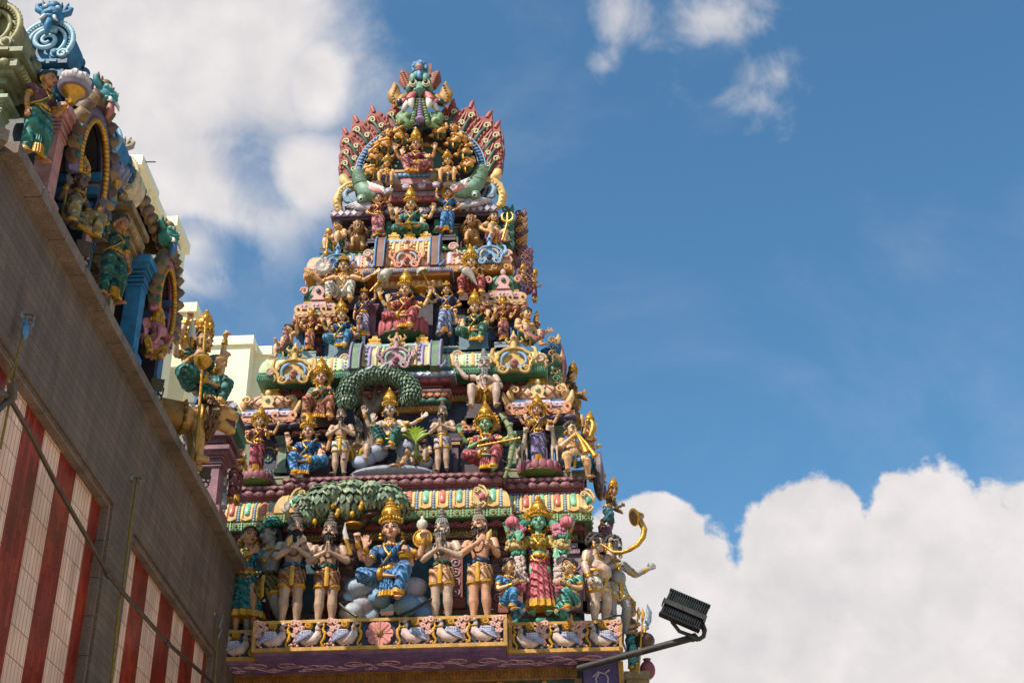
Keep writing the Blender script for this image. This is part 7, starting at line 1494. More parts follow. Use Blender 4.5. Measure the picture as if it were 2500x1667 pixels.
def conch_gable(e, c, r, col, col2, d=.5):
    """round horseshoe gable facing -y, with spiral and ribbed rim"""
    c = A(*c); m = MB(); m.ext([(r*1.0*math.cos(a), r*1.05*math.sin(a)) for a in np.linspace(-.9, PI+.9, 30)], 0, d, t=tuple(c)); g = sp(e, m, 'gable', paint(col, var=.3))
    m = MB()
    for k, t in ((1.0, .1), (.7, .075)):
        pp = [c+A(r*k*math.cos(a), -.04-.02*(1-k), r*1.05*k*math.sin(a)) for a in np.linspace(-.9, PI+.9, 34)]
        m.tube(pp, r*t, 7)
    for i in range(34): a = -.8+(PI+1.6)*i/33; m.tube([c+A(r*.86*math.cos(a), -.05, r*.9*math.sin(a)), c+A(r*1.1*math.cos(a+.06), -.05, r*1.15*math.sin(a+.06))], [r*.045, r*.03], 5)
    m.tube([c+A(r*.55*(1-u*.85)*math.cos(u*11+1), -.06, r*.55*(1-u*.85)*math.sin(u*11+1)) for u in np.linspace(0, 1, 30)], [r*(.12-.06*i/29) for i in range(30)], 7)
    for s in (-1, 1): m.tube([c+A(s*(r*.7+r*.22*(1-u*.7)*math.cos(u*8)), -.06, -r*.72+r*.22*(1-u*.7)*math.sin(u*8)) for u in np.linspace(0, 1, 12)], r*.07, 6)
    sp(e, m, 'gable_rim', paint(col2, var=.2), 60, g)
def ridge(e, x, y0, y1, z, r, col, fcol):
    m = MB(); k = 13; V = []
    for y in (y0, y1): V += [(x+r*math.cos(t), y, z+r*1.05*math.sin(t)) for t in np.linspace(-.5, PI+.5, k)]
    m.add(V, [(j, j+1, j+1+k, j+k) for j in range(k-1)]+[tuple(range(k))[::-1], tuple(range(k, 2*k))]); ob = sp(e, m, 'vault_roof', paint(col, var=.35))
    m = MB(); n = int((y1-y0)/.16)
    for i in range(n):
        for j in range(7): t = -.3+.32*j; m.ell((x+r*1.0*math.cos(t), y0+(i+.5*(j % 2)+.3)*(y1-y0)/n, z+r*1.05*math.sin(t)), (.06, .07, .06), 6, 4)
    sp(e, m, 'roof_scale', paint(col, var=.4, sc=12), 60, ob); m = MB()
    for i in range(max(2, int((y1-y0)/.35))): y = y0+.2+.35*i; m.lathe([(.05, 0), (.08, .06), (.04, .12), (.06, .17), (.05, .22), (.008, .3)], (x, y, z+r*1.03), 10)
    if fcol: sp(e, m, 'ridge_finial', fcol, 60, ob)
def shrine(label, y0, y1, zc, ze, cols, gr, ylen, gold, kr, gX, ov, x0, zg=0):
    e = shx('rooftop_shrine', label, y0); m = MB()
    colm(m, y0+.02, 9.45, zc, .16, x0); sp(e, m, 'column', paint(cols[0], var=.3))
    m = MB(); colm(m, y1-.02, 9.45, zc, .16, x0-.3); sp(e, m, 'column', paint(cols[0], var=.3))
    m = MB(); m.bx((-5.9, y0-.12, 9.14), (x0+.12, y1+.1, 9.44)); sp(e, m, 'base', paint(cols[1]))
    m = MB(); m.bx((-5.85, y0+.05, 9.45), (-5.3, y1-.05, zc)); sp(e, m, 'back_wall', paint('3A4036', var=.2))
    m = MB(); h = ze-zc; zt = entab(m, y0, y1, zc, ((h*.12, .03*ov), (h*.12, .09*ov), (h*.08, .05*ov), (h*.16, .14*ov), (h*.1, .22*ov), (h*.2, .28*ov), (h*.1, .2*ov), (h*.12, .34*ov)), -5.9, x0); en = sp(e, m, 'entablature', paint(cols[2], var=.3))
    m = MB()
    for i in range(9): 
        y = y0-.2*ov+(y1-y0+.4*ov)*(i+.5)/9; m.ell((x0+.28*ov, y, zc+h*.68), (.04, (y1-y0+.4*ov)/19, h*.09), 7, 5)
    for i in range(8): x = x0+.2*ov-1.0*(i+.5)/8; m.ell((x, y0-.28*ov, zc+h*.68), (.06, .04, h*.09), 7, 5); m.box((x, y0-.34*ov-.005, zc+h*.94), (.08, .02, h*.07))
    sp(e, m, 'roll_relief', paint(cols[3], var=.3), 60, en)
    for xx, yy, rr in ((x0+.1*ov, y0-.25*ov, .07), (x0-.4, y0-.25*ov, .09)):
        m = MB(); m.ext([(rr*math.cos(a), rr*math.sin(a)) for a in np.linspace(0, 2*PI, 16)[:-1]], -.03, .06, t=(xx, yy, zt+.08)); m.tube([(xx+rr*.6*math.cos(a), yy-.04, zt+.08+rr*.6*math.sin(a)) for a in np.arange(12)*PI/6], .02, 6, closed=True); m.ell((xx, yy-.05, zt+.08), .04, 8, 6); sp(e, m, 'roundel', paint(cols[3]), 50)
    zt += zg; conch_gable(e, (gX, y0-.15, zt+gr*.95), gr, cols[4], cols[5], .3); ridge(e, gX, y0+.15, y0+ylen, zt+gr*.85, gr*.85, cols[6], GOLDP if gold else None)
    krt(e, (gX, y0-.2, zt+gr*2.15), kr, (cols[7], cols[8], cols[7]), 12)
    return e
shrine('moss green rooftop shrine at the top left corner of the picture', 9.52, 9.62, 10.02, 10.47, ('8E9A7A', '7E8A6A', '7A7E5E', '8E8A62', '8E8A5E', 'A09A70', '6E6E52', '8A8A66', '9A9062'), .3, .9, False, .62, -5.1, .75, -4.95, .02)
shrine('deep blue rooftop shrine with golden ridge finials behind the teal clad lotus bearer', 10.85, 11.1, 11.1, 11.6, ('2A6488', '2E74A4', '1F5A80', '2F76A0', '2A6E9A', '9EC4D8', '1F5E88', '2F7AA8', '256A94'), .27, 1.15, True, .62, -5.15, .6, -5.1, .0)
shrine('cream rooftop shrine with a white shell gable beside the woman raising a lamp', 12.78, 13.1, 10.5, 11.2, ('A8906A', 'B0986E', '9A7E58', 'A88E64', 'E0CBA8', 'DCC8A0', '8A6A4A', 'B0A08A', 'A8927A'), .29, 1.2, False, .62, -4.98, .6, -4.9, .1)
shrine('second blue rooftop shrine half hidden behind the purple arch', 12.15, 12.4, 10.6, 11.35, ('2A6488', '2E74A4', '1F5A80', '2F76A0', '2A7AAE', '8EC0DC', '1F5E88', '2F7AA8', '256A94'), .24, .6, False, .3, -4.95, .5, -5.0, .0)
# arched niches
def niche(label, y0, y1, z0, zc, ztop, cols, acols, X, yp, kc):
    e = shx('arched_niche', label, (y0+y1)/2); e['category'] = 'shrine niche'; w = .22
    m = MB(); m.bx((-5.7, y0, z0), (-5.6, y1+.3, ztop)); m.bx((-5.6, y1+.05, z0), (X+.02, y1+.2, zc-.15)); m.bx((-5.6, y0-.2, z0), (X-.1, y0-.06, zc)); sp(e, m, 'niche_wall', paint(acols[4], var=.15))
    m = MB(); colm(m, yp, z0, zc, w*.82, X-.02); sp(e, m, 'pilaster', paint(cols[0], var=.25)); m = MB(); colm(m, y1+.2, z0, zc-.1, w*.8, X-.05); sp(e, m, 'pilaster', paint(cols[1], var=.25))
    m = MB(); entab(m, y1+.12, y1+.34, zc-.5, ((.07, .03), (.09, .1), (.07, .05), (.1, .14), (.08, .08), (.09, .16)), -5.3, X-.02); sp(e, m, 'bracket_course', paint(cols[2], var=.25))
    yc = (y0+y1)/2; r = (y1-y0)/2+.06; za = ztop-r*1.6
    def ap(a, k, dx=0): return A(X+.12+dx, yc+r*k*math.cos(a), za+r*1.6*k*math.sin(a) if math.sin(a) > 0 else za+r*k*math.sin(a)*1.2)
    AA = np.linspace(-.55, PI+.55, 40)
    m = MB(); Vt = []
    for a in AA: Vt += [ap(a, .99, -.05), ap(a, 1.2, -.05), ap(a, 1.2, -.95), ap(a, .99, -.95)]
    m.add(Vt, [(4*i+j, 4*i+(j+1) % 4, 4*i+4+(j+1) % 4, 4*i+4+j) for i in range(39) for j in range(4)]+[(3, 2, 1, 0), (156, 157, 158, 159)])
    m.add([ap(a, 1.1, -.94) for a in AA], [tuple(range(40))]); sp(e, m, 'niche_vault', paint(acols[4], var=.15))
    m = MB(); m.tube([ap(a, 1.16) for a in AA], [(.09, .06)]*40, 8, hint=(1, 0, 0)); ar = sp(e, m, 'arch', paint(acols[0], var=.35, sc=20), 60)
    m = MB(); m.tube([ap(a, 1.04, .02) for a in AA], .035, 7); sp(e, m, 'arch_fillet', paint(acols[1]), 60, ar)
    m = MB(); 
    for a in np.linspace(-.5, PI+.5, 46): m.ell(ap(a, .97, .05), .036, 7, 5)
    sp(e, m, 'gold_beads', GOLD, 60, ar)
    m = MB()
    for i in range(17):
        a = -.3+(PI+.6)*i/16; p = ap(a, 1.3); q = ap(a, 1.52); m.tube([p, (p+q)/2+A(.05, 0, .03), q+A(.03, 0, .04)], [(.1, .07), (.09, .06), (.012, .012)], 8, i % 2); m.ell((p+q)/2+A(.09, 0, 0), .032, 7, 5, 2)
    sp(e, m, 'arch_flame', [paint(acols[2], var=.3), paint('8A6A3E', var=.3), paint('2E6A5A')], 60, ar)
    krt(e, kc, .62, acols[3], 70)
    return e
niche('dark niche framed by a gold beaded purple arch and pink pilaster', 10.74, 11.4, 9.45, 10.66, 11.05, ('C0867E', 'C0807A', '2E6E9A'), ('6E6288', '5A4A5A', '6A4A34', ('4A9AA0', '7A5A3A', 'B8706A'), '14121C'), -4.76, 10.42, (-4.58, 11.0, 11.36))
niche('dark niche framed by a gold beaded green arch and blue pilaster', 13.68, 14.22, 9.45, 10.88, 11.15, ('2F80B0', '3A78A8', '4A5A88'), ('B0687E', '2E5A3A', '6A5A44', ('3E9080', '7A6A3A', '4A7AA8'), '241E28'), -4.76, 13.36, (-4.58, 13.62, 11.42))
# pillar next to the tower
e = shx('corner_pillar', 'maroon stepped pillar with a green scroll capital close to the tower', 17.35); e['category'] = 'pillar'; m = MB()
p = atx('c', 745, 1560, -4.7); colm(m, p[1], 9.3, 10.3, .32, -4.75); sp(e, m, 'column', paint('8A5A66', var=.3)); m = MB(); entab(m, p[1]-.2, p[1]+.2, 10.32, ((.08, .1), (.07, .18)), -5.1, -4.62); sp(e, m, 'maroon_course', paint('6E4450'))
m = MB(); z_ = entab(m, p[1]-.2, p[1]+.2, 10.48, ((.1, .12), (.16, .22)), -5.1, -4.62); sp(e, m, 'green_course', paint('3E7462')); m = MB()
for i in range(4): m.tube([(-4.9+.18*i+.07*(1-u*.7)*math.cos(u*8), p[1]-.43, 10.66+.07*(1-u*.7)*math.sin(u*8)) for u in np.linspace(0, 1, 12)], .02, 6)
sp(e, m, 'scroll_relief', paint('5A9A82'), 60); m = MB(); entab(m, p[1]-.2, p[1]+.2, 10.76, ((.16, .2),), -5.1, -4.62); sp(e, m, 'top_course', paint('2A2438')); m = MB()
for i in range(5): m.ext([(-.06, 0), (0, -.05), (.06, 0), (0, .05)], -.02, .02, t=(-5.05+.16*i, p[1]-.41, 10.84))
sp(e, m, 'diamond_relief', paint('B8B4C4'))
m = MB(); st = [at(3, x, y, 18.15) for x, y in ((20, 1560), (15, 1300), (35, 1050), (70, 920), (120, 890))]; m.tube(st, [(.06, .1)]*5, 8, hint=(0, 1, 0))
for i in range(60): t = RNG.uniform(0, 3.99); k_ = int(t); q_ = st[k_]+(st[k_+1]-st[k_])*(t-k_); m.ell(q_+A(RNG.uniform(-.05, .06), -.09, 0), RNG.uniform(.02, .034), 6, 4, 1+i % 3)
prop('flower_strip', 'speckled flower garland strip rising beside the wine red profile statue', 'garland', m, [paint('A8A0A4'), paint('B8702E'), paint('2F7A70'), paint('8A3A44')])
# ------------------------------------------------------------------ statues on the hall, facing the open side
def fgx(key, name, label, z, f, t, X, **kw):
    p = atx(z, f[0], f[1], X); zlow = kw.pop('zf', None); top = at(z, t[0], t[1], p[1])[2]
    if zlow is not None: p[2] = zlow
    FIG[key] = figure(name, label, p, top, **kw); return FIG[key]
GH = 'statues on the roof of the hall'
fgx('H1', 'lotus_bearer_statue', 'woman statue in a teal sari holding a white lotus lamp by the moss green shrine', 'a', (270, 1440), (440, 635), -4.62, sk='tan', legs='stroll', arms=('down', 'hold'), low=('full', '2A7C70'), topc='6A3048', sash='2A7C70', crown='studs', hstyle='bun', rot=D2R(62), yaw=.35, group=GH)
fgx('H2', 'god_statue', 'dark armed statue with a spear inside the purple arched niche', 'b', (235, 820), (215, 90), -4.66, sk='5E4E48', legs='chair', arms=('bless', 'bless'), low=('full', '9A8A5E'), topc=None, crown='kirita', rot=D2R(60), group=GH)
fgx('H3', 'lamp_bearer_statue', 'woman statue in a green flowered sari with gold bands raising a lamp', 'b', (575, 1330), (690, 580), -4.62, sk='tan', legs='stroll', arms=('highf', 'down'), low=('full', '1E6658'), topc='24584A', sash='1E6658', crown='studs', hstyle='bun', rot=D2R(60), yaw=.3, group=GH)
fgx('H4', 'elephant_headed_statue', 'pink elephant headed seated statue inside the green arched niche', 'c', (265, 590), (265, 150), -4.62, sk='C07A80', legs='raja', arms=('bless', 'give', 'up', 'up'), low=('pants', 'C8962E'), sex='m', fat=.9, crown='kirita', hstyle=None, trunk=True, rot=D2R(50), bigh=1.35, beard=False, group=GH)
fgx('H5', 'goddess_statue', 'many armed goddess statue in green brocade riding a lion at the end of the hall', 'c', (600, 960), (615, 190), -4.62, sk='cream', legs='lalita', arms=('hold', 'offer', 'up', 'highf', 'highf', 'up'), low=('full', '1E6A62'), topc='205A50', sash='1E6A62', crown='haloK', rot=D2R(55), group=GH)
fgx('H6', 'attendant_statue', 'small gold crowned statue in profile beyond the lion rider', 'c', (720, 850), (720, 600), -4.75, sk='pink', legs='lalita', arms=('chest', 'hold'), low=('full', '2A6AA0'), topc='8A5A6A', crown='halo', rot=D2R(65), group=GH)
c = atx('c', 525, 1290, -4.62); c[2] = 9.3; S_ = (at('c', 800, 830, c[1])[2]-c[2])/1.06
beast('l3', 'lion_statue', 'large tan lion statue carrying the many armed goddess, mouth open', c, S_, D2R(122), 'C0904E', '7A5228', 'ride')
m = MB(); c = H('H1', 1)+A(.02, 0, .03); m.lathe([(.03, -.1), (.05, -.02), (.11, .05), (.1, .08)], c, 14, 1); m.lathe([(.14, .06), (.16, .1), (.1, .14)], c, 16, 2)
for i in range(14): a = 2*PI*i/14; m.ell(c+A(.1*math.cos(a), .1*math.sin(a), .17+.02*(i % 2)), .05, 7, 5)
m.ell(c+A(0, 0, .2), .08, 8, 6); prop('lotus_lamp', 'gold lamp with a white lotus top held by the teal clad woman', 'lamp', m, [paint('CFC6C8'), GOLD, paint('8A8098')])
m = MB(); c = H('H3', 0)+A(.02, 0, .02); m.lathe([(.035, -.08), (.03, .1), (.06, .16), (.07, .2)], c, 12, 1); m.tube([c+A(0, 0, .2), c+A(0, 0, .32), c+A(.02, 0, .44)], [.1, .13, .04], 14)
for i in range(10): a = i*PI/5; m.tube([c+A(.1*math.cos(a), .1*math.sin(a), .2), c+A(.135*math.cos(a+.3), .135*math.sin(a+.3), .32), c+A(.04*math.cos(a+.6), .04*math.sin(a+.6), .44)], .018, 5)
prop('whisk_lamp', 'grey ribbed whisk head on a gold handle raised by the green clad woman', 'whisk', m, [paint('8A88A0'), GOLD])
m = MB(); m.tube([atx('b', 180, 640, -4.7), atx('b', 225, 350, -4.7), atx('b', 270, -20, -4.7), atx('a', 660, 1290, -4.7)], .016, 7); prop('gold_spear', 'long thin golden spear standing in the purple arched niche', 'spear', m, GOLD)
m = MB(); p = atx('c', 625, 1240, -4.42); q = atx('c', 700, 240, -4.5); m.tube([p, q], .018, 8); d = nrm(q-p); m.ell(q, (.04, .04, .06), 8, 6)
m.tube([p-d*.05, p+d*.1, p+d*.3], [.004, .045, .015], 8); prop('gold_spear', 'golden spear planted in front of the lion by its rider', 'spear', m, GOLD)
m = MB(); p = atx('c', 590, 390, -4.45); q = atx('c', 595, 245, -4.45); m.tube([p, (p+q)/2, q], [(.05, .015), (.045, .014), (.005, .005)], 8); m.tube([p-A(0, 0, .14), p], .025, 7, 1); prop('white_sword', 'short white blade held by the lion rider', 'sword', m, [WHITE, GOLD])
m = MB(); c = atx('c', 675, 570, -4.4); m.lathe([(.05, -.1), (.1, -.05), (.12, .02), (.1, .05)], c, 14); prop('gold_bowl', 'gold bowl in the lower hand of the lion rider', 'bowl', m, GOLD)
# ------------------------------------------------------------------ small black lamps on the coping, floodlight on its arm
DARK = paint('1E1C1B', .45, .2, .2, dirt=.2); STEEL = paint('3C3A38', .4, .5, .25, dirt=.3)
for lb, z, x, y, X in (('black spotlight on the coping below the purple niche', 'b', 365, 900, -4.42), ('black spotlight on the coping beside the elephant headed statue', 'c', 320, 765, -4.42), ('black spotlight on the coping by the maroon pillar', 'c', 685, 1440, -4.42)):
    c = atx(z, x, y, X); e = empty('spotlight', lb, 'spotlight', c, D2R(25), 'small spotlights on the coping')
    m = MB(); m.box((0, 0, 0), (.13, .08, .1), R=rotx(.5)); m.box((0, -.05, .02), (.145, .015, .11), R=rotx(.5)); m.build('housing', DARK, e, 30)
    m = MB(); m.tube([(-.08, 0, 0), (-.08, .02, -.08), (.08, .02, -.08), (.08, 0, 0)], .012, 6); m.tube([(0, .02, -.08), (0, .02, -.15)], .02, 7); m.build('bracket', STEEL, e, 30)
    m = MB(); m.tube([(.03, .04, -.04), (.08, .05, -.1), (.04, .08, -.15)], .01, 6); m.build('cable', DARK, e, 60)
YL = 17.35
p0, p1 = at(0, 1335, 1533, 17.9), at(0, 1598, 1462, YL); e = empty('floodlight', 'large dark finned floodlight on a pole reaching out from the tower corner', 'floodlight', p1)
def fb(m, n, mt, sm=30): o = MB(); o.merge(m, None, -p1); return o.build(n, mt, e, sm)
m = MB(); m.tube([p0-(p1-p0)*.03, p0, p1], .046, 14); m.tube([p1-(p1-p0)*.04, p1+(p1-p0)*.005], .054, 14); fb(m, 'arm', paint('171412', .65, 0, .2, dirt=.4))
cL = at(0, 1572, 1403, YL-.05); a_ = at(0, 1590, 1357, YL-.05); b_ = at(0, 1627, 1388, YL-.05); dx = nrm(at(0, 1627, 1388, YL)-at(0, 1556, 1358, YL)); dz = nrm(np.cross(A(0, -1, .25), dx)); dy = np.cross(dz, dx); RL = np.array([dx, dy, dz]).T
hw = .275; hh = .205
m = MB(); m.box((0, 0, 0), (hw*2, .07, hh*2)); m.box((0, -.045, 0), (hw*1.3, .03, hh*1.4))
hd = MB(); hd.merge(m, RL, cL); fb(hd, 'lamp_housing', DARK)
m = MB()
for i in range(17): m.box((-hw+.03+i*(hw*2-.06)/16, -.05, 0), (.012, .04, hh*1.94))
m.box((0, -.03, hh-.008), (hw*2+.012, .07, .02)); m.box((0, -.03, -hh+.008), (hw*2+.012, .07, .02)); hd = MB(); hd.merge(m, RL, cL); fb(hd, 'cooling_fins', paint('262422', .4, .35, .15, dirt=.3))
m = MB(); m.tube([(-hw-.02, -.02, .02), (-hw-.02, -.2, .0), (hw+.02, -.2, .0), (hw+.02, -.02, .02)], [(.012, .05)]*4, 8, hint=(0, 0, 1)) if 0 else m.box((0, -.1, -.03), (hw*2.06, .012, .07))
for s in (-1, 1): m.box((s*(hw+.016), -.05, -.03), (.014, .12, .07))
hd = MB(); hd.merge(m, RL, cL); q = p1+A(.02, 0, .02); w = lambda x, y: at(2, x, y, YL-.02)
hd.tube([w(1875, 960), w(1905, 1090), w(1960, 1160), w(2040, 1190)], .026, 8); hd.tube([w(2130, 1070), w(2160, 1150), w(2150, 1200), w(2110, 1225)], .03, 8); hd.tube([w(2090, 1100), w(2140, 1140), w(2155, 1190)], .016, 7); hd.tube([w(2030, 1190), w(2110, 1225)], .035, 8); fb(hd, 'yoke', paint('34322F', .5, .3, .2))
m = MB(); m.tube([at(2, 1370, 1060, 18.1), at(2, 1430, 1040, 18.05), at(2, 1500, 1035, 18.1), at(2, 1520, 1100, 18.05), at(2, 1515, 1250, 18.1), at(2, 1545, 1320, 17.95), at(2, 1500, 1345, 17.9)], .016, 7); prop('black_cable', 'black cable looped round the frieze corner down to the floodlight arm', 'cable', m, DARK)
m = MB(); m.tube([at(1, 970, 920, 18.3), at(1, 1040, 990, 18.15), at(1, 1130, 1045, 18.08)], .02, 7); m.tube([at(1, 1470, 1035, 18.05), at(1, 1560, 1000, 18.1), at(1, 1640, 950, 18.15), at(1, 1720, 905, 18.2)], .02, 7); prop('black_cable', 'black cable running behind the boulders under the blue goddess', 'cable', m, DARK)
# ------------------------------------------------------------------ pole, ropes, pulley on the hall wall
m = MB(); pl = [atx('d', -60, 730, -4.28), atx('d', 90, 880, -4.3), atx('d', 260, 1180, -4.32), atx('d', 440, 1530, -4.33), atx('e', 800, 760, -4.35), atx('e', 905, 890, -4.36), atx('e', 1240, 1270, -4.38), atx('e', 1570, 1560, -4.4)]
m.tube(pl, .022, 10); m.tube([pl[4]-A(0, .04, .0), pl[4]+A(0, .05, -.0)], .036, 10); m.tube([pl[6]-A(0, .05, 0), pl[6]+A(0, .05, 0)], .034, 10); prop('steel_pole', 'long dark steel pole slung slanting along the striped wall', 'pole', m, paint('5A4638', .4, .5, .3, dirt=.4))
m = MB(); m.tube([atx('d', -40, 960, -4.28), atx('d', 80, 850, -4.28)], .03, 8); m.tube([atx('d', -30, 800, -4.26), atx('d', 40, 830, -4.28)], .03, 8); m.box(atx('d', 92, 800, -4.26), (.06, .06, .14), R=rotx(.6)); prop('pole_joint', 'clamped pole joint at the left picture edge', 'pole joint', m, paint('6A5848', .45, .4, .3))
ROPE = paint('8A7428', .8, 0, .3, 30, .8, 120)
def rope(label, pts, r=.011): m = MB(); m.tube(pts, r, 6); prop('rope', label, 'rope', m, ROPE, group='yellow ropes on the hall wall')
rope('yellow rope hanging from the blue pulley at the left edge', [atx('d', 175, 370, -4.45), atx('d', 140, 500, -4.42), atx('d', 100, 760, -4.36), atx('d', 75, 870, -4.33), atx('d', 0, 1240, -4.36)]); rope('second strand of yellow rope from the blue pulley to the pole joint', [atx('d', 180, 370, -4.45), atx('d', 110, 600, -4.4), atx('d', 45, 740, -4.32)])
rope('yellow rope from the middle hook tied round the pole and hanging below it', [atx('e', 1015, 60, -4.5), atx('e', 970, 370, -4.44), atx('e', 910, 860, -4.37), atx('e', 880, 1000, -4.4), atx('e', 845, 1350, -4.42), atx('e', 815, 1620, -4.42)], .014); rope('thin yellow rope hanging from the chain at the tower corner', [atx('e', 1612, 1160, -4.5), atx('e', 1605, 1300, -4.5), atx('e', 1590, 1560, -4.5)], .009)
HKM = paint('8A8A88', .35, .7, .2, dirt=.3)
def hook(label, c, n, dz): 
    m = MB(); c = A(*c); m.tube([c+A(-.06, 0, .0), c+A(.03, 0, 0), c+A(.06, 0, -.03), c+A(.04, 0, -.06), c+A(.0, 0, -.05)], .01, 6); m.ell(c+A(-.05, 0, 0), (.02, .04, .04), 8, 6)
    for i in range(n): m.tube([c+A(.04+(.012 if i % 2 else 0)*math.cos(a)*0+(0 if i % 2 else .022*math.cos(a)), (.022*math.cos(a) if i % 2 else 0), -.09-dz*i+.04*math.sin(a)) for a in np.arange(10)*PI/5], .008, 5, closed=True)
    prop('wall_hook', label, 'hook', m, HKM, group='hooks on the hall wall')
hook('steel hook with chain above the blue pulley', atx('d', 215, 212, -4.5), 2, .07); hook('steel hook at the top of the middle rope', atx('e', 1012, 48, -4.5), 0, .07); hook('steel hook with chain links at the tower corner', atx('e', 1618, 1050, -4.5), 4, .07)
m = MB(); c = atx('d', 192, 340, -4.45); m.ell(c, (.03, .05, .085), 12, 8); m.box(c+A(0, -.03, .08), (.03, .03, .06)); prop('pulley', 'small sky blue pulley hanging on the granite wall', 'pulley', m, paint('4E86B0', .4))
# ------------------------------------------------------------------ flats behind
CRM = paint('E4DCBE', .8, 0, .06, .25, .1, 8, dirt=.06, alb=.95); TRIM = paint('EAE2C6', .8, 0, .05, dirt=.05, alb=.95)
flats = empty('apartment_block', 'cream apartment building with stepped flat roof behind the hall', 'apartment building', (-17, 52, 0))
def ab(m, n, mt, par=None): o = MB(); o.merge(m, None, -A(-17, 52, 0)); return o.build(n, mt, par or flats, 30)
ZA = 38.2
for x0, x1, y0, y1, zt in ((-34, -16.75, 45, 47.3, ZA), (-33, -16.85, 47.31, 49.2, ZA-.06), (-32, -16.35, 49.3, 51.3, ZA-.02), (-32, -16.6, 54.5, 56.2, ZA-1.2), (-17.4, -15.05, 59.6, 63, ZA+.02), (-15.06, -14.3, 60.6, 62.2, ZA-.04)):
    m = MB(); m.bx((x0, y0, 0), (x1, y1, zt-.5)); w_ = ab(m, 'wall', CRM); m = MB(); m.bx((x0-.15, y0-.15, zt-.5), (x1+.15, y1+.15, zt)); ab(m, 'parapet', TRIM, w_)
a = at('c', 860, 900, 59.5); b = at('c', 955, 1000, 59.5)
m = MB(); 
for i in range(6):
    z = a[2]-1.0-3*i
    m.bx((-16.9, 59.54, z-1.5), (-15.5, 59.62, z))
ab(m, 'window', paint('2A2622', .2)); m = MB()
for i in range(6):
    z = a[2]-1.0-3*i; m.bx((-17.0, 59.3, z), (-15.4, 59.598, z+.12)); m.bx((-17.0, 59.45, z-1.62), (-15.4, 59.598, z-1.5)); m.bx((-16.25, 59.5, z-1.5), (-16.15, 59.537, z)); m.bx((-16.9, 59.5, z-.8), (-15.5, 59.536, z-.72))
ab(m, 'window_frame', TRIM)
for y0, xs in ((44.98, (-30, -26.5, -23)), (44.98, (-19.6,))):
    for x in xs:
        m = MB(); f = MB()
        for i in range(9):
            z = ZA-3.2-3.1*i; m.bx((x-.7, y0-.01, z-1.5), (x+.7, y0+.03, z)); f.bx((x-.85, y0-.2, z+.02), (x+.85, y0+.01, z+.14)); f.bx((x-.85, y0-.12, z-1.62), (x+.85, y0+.01, z-1.5)); f.bx((x-.03, y0-.04, z-1.5), (x+.03, y0-.012, z))
        w_ = ab(m, 'window', paint('2A2C2E', .15)); ab(f, 'window_frame', TRIM, w_)
m = MB(); m.tube([(-16.72, 46.6, 0), (-16.72, 46.6, ZA-.6)], .06, 8); ab(m, 'rain_pipe', TRIM)
m = MB(); m.tube([(-16.8, 45.2, ZA-.1), (-16.2, 45.3, ZA-.05)], .03, 6); ab(m, 'lightning_rod', STEEL)
# ------------------------------------------------------------------ ground, sky, sun
m = MB(); m.add([(-600, -600, 0), (600, -600, 0), (600, 600, 0), (-600, 600, 0)], [(0, 1, 2, 3)]); g = m.build('ground', paint('D4C0A2', .85, 0, .15, .8, .2, 20)); tag(g, None, None, None, 'structure')
SUN = nrm(A(-.42, -.5, .75)); EL = math.asin(SUN[2]); AZ = math.atan2(SUN[0], SUN[1])
sl = bpy.data.lights.new('sun', 'SUN'); sl.energy = 5.0; sl.angle = D2R(.53); sl.color = (1, .895, .75); so = bpy.data.objects.new('sun', sl); COL.objects.link(so)
so.rotation_euler = Vector(tuple(-SUN)).to_track_quat('-Z', 'Y').to_euler(); so.location = (-20, -20, 40)
w = bpy.data.worlds.new('World'); scene.world = w; w.use_nodes = True; nt = w.node_tree; N = nt.nodes; L = nt.links
for n in list(N): N.remove(n)
out = N.new('ShaderNodeOutputWorld'); sky = N.new('ShaderNodeTexSky'); sky.sky_type = 'NISHITA'; sky.sun_disc = False; sky.sun_elevation = EL; sky.sun_rotation = AZ; sky.air_density = 1.0; sky.dust_density = 1.6; sky.ozone_density = 2.2
b1 = N.new('ShaderNodeBackground'); b1.inputs['Strength'].default_value = .112
tint = N.new('ShaderNodeMix'); tint.data_type = 'RGBA'; tint.blend_type = 'MULTIPLY'; tint.inputs[0].default_value = 1; tint.inputs[7].default_value = (.56, .92, 1.0, 1); L.new(sky.outputs[0], tint.inputs[6]); L.new(tint.outputs[2], b1.inputs['Color'])
def M_(op, a, b=None, c=None, clamp=False):
    n = N.new('ShaderNodeMath'); n.operation = op; n.use_clamp = clamp
    for i, v in enumerate((a, b, c)):
        if v is None: continue
        if isinstance(v, (int, float)): n.inputs[i].default_value = v
        else: L.new(v, n.inputs[i])
    return n.outputs[0]
tc = N.new('ShaderNodeTexCoord'); DIR = tc.outputs['Generated']; se = N.new('ShaderNodeSeparateXYZ'); L.new(DIR, se.inputs[0])
azn = M_('ARCTAN2', se.outputs[0], se.outputs[1]); eln = M_('ARCSINE', se.outputs[2])
def azel(x, y): d = nrm(sight(0, x, y)); return math.atan2(d[0], d[1]), math.asin(d[2])
def noise(sc, det, rough=.6, dist=0.0, off=0):
    mp = N.new('ShaderNodeMapping'); mp.inputs['Location'].default_value = (off, off*.7, off*.3); L.new(DIR, mp.inputs['Vector'])
    n = N.new('ShaderNodeTexNoise'); n.inputs['Scale'].default_value = sc; n.inputs['Detail'].default_value = det; n.inputs['Roughness'].default_value = rough; n.inputs['Distortion'].default_value = dist; L.new(mp.outputs[0], n.inputs['Vector']); return n.outputs['Fac']
nb = noise(7, 9, .55, .2, 3.1); nf = noise(26, 8, .6, .3, 1.7); nw = noise(11, 10, .68, .6, 8.2); nw2 = noise(15, 11, .6, .25, 2.35)
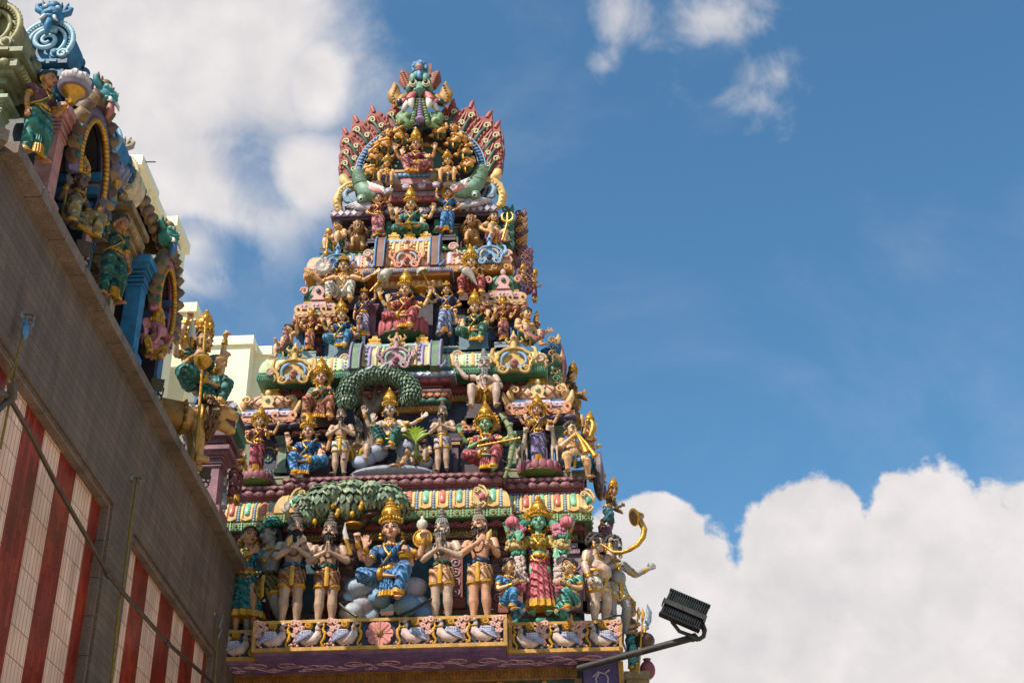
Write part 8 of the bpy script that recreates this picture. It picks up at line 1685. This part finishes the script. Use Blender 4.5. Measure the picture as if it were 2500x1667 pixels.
def blob(x, y, rx, ry, rot=0):
    """elliptic cloud core in azimuth and elevation: 1 in the middle, 0 at the rim, negative outside"""
    a, e = azel(x, y); s = 1/2700.0; da = M_('MULTIPLY', M_('SUBTRACT', azn, a), math.cos(e)/(rx*s)); de = M_('DIVIDE', M_('SUBTRACT', eln, e), ry*s)
    if rot: c_, s_ = math.cos(rot), math.sin(rot); k = rx/ry; da, de = M_('ADD', M_('MULTIPLY', da, c_), M_('MULTIPLY', de, s_/k)), M_('SUBTRACT', M_('MULTIPLY', de, c_), M_('MULTIPLY', da, s_*k))
    return M_('SUBTRACT', 1, M_('SQRT', M_('ADD', M_('MULTIPLY', da, da), M_('MULTIPLY', de, de))))
def union(l):
    r = l[0]
    for q in l[1:]: r = M_('MAXIMUM', r, q)
    return r
def smooth(v, a, b):
    n = N.new('ShaderNodeMapRange'); n.interpolation_type = 'SMOOTHSTEP'; n.inputs[1].default_value = a; n.inputs[2].default_value = b; L.new(v, n.inputs[0]); return n.outputs[0]
cum = union([blob(1480, 1530, 330, 370), blob(1870, 1350, 190, 270), blob(2120, 1325, 160, 235), blob(2440, 1500, 340, 340), blob(1800, 1680, 700, 330), blob(1700, 1520, 250, 200), blob(2100, 1700, 800, 420), blob(1500, 1240, 130, 110)])
def billow(sc, det, off): return M_('MULTIPLY', M_('ABSOLUTE', M_('SUBTRACT', noise(sc, det, .55, .15, off), .5)), 2)
bl1, bl2 = billow(11, 4, 4.4), billow(27, 6, 9.1)
cumd = M_('ADD', cum, M_('ADD', M_('MULTIPLY', M_('SUBTRACT', nb, .53), .45), M_('ADD', M_('ADD', M_('MULTIPLY', M_('SUBTRACT', bl1, .25), .3), M_('MULTIPLY', M_('SUBTRACT', bl2, .22), .26)), M_('MULTIPLY', M_('SUBTRACT', nf, .5), .35))))
cumm = smooth(M_('ADD', cumd, M_('MULTIPLY', M_('SUBTRACT', nw, .5), .3)), .0, .12)
lef = union([blob(320, 120, 430, 400), blob(590, 60, 210, 320), blob(480, 420, 260, 190), blob(690, 400, 130, 110), blob(450, 560, 130, 110), blob(150, 300, 400, 400), blob(-300, 100, 600, 600), blob(720, 180, 90, 130)])
hole = union([blob(555, 405, 120, 130), blob(480, 560, 150, 90)])
lefd = M_('ADD', lef, M_('ADD', M_('MULTIPLY', M_('SUBTRACT', nb, .5), .9), M_('MULTIPLY', M_('SUBTRACT', nw, .5), .7)))
hol = M_('ADD', hole, M_('ADD', M_('MULTIPLY', M_('SUBTRACT', nw, .5), 2.2), M_('MULTIPLY', M_('SUBTRACT', nb, .5), 1.2))); lefd = M_('SUBTRACT', lefd, M_('MULTIPLY', smooth(hol, -.1, .9), .55))
lefm = smooth(lefd, -.16, .62)
wis = union([blob(1420, 30, 90, 110), blob(1390, 150, 80, 70), blob(1660, 40, 170, 120), blob(1790, 170, 140, 100), blob(1740, 250, 120, 110), M_('MULTIPLY', blob(1560, 120, 260, 150), .45)])
wisd = M_('ADD', wis, M_('MULTIPLY', M_('SUBTRACT', nw2, .6), 3.2)); wism = M_('MULTIPLY', smooth(wisd, .1, 1.3), .8)
veil = M_('MULTIPLY', smooth(noise(4.2, 7, .6, .8, 6.6), .46, .8), .16)
cov = M_('MAXIMUM', M_('MAXIMUM', M_('MAXIMUM', cumm, M_('MULTIPLY', lefm, .96)), wism), veil, clamp=True)
# cloud brightness: billows, thin edges bright, thick grey bases
shade = N.new('ShaderNodeValToRGB'); shade.color_ramp.elements[0].position = .22; shade.color_ramp.elements[1].position = .74; shade.color_ramp.elements[0].color = (.47, .45, .455, 1); shade.color_ramp.elements[1].color = (.61, .58, .57, 1)
nsum = M_('ADD', M_('ADD', M_('MULTIPLY', nb, .5), M_('MULTIPLY', noise(15, 8, .6, .3, 5.5), .25)), M_('ADD', M_('MULTIPLY', bl1, .3), M_('MULTIPLY', bl2, .22))); 
def relief(sc, off, d):
    def nz(loc):
        mp = N.new('ShaderNodeMapping'); mp.inputs['Location'].default_value = tuple(loc); L.new(DIR, mp.inputs['Vector'])
        n = N.new('ShaderNodeTexNoise'); n.inputs['Scale'].default_value = sc; n.inputs['Detail'].default_value = 7; n.inputs['Roughness'].default_value = .5; L.new(mp.outputs[0], n.inputs['Vector']); return n.outputs['Fac']
    b_ = A(off, off*.7, off*.3); return M_('SUBTRACT', nz(b_), nz(b_+SUN*d))
rel = M_('ADD', M_('MULTIPLY', relief(9, 2.2, .035), .85), M_('MULTIPLY', relief(20, 7.2, .016), .7))
L.new(M_('ADD', nsum, rel), shade.inputs['Fac'])
b2 = N.new('ShaderNodeBackground'); b2.inputs['Strength'].default_value = 1.0; L.new(shade.outputs[0], b2.inputs['Color'])
mx = N.new('ShaderNodeMixShader'); L.new(cov, mx.inputs[0]); L.new(b1.outputs[0], mx.inputs[1]); L.new(b2.outputs[0], mx.inputs[2]); L.new(mx.outputs[0], out.inputs['Surface'])
vs = scene.view_settings; vs.view_transform = 'Standard'; vs.look = 'None'; vs.exposure = .62; vs.gamma = 1; vs.use_curve_mapping = False
flush_remesh()
